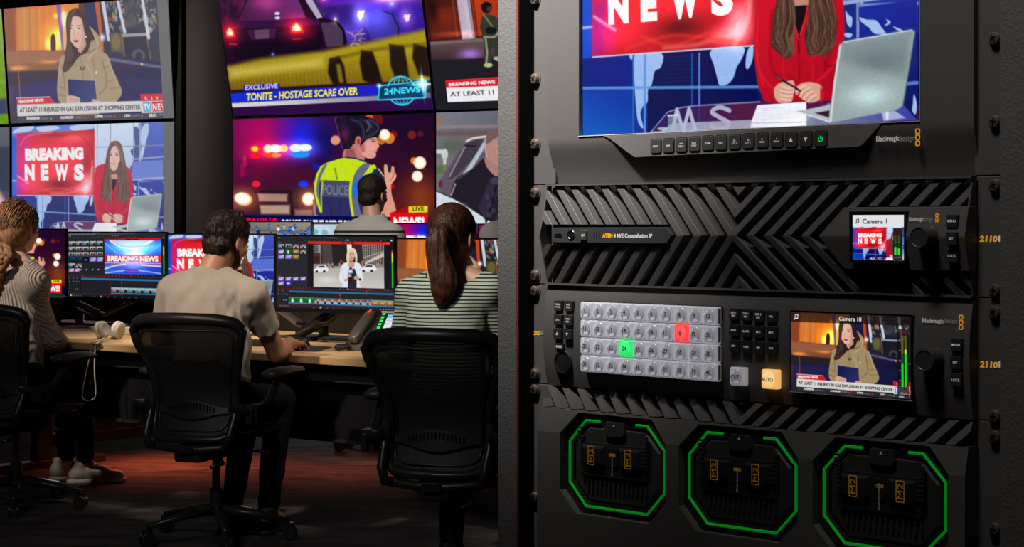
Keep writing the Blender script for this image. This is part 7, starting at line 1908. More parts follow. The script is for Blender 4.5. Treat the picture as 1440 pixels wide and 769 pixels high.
    # arms
    for s_ in (-1, 1):
        mb = MB(); mb.tube([(s_ * 0.19, -0.215, 0.565), (s_ * 0.235, -0.19, 0.55), (s_ * 0.262, -0.13, 0.545), (s_ * 0.272, -0.07, 0.575), (s_ * 0.275, -0.02, 0.635), (s_ * 0.275, 0.02, 0.668)], [0.017, 0.019, 0.021, 0.018, 0.015, 0.018], 12)
        mb.box((s_ * 0.255, -0.15, 0.535), (0.055, 0.07, 0.075)); ar = mb.build('arm_support', fr_m, t, smooth='angle')
        mb = MB(); mb.box((s_ * 0.262, -0.192, 0.53), (0.014, 0.02, 0.06)); mb.build('arm_lock', black_pl, ar, bevel=0.003)
        R = []
        for y, hw, hz in ((-0.085, 0.012, 0.006), (-0.075, 0.038, 0.018), (-0.03, 0.049, 0.023), (0.06, 0.049, 0.022), (0.14, 0.046, 0.020), (0.180, 0.034, 0.015), (0.192, 0.012, 0.006)):
            R.append([(s_ * 0.278 + hw * math.cos(a), y, 0.682 + hz * math.sin(a) + (0.004 if y > 0 else 0)) for a in np.linspace(0, 2 * math.pi, 17)[:-1]])
        mb = MB(); mb.loft(R); mb.build('arm_pad', arm_pad_m, t, smooth=True)
    mb = MB()
    for x, z in ((0.0, ZT_ + 0.004), (0.222, ZB_ + 0.4509), (-0.222, ZB_ + 0.4509), (0.184, 0.63)):
        mb.ball((x, back_y(x, z) - 0.020, z), 0.0028, 8, 6)
    mb.build('rivets', steel, t)
    return t


chairs = []
CH = [('black mesh-back office chair under the man in the T-shirt', 266, 7.72, -20, 0), ('black mesh-back office chair under the woman with a braid, cut by the left edge', -22, 8.62, -24, 0), ('black mesh-back office chair under the ponytailed woman beside the rack', 611, 6.62, -17, 0),
      ('black mesh-back office chair under the man in the striped pullover', 520, 11.0, -20, 0.26), ('black mesh-back office chair behind the rack post under the person in plain grey', 725, 10.95, -20, 0.26)]
# the chair's origin lies ahead of its back by about 0.22 m
for i, (lb, px_, Yb, yaw, dz) in enumerate(CH):
    c = make_chair(lb) if i == 0 else copy_tree(chairs[0])
    c['label'] = lb
    a = math.radians(yaw); fx, fy = -math.sin(a), math.cos(a)
    p = at(px_, 500, Yb); c.location = (p.x + fx * 0.22, p.y + fy * 0.22, dz); c.rotation_euler = (0, 0, a)
    chairs.append(c)
    if dz:      # tall chairs: the column is longer, the base stays on the floor
        for q in c.children:
            if q.name.startswith('leg'): q.location.z = -dz
            if q.name.startswith('gas_column'): q.scale.z = 2.0; q.location.z = -0.36

# ---- things on the desk
def on_desk(name, label, cat, px, py, z=0.73, rz=0.0, group=None):
    p = onz(px, py, z)
    return thing(name, label, cat, p, rz, group)


wht = mat('warm_white_plastic', (0.68, 0.64, 0.60), 0.4); wht_d = mat('grey_cushion', (0.42, 0.39, 0.36), 0.7)
hp = on_desk('headphones', 'white over-ear headphones lying on the desk near its front edge', 'headphones', 158, 477, 0.73, math.radians(-20))
for i, (x, tilt) in enumerate(((-0.058, -10), (0.030, 14))):
    M = Matrix.Translation((x, 0.0, 0.044)) @ Matrix.Rotation(math.radians(tilt), 4, 'Y') @ Matrix.Rotation(math.radians(90), 4, 'Y')
    mb = MB(); mb.lathe([(0.001, -0.020), (0.036, -0.020), (0.043, -0.014), (0.044, -0.004), (0.042, 0.002)], M, 28); cu = mb.build('ear_cup', wht, hp, smooth='angle')
    mb = MB(); mb.lathe([(0.040, 0.001), (0.043, 0.008), (0.040, 0.018), (0.030, 0.022), (0.018, 0.018), (0.001, 0.014)], M, 28); mb.build('ear_cushion', wht_d, cu, smooth='angle')
mb = MB(); mb.tube(spline([(-0.075, 0.01, 0.05), (-0.095, 0.05, 0.040), (-0.075, 0.13, 0.022), (0.0, 0.165, 0.014), (0.08, 0.13, 0.022), (0.092, 0.05, 0.042), (0.062, 0.01, 0.052)], 6), 0.009, 8, flat=(0.5, 1.3)); mb.build('headband', wht, hp, smooth=True)
mb = MB(); mb.box((-0.098, 0.0, 0.045), (0.03, 0.012, 0.03)); mb.box((0.09, 0.0, 0.045), (0.035, 0.012, 0.03)); mb.build('yoke', wht_d, hp, bevel=0.003)
base = hp.location; Rz = Matrix.Rotation(-hp.rotation_euler[2], 3, 'Z')
def fr_pl(px, py, out=0.02):
    """point on the vertical plane of the desk's front edge"""
    d = Vector(((px - CX) / F, 1, -(py - HY) / F)); n = -DN; P_ = DO + n * out
    return Vector((0, 0, CZ)) + d * (P_.dot(n) / d.dot(n))
cab = [onz(148, 474, 0.737), onz(140, 478.5, 0.735), onz(131, 481, 0.735), fr_pl(128, 484, 0.006), fr_pl(126.5, 500.8), fr_pl(121, 525), fr_pl(116, 553), fr_pl(118, 562), fr_pl(127, 563), fr_pl(134, 558), fr_pl(134.5, 545), fr_pl(133, 522), fr_pl(133.5, 495), fr_pl(135, 485.5, 0.006), onz(139, 481.5, 0.735), onz(150, 477, 0.735), onz(166, 474.5, 0.735)]
mb = MB(); mb.tube(spline([Rz @ (p - base) for p in cab], 5), 0.0034, 8); mb.build('cable', wht, hp, smooth=True)

ph = on_desk('smartphone', 'pink-edged smartphone lying on the desk left of the headphones', 'phone', 103, 461, 0.73, math.radians(28))
mb = MB(); mb.loft([[(x, z, h) for x, z in rrect(-0.075, -0.037, 0.075, 0.037, 0.010, 4)] for h in (0.0, 0.008)]); mb.build('phone_body', mat('rose_metal', (0.75, 0.38, 0.34), 0.35), ph, bevel=0.002)
mb = MB(); mb.loft([[(x, z, h) for x, z in rrect(-0.071, -0.033, 0.071, 0.033, 0.008, 4)] for h in (0.0078, 0.0105)]); mb.build('phone_screen', black_pl, ph)
cp_ = on_desk('desk_cup', 'black tapered cup on the desk beside the braided woman\'s arm', 'cup', 81, 457, 0.73)
mb = MB(); mb.lathe([(0.001, 0), (0.018, 0), (0.019, 0.004), (0.0245, 0.100), (0.0255, 0.104), (0.0245, 0.106), (0.023, 0.104), (0.018, 0.008), (0.001, 0.006)], None, 28); mb.build('cup_body', mat('smoked_plastic', (0.03, 0.028, 0.026), 0.25), cp_, smooth='angle')

# keyboard
kbd = on_desk('computer_keyboard', 'black computer keyboard on the desk between the man\'s arms', 'keyboard', 335, 484, 0.73, D_ANG)
mb = MB(); mb.box((0, 0, 0.008), (0.40, 0.13, 0.016)); mb.build('keyboard_body', black_pl, kbd, bevel=0.003)
keyc = mat('keycap', (0.03, 0.03, 0.032), 0.5)
for r in range(5):
    mb = MB()
    for c in range(15): mb.box((-0.182 + c * 0.026, -0.050 + r * 0.025, 0.0195), (0.021, 0.020, 0.007), taper=0.85)
    mb.build('key_row', keyc, kbd)
pad_pts = [onz(x, y, 0.731) for x, y in ((414, 493.5), (430, 485.5), (466.5, 488.2), (447.5, 494.2))]
c0 = sum(pad_pts, Vector()) / 4
mp_ = thing('mouse_pad', 'dark grey mouse pad under the man\'s hand', 'mouse pad', (c0.x, c0.y, 0.73))
mb = MB(); mb.loft([[(p.x - c0.x, p.y - c0.y, h) for p in pad_pts] for h in (0.0, 0.003)]); mb.build('pad', mat('pad_cloth', (0.035, 0.037, 0.04), 0.8), mp_, bevel=0.001)
ms_ = on_desk('computer_mouse', 'black computer mouse under the man\'s hand', 'mouse', 424, 486.5, 0.7335, D_ANG + 0.3)
mb = MB(); R = []
for y, hw, hz in ((-0.055, 0.012, 0.008), (-0.045, 0.027, 0.022), (-0.01, 0.032, 0.035), (0.03, 0.029, 0.026), (0.052, 0.018, 0.012), (0.058, 0.006, 0.004)):
    R.append([(hw * math.cos(a), y, max(0, hz * math.sin(a))) for a in np.linspace(0, 2 * math.pi, 17)[:-1]])
mb.loft(R); mb.build('mouse_body', black_pl, ms_, smooth=True)
mb = MB(); mb.tube([(-0.012, 0.03, 0.0255), (0.012, 0.03, 0.0255)], 0.005, 8); mb.build('scroll_wheel', alu, ms_)
cb = on_desk('mouse_cable', 'thin black cable curling on the desk in front of the grey base plate', 'cable', 445, 479, 0.731)
L = [onz(x, y, 0.734) for x, y in ((428, 481), (432, 476.5), (440, 478.5), (446, 475.2), (452, 477), (461, 480.4), (452, 480.2), (443, 478.8), (434, 476.0))]
mb = MB(); mb.tube(spline([p - cb.location for p in L], 5), 0.0022, 6); mb.build('cord', black_pl, cb, smooth=True)

# desk telephone
tp = on_desk('desk_telephone', 'black desk telephone with handset and small lit display by the monitor', 'telephone', 524, 492, 0.73, D_ANG + math.radians(14))
tel_m = mat('telephone_brown_black', (0.085, 0.072, 0.062), 0.33)
mb = MB(); prof_ = [(-0.10, 0.0), (0.11, 0.0), (0.11, 0.125), (0.095, 0.135), (-0.10, 0.025)]
mb.loft([[(x, y, z) for y, z in prof_] for x in (-0.075, 0.13)]); mb.build('telephone_body', tel_m, tp, bevel=0.006)
sl = math.atan2(0.110, 0.195)
def tpt(x, s_, h): return (x, -0.10 + s_ * math.cos(sl) - h * math.sin(sl), 0.025 + s_ * math.sin(sl) + h * math.cos(sl))
hs = MB(); R = []
for s_, hw, hh, lift in ((0.0, 0.016, 0.012, 0.022), (0.012, 0.025, 0.020, 0.024), (0.05, 0.026, 0.020, 0.028), (0.07, 0.024, 0.017, 0.032), (0.14, 0.024, 0.017, 0.034), (0.165, 0.026, 0.019, 0.031), (0.205, 0.026, 0.020, 0.030), (0.222, 0.015, 0.012, 0.026)):
    R.append([tpt(-0.040 + hw * math.copysign(abs(math.cos(a)) ** 0.6, math.cos(a)), s_, lift + hh * math.copysign(abs(math.sin(a)) ** 0.6, math.sin(a))) for a in np.linspace(0, 2 * math.pi, 21)[:-1]])
hs.loft(R); hd = hs.build('handset', tel_m, tp, smooth=True)
mb = MB(); mb.box(tpt(-0.040, 0.20, 0.052), (0.008, 0.022, 0.004), Matrix.Rotation(sl, 3, 'X')); mb.build('message_light', mat('red_message_light', (0.6, 0.05, 0.03), 0.4, emit=(1.0, 0.08, 0.04), estr=0.7), hd)
mb = MB(); mb.box(tpt(0.064, 0.165, 0.008), (0.112, 0.12, 0.012), Matrix.Rotation(sl + 0.35, 3, 'X')); dsp = mb.build('display_housing', black_pl, tp, bevel=0.003)
mb = MB(); mb.box(tpt(0.064, 0.218, 0.034), (0.118, 0.008, 0.010), Matrix.Rotation(sl + 0.35, 3, 'X')); mb.build('housing_rim', wht, dsp, bevel=0.002)
lcd = Pic(120, 100, (225, 228, 235)); lcd.frame([(0, 0), (120, 0), (120, 100), (0, 100)]); lcd.px(60, 0, 120, 100, (60, 90, 120)); lcd.px(0, 0, 120, 22, (120, 190, 225)); lcd.px(72, 30, 112, 92, (40, 60, 84)); lcd.px(6, 34, 52, 40, (180, 186, 196)); lcd.px(6, 54, 46, 60, (180, 186, 196))
so = screen_mesh('display_screen', lcd, -0.030, -0.045, 0.044, 0.045, 40, 34, dsp); so.location = tpt(0.072, 0.165, 0.0146); so.rotation_euler = (sl + 0.35 - math.pi / 2 + math.radians(0), 0, 0)
mb = MB()
for k in range(5): mb.box(tpt(0.026, 0.128 + k * 0.018, 0.004 + 0.0062 * k + 0.0075), (0.014, 0.009, 0.003), Matrix.Rotation(sl + 0.35, 3, 'X'))
mb.build('line_lamps', mat('green_lamp', (0, 0.5, 0.1), 0.4, emit=(0.02, 0.8, 0.12), estr=0.8), dsp)
for r in range(4):
    mb = MB()
    for c in range(3): mb.box(tpt(0.035 + c * 0.026, 0.020 + r * 0.020, 0.003), (0.018, 0.012, 0.006), Matrix.Rotation(sl, 3, 'X'))
    mb.build('dial_key_row', keyc, tp)
# coiled cord
mb = MB(); cpt = []
c0 = onz(483, 491.5, 0.733); N_ = 520
for i in range(N_):
    a = i / N_ * 2 * math.pi * 1.15 + 0.6; ph_ = i / N_ * 2 * math.pi * 46
    rx, ry = 0.028 + 0.004 * i / N_, 0.05
    ctr = Vector((c0.x + rx * 0.9 * math.cos(a), c0.y + ry * 1.8 * math.sin(a), 0.741 + 0.010 * i / N_))
    e = Vector((math.cos(a), math.sin(a), 0))
    cpt.append(ctr + e * 0.0095 * math.cos(ph_) + Vector((0, 0, 0.0095)) * math.sin(ph_))
Mi = Matrix.Rotation(-tp.rotation_euler[2], 3, 'Z')
mb.tube([Mi @ (p - tp.location) for p in cpt], 0.0024, 5); mb.build('coiled_cord', black_pl, tp, smooth=True)


# ------------------------------------------------------------------ people
import openvdb
_rn = np.random.RandomState(12)
_G = _rn.rand(24, 24, 24).astype(np.float32)


def vnoise(X, Y, Z, s):
    """smooth 3-D noise in -1..1"""
    out = 0
    x, y, z = X * s % 23, Y * s % 23, Z * s % 23
    i, j, k = x.astype(int), y.astype(int), z.astype(int); fx, fy, fz = x - i, y - j, z - k
    fx, fy, fz = fx * fx * (3 - 2 * fx), fy * fy * (3 - 2 * fy), fz * fz * (3 - 2 * fz)
    for a in (0, 1):
        for b in (0, 1):
            for c in (0, 1):
                out = out + _G[(i + a) % 24, (j + b) % 24, (k + c) % 24] * (fx if a else 1 - fx) * (fy if b else 1 - fy) * (fz if c else 1 - fz)
    return out * 2 - 1


class SDF:
    def __init__(s, k=0.02): s.p = []; s.k = k

    def cap(s, a, b, ra, rb=None, flat=None, k=None, cut=False, op='u'):
        """tapered capsule; flat = (axis, factor) squashes along an axis; cut = flat ends"""
        s.p.append(('c', np.array(a, float), np.array(b, float), ra, ra if rb is None else rb, flat, s.k if k is None else k, cut, op)); return s

    def ell(s, c, r, M=None, k=None, op='u'):
        s.p.append(('e', np.array(c, float), np.array(r, float), None if M is None else np.array(M, float), s.k if k is None else k, op)); return s

    def chain(s, pts, rs, **kw):
        for i in range(len(pts) - 1): s.cap(pts[i], pts[i + 1], rs[i], rs[i + 1], **kw)
        return s

    def mesh(s, vox=0.006, disp=None, clipf=None):
        lo = np.full(3, 1e9); hi = -lo
        for q in s.p:
            if q[-1] != 'u': continue
            if q[0] == 'c':
                r = max(q[3], q[4]) * 1.05
                for e in (q[1], q[2]): lo = np.minimum(lo, e - r); hi = np.maximum(hi, e + r)
            else: r = q[2].max(); lo = np.minimum(lo, q[1] - r); hi = np.maximum(hi, q[1] + r)
        lo -= 4 * vox + 0.01; hi += 4 * vox + 0.01
        n = np.ceil((hi - lo) / vox).astype(int) + 1
        D = np.full(n, 0.05, np.float32)
        ax = [lo[i] + vox * np.arange(n[i]) for i in range(3)]
        for q in s.p:
            k = q[6] if q[0] == 'c' else q[4]; op = q[-1]
            if q[0] == 'c':
                a, b = q[1], q[2]; r = max(q[3], q[4]); l_, h_ = np.minimum(a, b) - r - k - 0.02, np.maximum(a, b) + r + k + 0.02
            else: l_, h_ = q[1] - q[2].max() - k - 0.02, q[1] + q[2].max() + k + 0.02
            i0 = np.clip(((l_ - lo) / vox).astype(int), 0, n); i1 = np.clip(np.ceil((h_ - lo) / vox).astype(int) + 1, 0, n)
            if (i1 <= i0).any(): continue
            X, Y, Z = np.meshgrid(*[ax[i][i0[i]:i1[i]] for i in range(3)], indexing='ij')
            P = np.stack([X, Y, Z], -1)
            if q[0] == 'c':
                if q[5]:
                    f, fs = np.array(q[5][0], float), q[5][1]; f = f / np.linalg.norm(f)
                    P = P + f * (((P - a) @ f)[..., None] * (1 / fs - 1)); b = b + f * (((b - a) @ f) * (1 / fs - 1))
                d = b - a; L2 = d @ d + 1e-12
                t = ((P - a) @ d) / L2; tc = np.clip(t, 0, 1)
                dist = np.linalg.norm(P - a - tc[..., None] * d, axis=-1) - (q[3] + (q[4] - q[3]) * tc)
                if q[5]: dist *= max(0.5, q[5][1])
                if q[7]: L = math.sqrt(L2); dist = np.maximum(dist, np.maximum(-t * L - 0.0, (t - 1) * L))
            else:
                V = P - q[1]
                if q[3] is not None: V = V @ q[3]
                r = q[2]; k0 = np.linalg.norm(V / r, axis=-1); k1 = np.linalg.norm(V / (r * r), axis=-1)
                dist = np.where(k1 > 1e-9, k0 * (k0 - 1) / np.maximum(k1, 1e-9), -r.min())
            R = D[i0[0]:i1[0], i0[1]:i1[1], i0[2]:i1[2]]
            if op == 'u':
                h = np.clip(0.5 + 0.5 * (R - dist) / k, 0, 1); R[:] = R * (1 - h) + dist * h - k * h * (1 - h)
            else:
                h = np.clip(0.5 - 0.5 * (R + dist) / k, 0, 1); R[:] = R * (1 - h) - dist * h + k * h * (1 - h)
        X = Y = Z = None
        if disp or clipf:
            X, Y, Z = np.meshgrid(*ax, indexing='ij', sparse=False)
            near = np.abs(D) < 0.03
            if disp: D[near] += disp(X[near], Y[near], Z[near])
            if clipf: D[:] = np.maximum(D, clipf(X, Y, Z))
        g = openvdb.FloatGrid(0.05); g.copyFromArray(np.ascontiguousarray(np.clip(D, -0.05, 0.05), dtype=np.float32))
        pts, quads = g.convertToQuads(0.0)
        pts = pts * vox + lo
        return pts, quads

    def build(s, name, m, parent, vox=0.006, disp=None, clipf=None, origin=(0, 0, 0)):
        pts, quads = s.mesh(vox, disp, clipf)
        me = bpy.data.meshes.new(name); pts = pts - np.array(origin)
        me.from_pydata(pts.tolist(), [], quads.tolist())
        bm = bmesh.new(); bm.from_mesh(me)
        bmesh.ops.recalc_face_normals(bm, faces=bm.faces)
        # keep the largest island only
        seen = set(); best = []
        bm.verts.ensure_lookup_table()
        for v in bm.verts:
            if v in seen: continue
            st = [v]; comp = []; seen.add(v)
            while st:
                w = st.pop(); comp.append(w)
                for e in w.link_edges:
                    o2 = e.other_vert(w)
                    if o2 not in seen: seen.add(o2); st.append(o2)
            if len(comp) > len(best): best = comp
        bs = set(best); bmesh.ops.delete(bm, geom=[v for v in bm.verts if v not in bs], context='VERTS')
        bm.to_mesh(me); bm.free()
        return link(name, me, m, parent, smooth=True)


def nrm(v): v = np.array(v, float); return v / np.linalg.norm(v)


def basis(fwd, up=(0, 0, 1)):
    y = nrm(fwd); x = nrm(np.cross(y, up)); z = np.cross(x, y)
    return np.stack([x, y, z], 1)      # columns: right, forward, up


def head_sdf(S, c, B, sc=1.0, k=0.014, fem=False):
    T = lambda x, y, z: np.array(c) + B @ (np.array((x, y, z)) * sc)
    r = lambda *a: tuple(sc * q for q in a)
    S.ell(T(0, -0.012, 0.030), r(0.074, 0.094, 0.084), B, k=k)
    S.ell(T(0, 0.030, -0.020), r(0.060, 0.062, 0.080), B, k=k)
    S.ell(T(0, 0.042, -0.078), r(0.038 if fem else 0.046, 0.040, 0.030), B, k=k)
    S.ell(T(0, 0.070, 0.022), r(0.052, 0.022, 0.014), B, k=k)
    for s_ in (-1, 1):
        S.ell(T(s_ * 0.038, 0.060, -0.022), r(0.022, 0.026, 0.018), B, k=k)
        S.ell(T(s_ * 0.030, 0.092, 0.004), r(0.016, 0.010, 0.010), B, k=0.006 * sc, op='s')
        S.ell(T(s_ * 0.076, -0.006, -0.008), r(0.008, 0.019, 0.031), B @ np.array(Matrix.Rotation(s_ * 0.25, 3, 'Z')), k=0.004)
        S.ell(T(s_ * 0.083, -0.002, -0.006), r(0.005, 0.010, 0.018), B, k=0.003, op='s')
        S.ell(T(s_ * 0.077, 0.0, -0.034), r(0.006, 0.009, 0.008), B, k=0.004)
    S.cap(T(0, 0.088, 0.012), T(0, 0.108, -0.024), 0.007 * sc, 0.011 * sc, k=0.008 * sc)
    for s_ in (-1, 1): S.ell(T(s_ * 0.010, 0.100, -0.027), r(0.008, 0.009, 0.007), B, k=0.005)
    S.ell(T(0, 0.086, -0.052), r(0.022, 0.010, 0.006), B, k=0.005); S.ell(T(0, 0.085, -0.063), r(0.018, 0.010, 0.007), B, k=0.005)
    return T


def hand_sdf(S, w, d, nrm_, side, curl=0.5, sc=1.0, grip=None):
    """wrist, pointing direction, back-of-hand normal, side = +1 when the thumb lies towards cross(d, n)"""
    d = nrm(d); n = nrm(np.array(nrm_) - d * np.dot(nrm_, d)); x = np.cross(d, n) * side
    P = lambda a, b, c: np.array(w) + sc * (d * a + x * b + n * c)
    S.cap(P(0.0, 0, 0), P(0.03, 0, 0), 0.026 * sc, 0.030 * sc, flat=(n, 0.72), k=0.012)
    for b0, b1 in ((0.024, 0.028), (0.008, 0.010), (-0.008, -0.009), (-0.022, -0.027)):
        S.cap(P(0.02, b0 * 0.8, 0), P(0.082, b1, 0.002), 0.014 * sc, 0.0115 * sc, k=0.008)
    for b1, L, sp in ((0.028, 0.072, 0.10), (0.010, 0.080, 0.03), (-0.009, 0.075, -0.04), (-0.027, 0.060, -0.12)):
        p = P(0.084, b1, 0.002); a = 0.15; r0 = 0.0095 * sc
        for i, f in enumerate((0.42, 0.32, 0.26)):
            a += curl * (0.55, 0.9, 0.6)[i]
            q = p + sc * L * f * (d * math.cos(a) + x * sp - n * math.sin(a))
            S.cap(p, q, r0, r0 * 0.92, k=0.004); p = q; r0 *= 0.9
    p = P(0.018, 0.026, -0.006)
    for L, r0, dd in ((0.040, 0.0125, (0.70, 0.62, -0.30)), (0.032, 0.0105, (0.90, 0.25, -0.35)), (0.024, 0.0095, (0.95, 0.0, -0.35))):
        v = nrm(d * dd[0] + x * dd[1] + n * dd[2]); q = p + v * L * sc; S.cap(p, q, r0 * sc, r0 * 0.9 * sc, k=0.006); p = q


def shoe(name, m, sole_m, parent, ankle, fwd, origin):
    B = basis((fwd[0], fwd[1], 0)); a = np.array(ankle, float); g = np.array((a[0], a[1], 0))
    T = lambda x, y, z: g + B @ np.array((x, y, z))
    S = SDF(0.02); S.cap(T(0, -0.05, 0.048), T(0, 0.06, 0.042), 0.038, 0.040); S.cap(T(0, 0.06, 0.042), T(0.006, 0.155, 0.034), 0.040, 0.030, flat=((0, 0, 1), 0.85)); S.cap(T(0, -0.035, 0.06), T(0, -0.03, 0.098), 0.038, 0.040)
    S.cap(T(0, 0.02, 0.06), T(0, 0.08, 0.055), 0.034, 0.030)
    o = S.build(name, m, parent, 0.005, clipf=lambda X, Y, Z: np.maximum(0.012 - Z, Z - 0.112), origin=origin)
    S = SDF(0.02); S.cap(T(0, -0.055, 0.012), T(0, 0.06, 0.012), 0.040, 0.043, flat=((0, 0, 1), 0.6)); S.cap(T(0, 0.06, 0.012), T(0.006, 0.165, 0.012), 0.043, 0.033, flat=((0, 0, 1), 0.6))
    S.build('sole', sole_m, o, 0.005, clipf=lambda X, Y, Z: np.maximum(0.001 - Z, Z - 0.024), origin=origin)
    mb = MB()
    for i in range(4): mb.tube([Vector(T(-0.018, 0.045 + i * 0.017, 0.090 - i * 0.0055) - np.array(origin)), Vector(T(0.018, 0.050 + i * 0.017, 0.090 - i * 0.0055) - np.array(origin))], 0.003, 6)
    mb.build('laces', sole_m, o)
    return o


def eyes(parent, T, origin, sc=1.0):
    for s_ in (-1, 1):
        p = T(s_ * 0.030, 0.084, 0.003) - np.array(origin)
        mb = MB(); mb.ball(tuple(p), 0.0115 * sc, 16, 10); e = mb.build('eye', mat('eye_white', (0.7, 0.68, 0.66), 0.2), parent, smooth=True)
        q = T(s_ * 0.030, 0.0925, 0.003) - np.array(origin)
        mb = MB(); mb.ball(tuple(q), 0.0052 * sc, 12, 8); mb.build('iris', mat('dark_iris', (0.03, 0.02, 0.015), 0.15), e, smooth=True)


def skin(name, col):
    m = mat(name, col, 0.48, bump=0.08, bscale=300)
    b = m.node_tree.nodes['Principled BSDF']; b.inputs['Subsurface Weight'].default_value = 0.08; b.inputs['Subsurface Radius'].default_value = (0.02, 0.008, 0.004); b.inputs['Subsurface Scale'].default_value = 0.3
    return m


skin_a = skin('skin_tan', (0.46, 0.215, 0.125)); skin_b = skin('skin_fair', (0.58, 0.32, 0.22)); skin_c = skin('skin_light', (0.52, 0.29, 0.20))


def hair_mat(name, c0, c1, rough=0.38, scale=(1, 1, 1), freq=60):
    m, n, l, b = new_mat(name)
    tc = n.new('ShaderNodeTexCoord'); mp = n.new('ShaderNodeMapping'); mp.inputs['Scale'].default_value = scale
    nz = n.new('ShaderNodeTexNoise'); nz.inputs['Scale'].default_value = freq; nz.inputs['Detail'].default_value = 4; nz.inputs['Roughness'].default_value = 0.6
    cr = n.new('ShaderNodeValToRGB'); cr.color_ramp.elements[0].position = 0.3; cr.color_ramp.elements[0].color = (*c0, 1); cr.color_ramp.elements[1].position = 0.7; cr.color_ramp.elements[1].color = (*c1, 1)
    bp = n.new('ShaderNodeBump'); bp.inputs['Strength'].default_value = 0.9; bp.inputs['Distance'].default_value = 0.006
    l.new(tc.outputs['Object'], mp.inputs[0]); l.new(mp.outputs[0], nz.inputs['Vector']); l.new(nz.outputs['Fac'], cr.inputs[0]); l.new(cr.outputs[0], b.inputs['Base Color']); l.new(nz.outputs['Fac'], bp.inputs['Height']); l.new(bp.outputs[0], b.inputs['Normal'])
    b.inputs['Roughness'].default_value = rough + 0.12; b.inputs['Specular IOR Level'].default_value = 0.3
    return m


def locks(parent, name, m, paths, origin, r=0.0022, seg=5):
    """tapering hair locks that follow the given paths, gathered in one mesh"""
    mb = MB()
    for P in paths:
        n = len(P); mb.tube([tuple(np.array(p) - np.array(origin)) for p in P], [r * (0.25 + 1.0 * math.sin(math.pi * min(0.97, 0.12 + 0.85 * i / (n - 1)))) for i in range(n)], seg)
    return mb.build(name, m, parent, smooth=True)


def cloth_disp(amp=0.004, s=(9, 9, 16), fine=0.0015):
    return lambda X, Y, Z: amp * (vnoise(X * 1.0, Y, Z * 0.6, s[0]) * vnoise(Y, Z, X, s[2])) * 2.2 + fine * vnoise(X, Y, Z, 45)


trous = mat('black_trousers', (0.008, 0.008, 0.010), 0.9, spec=0.1, bump=0.3, bscale=90)
dark_shoe = mat('dark_shoe', (0.012, 0.012, 0.013), 0.5); white_shoe = mat('off_white_leather', (0.50, 0.44, 0.38), 0.5); white_sole = mat('pale_sole', (0.55, 0.50, 0.45), 0.6)


def A(px, py, Y): return np.array(at(px, py, Y))


def lower_body(S, O, hips, knees, ankles, rs=(0.088, 0.064, 0.045), pelv_r=0.125, f=(0, 1, 0)):
    S.cap(hips[0], hips[1], pelv_r * 0.92, k=0.04)
    for i in (0, 1): S.chain([hips[i], knees[i], ankles[i]], list(rs), k=0.02)


def finish_legs(t, O, hips, knees, ankles, feet, shoe_mat, sole, cuff=0.0):
    S = SDF(0.02); lower_body(S, O, hips, knees, [np.array(a) + (np.array(k) - np.array(a)) * (0.05 + cuff) for a, k in zip(ankles, knees)]); S.build('trousers', trous, t, 0.008, cloth_disp(0.005), origin=O)
    for a, f in zip(ankles, feet): shoe('shoe', shoe_mat, sole, t, a, f, O)


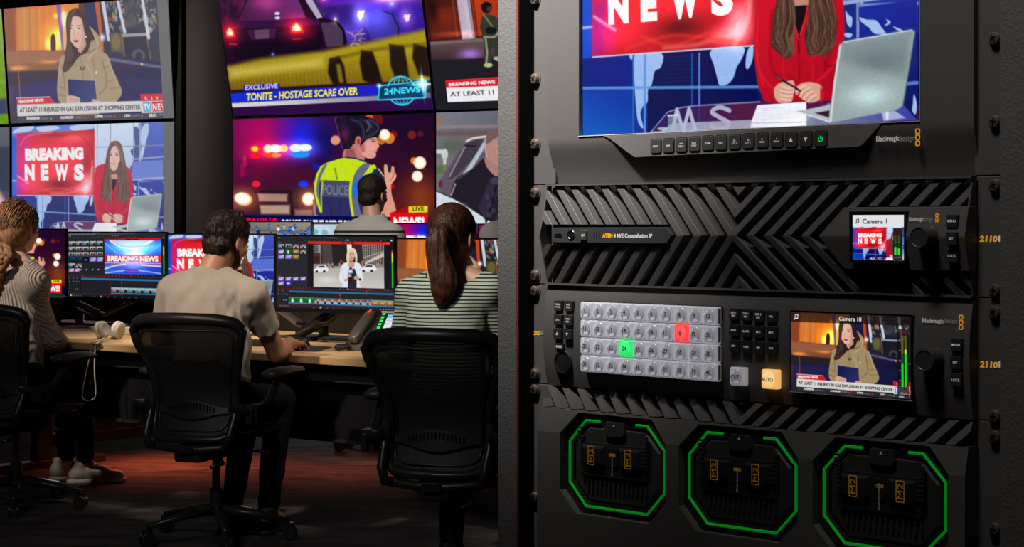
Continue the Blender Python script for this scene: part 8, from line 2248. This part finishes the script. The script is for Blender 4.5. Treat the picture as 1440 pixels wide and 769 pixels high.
# ---- man in the T-shirt
def man_tshirt():
    f = nrm((0.40, 0.92, 0)); r = np.array((f[1], -f[0], 0))
    C7 = A(297, 378, 8.02); head = A(319, 339, 8.08); LS = A(246, 402, 8.14); RS = A(350, 408, 7.97)
    RE = A(390, 497, 8.12); RW = A(407, 482, 8.41); LE = A(226, 474, 8.2); LW = A(300, 478, 8.50)
    pel = np.array((-1.212, 7.885, 0.56)); O = (pel[0], pel[1], 0)
    hips = [pel - r * 0.085, pel + r * 0.085]; knees = [hips[0] + f * 0.42 + np.array((0.0, 0, -0.02)), A(393, 562, 8.22)]
    ankles = [knees[0] + np.array((-0.05, -0.10, -0.44)), np.array((-1.01, 8.10, 0.10))]
    t = thing('person', 'person with short dark hair in a beige T-shirt seated using a mouse', 'person', O)
    B = basis((0.56, 0.78, -0.30))
    S = SDF(0.02); T = head_sdf(S, head, B, 1.0)
    S.cap(C7 + np.array((0, 0, -0.02)), head + B @ np.array((0, -0.02, -0.05)), 0.060, 0.052, k=0.02)
    ch = (LS + RS) / 2 + np.array((0, 0, -0.10)); S.cap(pel, ch, 0.12, 0.13, flat=(f, 0.7)); S.cap(LS - np.array((0, 0, 0.01)), RS - np.array((0, 0, 0.01)), 0.042); S.cap(C7 - np.array((0, 0, 0.02)), RS - np.array((0, 0, 0.03)), 0.030, 0.030); S.cap(C7 - np.array((0, 0, 0.02)), LS - np.array((0, 0, 0.03)), 0.030, 0.030)
    S.chain([RS, RE, RW], [0.048, 0.040, 0.026], k=0.015); S.ell(RE + (RW - RE) * 0.3, (0.043, 0.043, 0.043), k=0.03)
    S.chain([LS, LE, LW], [0.046, 0.038, 0.026], k=0.015)
    for i in (0, 1): S.chain([hips[i], knees[i], ankles[i]], [0.07, 0.05, 0.035]); S.cap(ankles[i], ankles[i] + f * 0.1 + np.array((0, 0, -0.06)), 0.03, 0.025)
    hd = nrm(A(428, 484, 8.56) - RW); hand_sdf(S, RW, hd, (0, -0.15, 1), 1 if np.cross(hd, (0, 0, 1))[0] < 0 else -1, 0.42, 0.98)
    hand_sdf(S, LW, f, (0, 0, 1), 1 if np.cross(f, (0, 0, 1))[0] > 0 else -1, 0.4, 0.98)
    S.build('body', skin_a, t, 0.0052, origin=O)
    eyes(t, T, O)
    # T-shirt
    S = SDF(0.025); U = np.array((0, 0, 1.0))
    S.cap(pel + U * 0.0 - f * 0.01, ch + U * 0.02, 0.160, 0.168, flat=(f, 0.72), k=0.04)
    S.cap(LS - U * 0.022, RS - U * 0.022, 0.066, k=0.04); S.cap(C7 - U * 0.055, C7 - U * 0.02, 0.085, 0.066, flat=(f, 0.85), k=0.03); S.cap(C7 - U * 0.03, LS - U * 0.02, 0.058, 0.062, k=0.03); S.cap(C7 - U * 0.03, RS - U * 0.02, 0.058, 0.062, k=0.03)
    S.cap(ch - f * 0.035 + r * 0.07, ch - f * 0.03 + r * 0.07 + U * 0.05, 0.10, k=0.04); S.cap(ch - f * 0.035 - r * 0.07, ch - f * 0.03 - r * 0.07 + U * 0.05, 0.10, k=0.04)
    for sh, el in ((RS, RE), (LS, LE)):
        d = nrm(el - sh); S.cap(sh - U * 0.01, sh + d * 0.185, 0.064, 0.066, cut=True, k=0.02)
    ax_ = nrm(head - C7 + np.array((0, 0, 0.05)))
    def sh_clip(X, Y, Z):
        dx, dy, dz = X - C7[0], Y - C7[1], Z - C7[2]
        h = dx * ax_[0] + dy * ax_[1] + dz * ax_[2]; rr = np.sqrt(np.maximum(0, dx * dx + dy * dy + dz * dz - h * h))
        neck = np.minimum(0.071 - rr, h + 0.012)
        return np.maximum(neck, 0.455 - Z + 0.012 * np.sin(X * 40))
    def folds(X, Y, Z):
        side = (X - pel[0]) * r[0] + (Y - pel[1]) * r[1]
        low = np.clip((0.80 - Z) / 0.3, 0, 1)
        up = np.clip((1.06 - Z) / 0.08, 0.15, 1)
        return -0.006 * low * np.sin((Z * 60 + side * 30 + 2.5 * vnoise(X, Y, Z, 9))) + up * 0.016 * vnoise(X * 1.3, Y, Z * 0.45, 13) * (1 - low * 0.3) + up * 0.006 * vnoise(X * 1.6, Y, Z * 0.8, 26)
    sm = mat('beige_jersey', (0.38, 0.315, 0.255), 0.85, bump=0.25, bscale=220, vary=0.10, sheen=0.2)
    sh_ = S.build('t_shirt', sm, t, 0.0062, folds, sh_clip, origin=O)
    d = nrm(RE - RS); c = RS + d * 0.158; a1 = nrm(np.cross(d, (0, 1, 0))); a2 = np.cross(d, a1)
    mb = MB(); mb.tube([tuple(c + (a1 * math.cos(q) + a2 * math.sin(q)) * 0.0665 - np.array(O)) for q in np.linspace(0, 2 * math.pi, 33)[:-1]], 0.0030, 6, closed=True); mb.build('sleeve_band', mat('dark_seam', (0.05, 0.045, 0.045), 0.8), sh_, smooth=True)
    finish_legs(t, O, hips, knees, ankles, [(0.3, 0.95), (0.1, 0.99)], dark_shoe, dark_shoe)
    # hair: short and tousled
    hm = hair_mat('hair_dark_brown', (0.008, 0.004, 0.003), (0.034, 0.017, 0.010), 0.4, (1, 1, 0.5), 90)
    S = SDF(0.01); S.ell(T(0, -0.014, 0.036), (0.083, 0.102, 0.090), B); S.ell(T(0, -0.045, -0.030), (0.070, 0.062, 0.062), B); S.ell(T(0, 0.03, 0.075), (0.06, 0.055, 0.045), B); S.cap(T(0.045, -0.01, 0.11), T(-0.03, 0.03, 0.115), 0.022)
    def hc(X, Y, Z):
        P = np.stack([X - head[0], Y - head[1], Z - head[2]], -1) @ B
        x, y, z = P[..., 0], P[..., 1], P[..., 2]
        front = y - (0.062 + 0.35 * (z - 0.05)); front = np.where(z < 0.035, np.maximum(front, y - (-0.004 + 0.6 * np.maximum(z + 0.01, 0))), front)
        side = np.where(np.abs(x) > 0.05, -(z + 0.045) - 0.0, -(z + 0.082))
        return np.maximum(np.clip(front, -1, 1), side)
    hr = S.build('hair', hm, t, 0.0042, lambda X, Y, Z: 0.0055 * vnoise(X * 1.4, Y * 1.4, Z * 0.8, 60) + 0.004 * vnoise(X, Y, Z, 28), hc, origin=O)
    rs = np.random.RandomState(4); paths = []
    for i in range(1500):
        u = rs.rand() * 2 * math.pi; v = math.acos(1 - rs.rand() * 1.55)
        p = np.array((0.082 * math.sin(v) * math.cos(u), -0.014 + 0.100 * math.sin(v) * math.sin(u), 0.034 + 0.090 * math.cos(v)))
        if p[1] > 0.055 + 0.3 * (p[2] - 0.05) or (p[2] < 0.035 and p[1] > 0.0): continue
        nn = nrm(p - np.array((0, -0.014, 0.034))); dwn = nrm(np.array((0.25 * rs.randn(), -0.35 + 0.3 * rs.randn(), -1 + 0.4 * rs.randn())) if p[2] < 0.09 else np.array((0.9 + 0.5 * rs.randn(), 0.6 * rs.randn(), 0)))
        tg = nrm(dwn - nn * (dwn @ nn)); L = 0.018 + 0.014 * rs.rand()
        paths.append([T(*(p - nn * 0.002)), T(*(p + tg * L * 0.4 + nn * 0.0012)), T(*(p + tg * L * 0.8 + nn * 0.0016)), T(*(p + tg * L * 1.15 + nn * 0.0002))])
    locks(hr, 'hair_locks', hm, paths, O, 0.0013, 4)
    S = SDF(0.008); S.ell(T(0, 0.040, -0.078), (0.048, 0.045, 0.034), B); S.cap(T(0.064, 0.005, -0.045), T(0.045, 0.04, -0.078), 0.012, 0.014); S.cap(T(-0.064, 0.005, -0.045), T(-0.045, 0.04, -0.078), 0.012, 0.014); S.ell(T(0, 0.086, -0.048), (0.026, 0.010, 0.006), B)
    S.build('beard', hm, t, 0.0042, lambda X, Y, Z: 0.002 * vnoise(X, Y, Z, 80), lambda X, Y, Z: (np.stack([X - head[0], Y - head[1], Z - head[2]], -1) @ B)[..., 2] + 0.034 + 0.0 * X, origin=O)
    return t


man_tshirt()


# ---- woman with the ponytail
def woman_ponytail():
    f = nrm((0.24, 0.97, 0)); r = np.array((f[1], -f[0], 0)); U = np.array((0, 0, 1.0))
    C7 = A(641, 384, 6.98); head = A(637.5, 333, 7.02); LS = A(579, 409, 7.05); RS = A(688, 406, 6.93)
    LE = A(563, 492, 7.12); RE = A(707, 500, 7.0); LW = A(592, 500, 7.36); RW = A(706, 500, 7.28)
    pel = np.array(at(630, 500, 6.88)); pel[2] = 0.55; O = (pel[0], pel[1], 0)
    hips = [pel - r * 0.085, pel + r * 0.085]; knees = [hips[0] + f * 0.41 - U * 0.03, hips[1] + f * 0.41 - U * 0.03 + r * 0.05]; ankles = [knees[0] - U * 0.41 - f * 0.06, knees[1] - U * 0.41 - f * 0.02]
    t = thing('person', 'person with a long dark brown ponytail in a green and black striped top', 'person', O)
    B = basis((0.46, 0.88, -0.12))
    S = SDF(0.02); T = head_sdf(S, head, B, 0.97, fem=True)
    S.cap(C7 - U * 0.02, head + B @ np.array((0, -0.015, -0.05)), 0.050, 0.043, k=0.02)
    ch = (LS + RS) / 2 - U * 0.10; S.cap(pel, ch, 0.11, 0.11, flat=(f, 0.7)); S.cap(LS, RS, 0.042); S.cap(C7 + U * 0.01, RS + U * 0.012, 0.036, 0.036, k=0.02); S.cap(C7 + U * 0.01, LS + U * 0.012, 0.036, 0.036, k=0.02)
    S.chain([RS, RE, RW], [0.038, 0.032, 0.023], k=0.015); S.chain([LS, LE, LW], [0.038, 0.032, 0.023], k=0.015)
    for i in (0, 1): S.chain([hips[i], knees[i], ankles[i]], [0.07, 0.05, 0.035]); S.cap(ankles[i], ankles[i] + f * 0.1 + np.array((0, 0, -0.06)), 0.03, 0.025)
    hand_sdf(S, RW, f, (0, 0, 1), -1, 0.4, 0.9); hand_sdf(S, LW, f, (0, 0, 1), 1, 0.4, 0.9)
    S.build('body', skin_c, t, 0.0052, origin=O); eyes(t, T, O, 0.97)
    S = SDF(0.025)
    S.cap(pel - U * 0.02, pel + U * 0.14, 0.145, 0.128, flat=(f, 0.74), k=0.04); S.cap(pel + U * 0.14, ch + U * 0.03, 0.128, 0.142, flat=(f, 0.72), k=0.04)
    S.cap(C7 + U * 0.004, LS - U * 0.004, 0.048, 0.052, k=0.03); S.cap(C7 + U * 0.004, RS - U * 0.004, 0.048, 0.052, k=0.03); S.cap(LS - U * 0.018, RS - U * 0.018, 0.052, k=0.04); S.cap(C7 - U * 0.05, C7 - U * 0.03, 0.075, 0.06, flat=(f, 0.85), k=0.04)
    for q in (1, -1): S.cap(ch - f * 0.03 + r * 0.06 * q, ch - f * 0.028 + r * 0.06 * q + U * 0.05, 0.085, k=0.04)
    for sh, el, wr in ((RS, RE, RW), (LS, LE, LW)): S.cap(sh - U * 0.012, el, 0.051, 0.045, k=0.02); S.cap(el, wr, 0.045, 0.034, k=0.02)
    def cl(X, Y, Z):
        dx, dy, dz = X - C7[0], Y - C7[1], Z - C7[2]
        u = (dx * r[0] + dy * r[1]); rr = np.sqrt((u / 0.108) ** 2 + ((dx * f[0] + dy * f[1]) / 0.085) ** 2)
        return np.maximum(np.minimum((1 - rr) * 0.08, dz + 0.040), 0.46 - Z)
    sm, n, l, b = new_mat('striped_jersey')
    tc = n.new('ShaderNodeTexCoord'); wv = n.new('ShaderNodeTexWave'); wv.bands_direction = 'Z'; wv.inputs['Scale'].default_value = 24.5; wv.inputs['Distortion'].default_value = 1.1; wv.inputs['Detail'].default_value = 1; wv.inputs['Detail Scale'].default_value = 0.25
    cr = n.new('ShaderNodeValToRGB'); e = cr.color_ramp.elements; e[0].position = 0.30; e[0].color = (0.012, 0.016, 0.014, 1); e[1].position = 0.38; e[1].color = (0.42, 0.50, 0.40, 1)
    l.new(tc.outputs['Object'], wv.inputs['Vector']); l.new(wv.outputs['Fac'], cr.inputs[0]); l.new(cr.outputs[0], b.inputs['Base Color']); b.inputs['Roughness'].default_value = 0.85
    top = S.build('striped_top', sm, t, 0.0062, lambda X, Y, Z: 0.006 * vnoise(X * 1.2, Y, Z * 0.8, 14) + 0.002 * vnoise(X, Y, Z, 30) - 0.005 * np.clip((0.82 - Z) / 0.25, 0, 1) * np.sin(Z * 70 + X * 30), cl, origin=O)
    finish_legs(t, O, hips, knees, ankles, [(0.2, 0.97), (0.2, 0.97)], dark_shoe, dark_shoe)
    # hair
    hm = hair_mat('hair_chestnut', (0.014, 0.005, 0.003), (0.095, 0.036, 0.018), 0.33, (1, 1, 0.35), 80)
    tie = np.array(at(621, 325, 6.895)); tl = B.T @ (tie - head)
    S = SDF(0.012); S.ell(T(0, -0.014, 0.036), (0.080, 0.101, 0.088), B); S.ell(T(0, -0.05, -0.02), (0.062, 0.050, 0.060), B); S.cap(T(*(tl / 0.97 * 0.72)), tie, 0.036, 0.024)
    def hc(X, Y, Z):
        P = np.stack([X - head[0], Y - head[1], Z - head[2]], -1) @ B; x, y, z = P[..., 0], P[..., 1], P[..., 2]
        front = y - (0.070 + 0.2 * (z - 0.05)); front = np.where(z < 0.03, y - (0.035 + 1.2 * (z - 0.0)), front)
        return np.maximum(np.clip(front, -1, 1), np.where(np.abs(x) > 0.045, -(z + 0.030), -(z + 0.070)))
    hr = S.build('hair', hm, t, 0.0042, lambda X, Y, Z: 0.0012 * vnoise(X, Y, Z, 60), hc, origin=O)
    rs = np.random.RandomState(5); paths = []; c0 = np.array((0, -0.014, 0.036))
    for i in range(750):
        u = rs.rand() * 2 * math.pi; v = math.acos(1 - rs.rand() * 1.5)
        d0 = np.array((math.sin(v) * math.cos(u), math.sin(v) * math.sin(u), math.cos(v)))
        p = c0 + d0 * np.array((0.080, 0.101, 0.088))
        if p[1] > 0.062 or (p[2] < 0.02 and p[1] > 0.02): continue
        L = []
        dt = nrm(tl - c0)
        for q in np.linspace(0, 0.93, 8):
            dd = nrm(d0 * (1 - q) + dt * q); rad = np.array((0.0805, 0.1015, 0.0885)); L.append(T(*((c0 + dd * rad * (1.0 + 0.05 * q)) )))
        paths.append(L)
    locks(hr, 'hair_locks', hm, paths, O, 0.0012, 4)
    mb = MB(); Bt = basis((0.1, -0.9, -0.35))
    for k in range(3): mb.tube([tuple(tie - np.array(O) + Bt @ np.array((0.024 * math.cos(a), 0.006 * (k - 1), 0.019 * math.sin(a) + 0.004))) for a in np.linspace(0, 2 * math.pi, 21)[:-1]], 0.005, 8, closed=True)
    mb.build('hair_tie', mat('dark_hair_tie', (0.02, 0.012, 0.01), 0.6), hr, smooth=True)
    pt = [np.array(at(x, y, Yd)) for x, y, Yd in ((620, 325, 6.885), (615, 338, 6.862), (617, 356, 6.865), (621, 376, 6.86), (624, 396, 6.855), (623, 412, 6.858), (620, 427, 6.86))]
    pts_ = spline([tuple(p) for p in pt], 5); n_p = len(pts_); rad = np.interp(np.linspace(0, 1, n_p), [0, 0.12, 0.35, 0.6, 0.82, 1], [0.020, 0.030, 0.036, 0.039, 0.033, 0.008])
    S = SDF(0.012)
    for i in range(n_p - 1): S.cap(pts_[i], pts_[i + 1], rad[i], rad[i + 1], flat=((0, 1, 0), 0.75))
    pn = S.build('ponytail', hm, hr, 0.0045, lambda X, Y, Z: 0.003 * vnoise(X * 2.2, Y * 2.2, Z * 0.18, 40), origin=O)
    paths = []
    for i in range(520):
        a = rs.rand() * 2 * math.pi; ro = 0.82 + 0.22 * rs.rand(); j0 = rs.randint(0, n_p // 2); j1 = min(n_p - 1, j0 + rs.randint(n_p // 3, n_p))
        L = []
        for j in range(j0, j1 + 1, 3): L.append(np.array(pts_[j]) + rad[j] * ro * np.array((math.cos(a), 0.78 * math.sin(a), 0)))
        if len(L) > 2: paths.append(L)
    locks(pn, 'ponytail_locks', hm, paths, O, 0.0013, 4)
    return t


woman_ponytail()


# ---- woman with the braid
def woman_braid():
    f = nrm((0.50, 0.86, 0)); r = np.array((f[1], -f[0], 0)); U = np.array((0, 0, 1.0))
    C7 = A(24, 369, 8.96); head = A(26, 322, 9.0); LS = A(-22, 402, 9.1); RS = A(50, 391, 8.86)
    RE = A(69, 476, 8.98); LE = A(-40, 480, 9.15); RW = A(86, 484, 9.26); LW = A(20, 484, 9.4)
    pel = np.array(at(15, 500, 8.82)); pel[2] = 0.56; O = (pel[0], pel[1], 0)
    hips = [pel - r * 0.085, pel + r * 0.085]; knees = [A(92, 541, 9.50), A(112, 537, 9.40)]; ankles = [A(94, 654, 9.78), A(121, 658, 9.66)]
    ankles = [np.array((a[0], a[1], 0.10)) for a in ankles]
    t = thing('person', 'person with a light brown braid and black hairband in a beige ribbed sweater', 'person', O)
    B = basis((0.56, 0.82, -0.06))
    S = SDF(0.02); T = head_sdf(S, head, B, 0.98, fem=True)
    S.cap(C7 - U * 0.02, head + B @ np.array((0, -0.015, -0.05)), 0.050, 0.043, k=0.02)
    ch = (LS + RS) / 2 - U * 0.10; S.cap(pel, ch, 0.11, 0.115, flat=(f, 0.7)); S.cap(LS, RS, 0.044); S.cap(C7 + U * 0.01, RS + U * 0.008, 0.038, 0.038, k=0.02); S.cap(C7 + U * 0.01, LS + U * 0.008, 0.038, 0.038, k=0.02); S.cap(C7 - U * 0.10, C7 - U * 0.03, 0.09, 0.06, flat=(f, 0.6), k=0.04)
    S.chain([RS, RE, RW], [0.040, 0.032, 0.023], k=0.015); S.chain([LS, LE, LW], [0.040, 0.032, 0.023], k=0.015)
    for i in (0, 1): S.chain([hips[i], knees[i], ankles[i]], [0.07, 0.05, 0.033]); S.cap(ankles[i], ankles[i] + f * 0.1 + np.array((0, 0, -0.06)), 0.03, 0.025)
    hand_sdf(S, RW, nrm((0.1, 0.95, -0.05)), (0, 0, 1), -1, 0.4, 0.9); hand_sdf(S, LW, f, (0, 0, 1), 1, 0.4, 0.9)
    S.build('body', skin_b, t, 0.0052, origin=O); eyes(t, T, O, 0.97)
    S = SDF(0.03)
    S.cap(pel - U * 0.02, ch + U * 0.02, 0.165, 0.155, flat=(f, 0.78), k=0.04); S.cap(LS - U * 0.02, RS - U * 0.03, 0.056, k=0.05); S.cap(C7 - U * 0.10, C7 - U * 0.05, 0.09, 0.07, flat=(f, 0.85), k=0.05); S.cap(C7, RS - U * 0.02, 0.05, 0.056, k=0.05)
    for q in (1, -1): S.cap(ch - f * 0.035 + r * 0.06 * q, ch - f * 0.03 + r * 0.06 * q + U * 0.05, 0.09, k=0.04)
    for sh, el, wr in ((RS, RE, RW), (LS, LE, LW)): S.cap(sh - U * 0.022 - r * 0.012 * (1 if sh is RS else -1), el, 0.050, 0.057, k=0.05); S.cap(el, wr, 0.060, 0.042, k=0.03)
    def cl(X, Y, Z):
        dx, dy, dz = X - C7[0], Y - C7[1], Z - C7[2]
        u = (dx * r[0] + dy * r[1]); v = (dx * f[0] + dy * f[1])
        rr = np.sqrt(((u + 0.03) / 0.125) ** 2 + (v / 0.10) ** 2)
        return np.maximum(np.minimum((1 - rr) * 0.09, dz + 0.045 - 0.45 * u), 0.44 - Z)
    km, n, l, b = new_mat('ribbed_knit')
    tc = n.new('ShaderNodeTexCoord'); mp = n.new('ShaderNodeMapping'); mp.inputs['Rotation'].default_value = (0, 0.35, 0.6); wv = n.new('ShaderNodeTexWave'); wv.bands_direction = 'X'; wv.inputs['Scale'].default_value = 28; wv.inputs['Distortion'].default_value = 0.8; wv.inputs['Detail'].default_value = 1.5; wv.inputs['Detail Scale'].default_value = 0.6
    cr = n.new('ShaderNodeValToRGB'); cr.color_ramp.elements[0].color = (0.30, 0.24, 0.20, 1); cr.color_ramp.elements[1].color = (0.44, 0.365, 0.305, 1)
    bp = n.new('ShaderNodeBump'); bp.inputs['Strength'].default_value = 0.9; bp.inputs['Distance'].default_value = 0.006
    l.new(tc.outputs['Object'], mp.inputs[0]); l.new(mp.outputs[0], wv.inputs['Vector']); l.new(wv.outputs['Fac'], cr.inputs[0]); l.new(cr.outputs[0], b.inputs['Base Color']); l.new(wv.outputs['Fac'], bp.inputs['Height']); l.new(bp.outputs[0], b.inputs['Normal']); b.inputs['Roughness'].default_value = 0.9
    S.build('sweater', km, t, 0.0062, lambda X, Y, Z: 0.008 * vnoise(X * 1.2, Y, Z * 0.9, 10) + 0.003 * vnoise(X, Y, Z, 26), cl, origin=O)
    finish_legs(t, O, hips, knees, ankles, [(0.75, 0.55), (0.93, 0.30)], white_shoe, white_sole, cuff=0.05)
    hm = hair_mat('hair_light_brown', (0.10, 0.045, 0.020), (0.42, 0.215, 0.10), 0.36, (1, 1, 0.35), 80)
    S = SDF(0.014); S.ell(T(0, -0.016, 0.036), (0.088, 0.110, 0.094), B); S.ell(T(0, -0.062, -0.030), (0.078, 0.058, 0.075), B); S.ell(T(0.060, -0.02, -0.02), (0.026, 0.05, 0.06), B); S.cap(T(-0.01, -0.08, -0.05), T(-0.035, -0.085, -0.10), 0.045, 0.030)
    def hc(X, Y, Z):
        P = np.stack([X - head[0], Y - head[1], Z - head[2]], -1) @ B; y, z = P[..., 1], P[..., 2]
        front = y - (0.072 + 0.2 * (z - 0.05)); return np.clip(np.where(z < 0.02, y - (0.050 + 0.9 * z), front), -1, 1)
    hr = S.build('hair', hm, t, 0.0045, lambda X, Y, Z: 0.002 * vnoise(X, Y, Z, 50), hc, origin=O)
    rs = np.random.RandomState(6); paths = []; c0 = np.array((0, -0.016, 0.036)); tl = np.array((-0.03, -0.085, -0.095)); dt = nrm(tl - c0)
    for i in range(850):
        u = rs.rand() * 2 * math.pi; v = math.acos(1 - rs.rand() * 1.6); d0 = np.array((math.sin(v) * math.cos(u), math.sin(v) * math.sin(u), math.cos(v)))
        p = c0 + d0 * np.array((0.088, 0.110, 0.094))
        if p[1] > 0.066 or (p[2] < 0.0 and p[1] > 0.03): continue
        L = []
        for q in np.linspace(0, 0.9, 8):
            dd = nrm(d0 * (1 - q) + dt * q); L.append(T(*(c0 + dd * np.array((0.0885, 0.111 + 0.01 * q, 0.0945 + 0.05 * q)) + np.array((0.004 * math.sin(q * 9 + i), 0, 0)))))
        paths.append(L)
    locks(hr, 'hair_locks', hm, paths, O, 0.0013, 4)
    # hairband
    mb = MB(); mb.tube([tuple(T(0.0905 * math.cos(a), 0.012 - 0.03 * 0 + 0.0, 0.030 + 0.0965 * math.sin(a)) - np.array(O)) for a in np.linspace(-0.1, math.pi + 0.1, 25)], 0.0055, 8, flat=(0.5, 1.2)); mb.build('hairband', mat('black_hairband', (0.008, 0.008, 0.009), 0.4), hr, smooth=True)
    mb = MB(); mb.ball(tuple(T(0.082, 0.002, -0.040) - np.array(O)), 0.004, 10, 8); mb.build('earring', steel, t, smooth=True)
    # braid over the left side of the back
    pt = spline([tuple(p) for p in (T(-0.015, -0.100, -0.075), A(10, 358, 8.845), A(3, 372, 8.83), A(-3, 388, 8.84), A(-6, 404, 8.84), A(-7, 420, 8.845), A(-8, 434, 8.85))], 8)
    mb = MB(); n_p = len(pt)
    for s3 in range(3):
        P_ = []
        for i in range(n_p):
            a = i / n_p * 6.0 * math.pi + s3 * 2 * math.pi / 3; c = np.array(pt[i]); w_ = 0.020 * (1 - 0.25 * i / n_p)
            P_.append(c + np.array((w_ * math.sin(a), -0.011 * math.sin(2 * a) - 0.004, 0)) - np.array(O))
        mb.tube([tuple(p) for p in P_], [0.018 * (1 - 0.35 * i / n_p) for i in range(n_p)], 10, flat=(1.1, 0.9))
    mb.build('braid', hm, hr, smooth=True)
    return t


woman_braid()


# ---- person in the striped pullover, far row
def far_person(label, dpx, stripes):
    f = nrm((0.30, 0.95, 0)); r = np.array((f[1], -f[0], 0)); U = np.array((0, 0, 1.0)); Yd = 11.22
    Q = lambda x, y, Y_: A(x + dpx, y, Y_)
    C7 = Q(524, 305, Yd); head = Q(524.5, 274, Yd + 0.04); LS = Q(487, 329, Yd + 0.05); RS = Q(553, 331, Yd - 0.06)
    LE = LS + np.array((-0.05, 0.05, -0.28)); RE = RS + np.array((0.06, 0.05, -0.28)); LW = LE + f * 0.24 + U * 0.02; RW = RE + f * 0.24 + U * 0.02
    pel = C7 - U * 0.50 - f * 0.06; O = (pel[0], pel[1], 0)
    hips = [pel - r * 0.085, pel + r * 0.085]; knees = [h + f * 0.36 - U * 0.22 for h in hips]; ankles = [np.array((k[0], k[1], 0.10)) - f * 0.05 for k in knees]
    t = thing('person', label, 'person', O)
    B = basis((0.52, 0.84, -0.10))
    S = SDF(0.02); T = head_sdf(S, head, B, 0.95)
    S.cap(C7 - U * 0.02, head + B @ np.array((0, -0.015, -0.05)), 0.056, 0.050, k=0.02)
    ch = (LS + RS) / 2 - U * 0.10; S.cap(pel, ch, 0.11, 0.12, flat=(f, 0.7)); S.cap(LS, RS, 0.042); S.chain([RS, RE, RW], [0.04, 0.034, 0.025], k=0.015); S.chain([LS, LE, LW], [0.04, 0.034, 0.025], k=0.015)
    for i in (0, 1): S.chain([hips[i], knees[i], ankles[i]], [0.07, 0.05, 0.035]); S.cap(ankles[i], ankles[i] + f * 0.1 + np.array((0, 0, -0.06)), 0.03, 0.025)
    hand_sdf(S, RW, f, (0, 0, 1), -1, 0.4, 0.95); hand_sdf(S, LW, f, (0, 0, 1), 1, 0.4, 0.95)
    S.build('body', skin_c, t, 0.0065, origin=O); eyes(t, T, O, 0.95)
    S = SDF(0.03)
    S.cap(pel - U * 0.02, ch + U * 0.02, 0.15, 0.165, flat=(f, 0.74), k=0.04); S.cap(LS - U * 0.015, RS - U * 0.015, 0.060, k=0.05); S.cap(C7 - U * 0.06, C7 + U * 0.0, 0.095, 0.064, flat=(f, 0.9), k=0.04); S.cap(C7 - U * 0.04, LS, 0.06, 0.058, k=0.04); S.cap(C7 - U * 0.04, RS, 0.06, 0.058, k=0.04)
    for sh, el, wr in ((RS, RE, RW), (LS, LE, LW)): S.cap(sh, el, 0.058, 0.052, k=0.03); S.cap(el, wr, 0.052, 0.04, k=0.03)
    def cl(X, Y, Z):
        rr = np.sqrt((X - C7[0]) ** 2 + (Y - C7[1]) ** 2); return np.maximum(np.minimum(0.066 - rr, Z - C7[2] - 0.010), 0.5 - Z)
    if stripes:
        m, n, l, b = new_mat('striped_grey_knit')
        tc = n.new('ShaderNodeTexCoord'); sp = n.new('ShaderNodeSeparateXYZ'); l.new(tc.outputs['Object'], sp.inputs[0]); prev = None
        for h in (C7[2] - 0.085, C7[2] - 0.140, C7[2] - 0.195, C7[2] - 0.25):
            d1 = n.new('ShaderNodeMath'); d1.operation = 'COMPARE'; d1.inputs[1].default_value = h; d1.inputs[2].default_value = 0.0065; l.new(sp.outputs[2], d1.inputs[0])
            if prev is None: prev = d1
            else:
                a_ = n.new('ShaderNodeMath'); a_.operation = 'ADD'; a_.use_clamp = True; l.new(prev.outputs[0], a_.inputs[0]); l.new(d1.outputs[0], a_.inputs[1]); prev = a_
        mx = n.new('ShaderNodeMix'); mx.data_type = 'RGBA'; mx.inputs[6].default_value = (0.40, 0.37, 0.34, 1); mx.inputs[7].default_value = (0.012, 0.012, 0.013, 1); l.new(prev.outputs[0], mx.inputs[0]); l.new(mx.outputs[2], b.inputs['Base Color']); b.inputs['Roughness'].default_value = 0.9
    else: m = mat('plain_grey_knit', (0.38, 0.35, 0.34), 0.9, bump=0.2, bscale=150)
    S.build('pullover', m, t, 0.007, cloth_disp(0.003), cl, origin=O)
    finish_legs(t, O, hips, knees, ankles, [(0.3, 0.95), (0.3, 0.95)], dark_shoe, dark_shoe)
    hm = MATS.get('hair_near_black') or hair_mat('hair_near_black', (0.006, 0.004, 0.003), (0.024, 0.013, 0.008), 0.5, (1, 1, 1), 110); MATS['hair_near_black'] = hm
    S = SDF(0.01); S.ell(T(0, -0.014, 0.038), (0.078, 0.096, 0.087), B); S.ell(T(0, -0.045, -0.025), (0.064, 0.056, 0.055), B)
    def hc(X, Y, Z):
        P = np.stack([X - head[0], Y - head[1], Z - head[2]], -1) @ B; x, y, z = P[..., 0], P[..., 1], P[..., 2]
        front = y - (0.062 + 0.35 * (z - 0.05)); front = np.where(z < 0.035, np.maximum(front, y - (-0.002 + 0.6 * np.maximum(z, 0))), front)
        return np.maximum(np.clip(front, -1, 1), np.where(np.abs(x) > 0.05, -(z + 0.03), -(z + 0.066)))
    S.build('hair', hm, t, 0.005, lambda X, Y, Z: 0.003 * vnoise(X, Y, Z, 60), hc, origin=O)
    return t


far_person('person with short dark hair in a pale grey pullover with black stripes', 0, True)
far_person('person in a plain grey pullover, only a shoulder visible beside the rack post', 205, False)
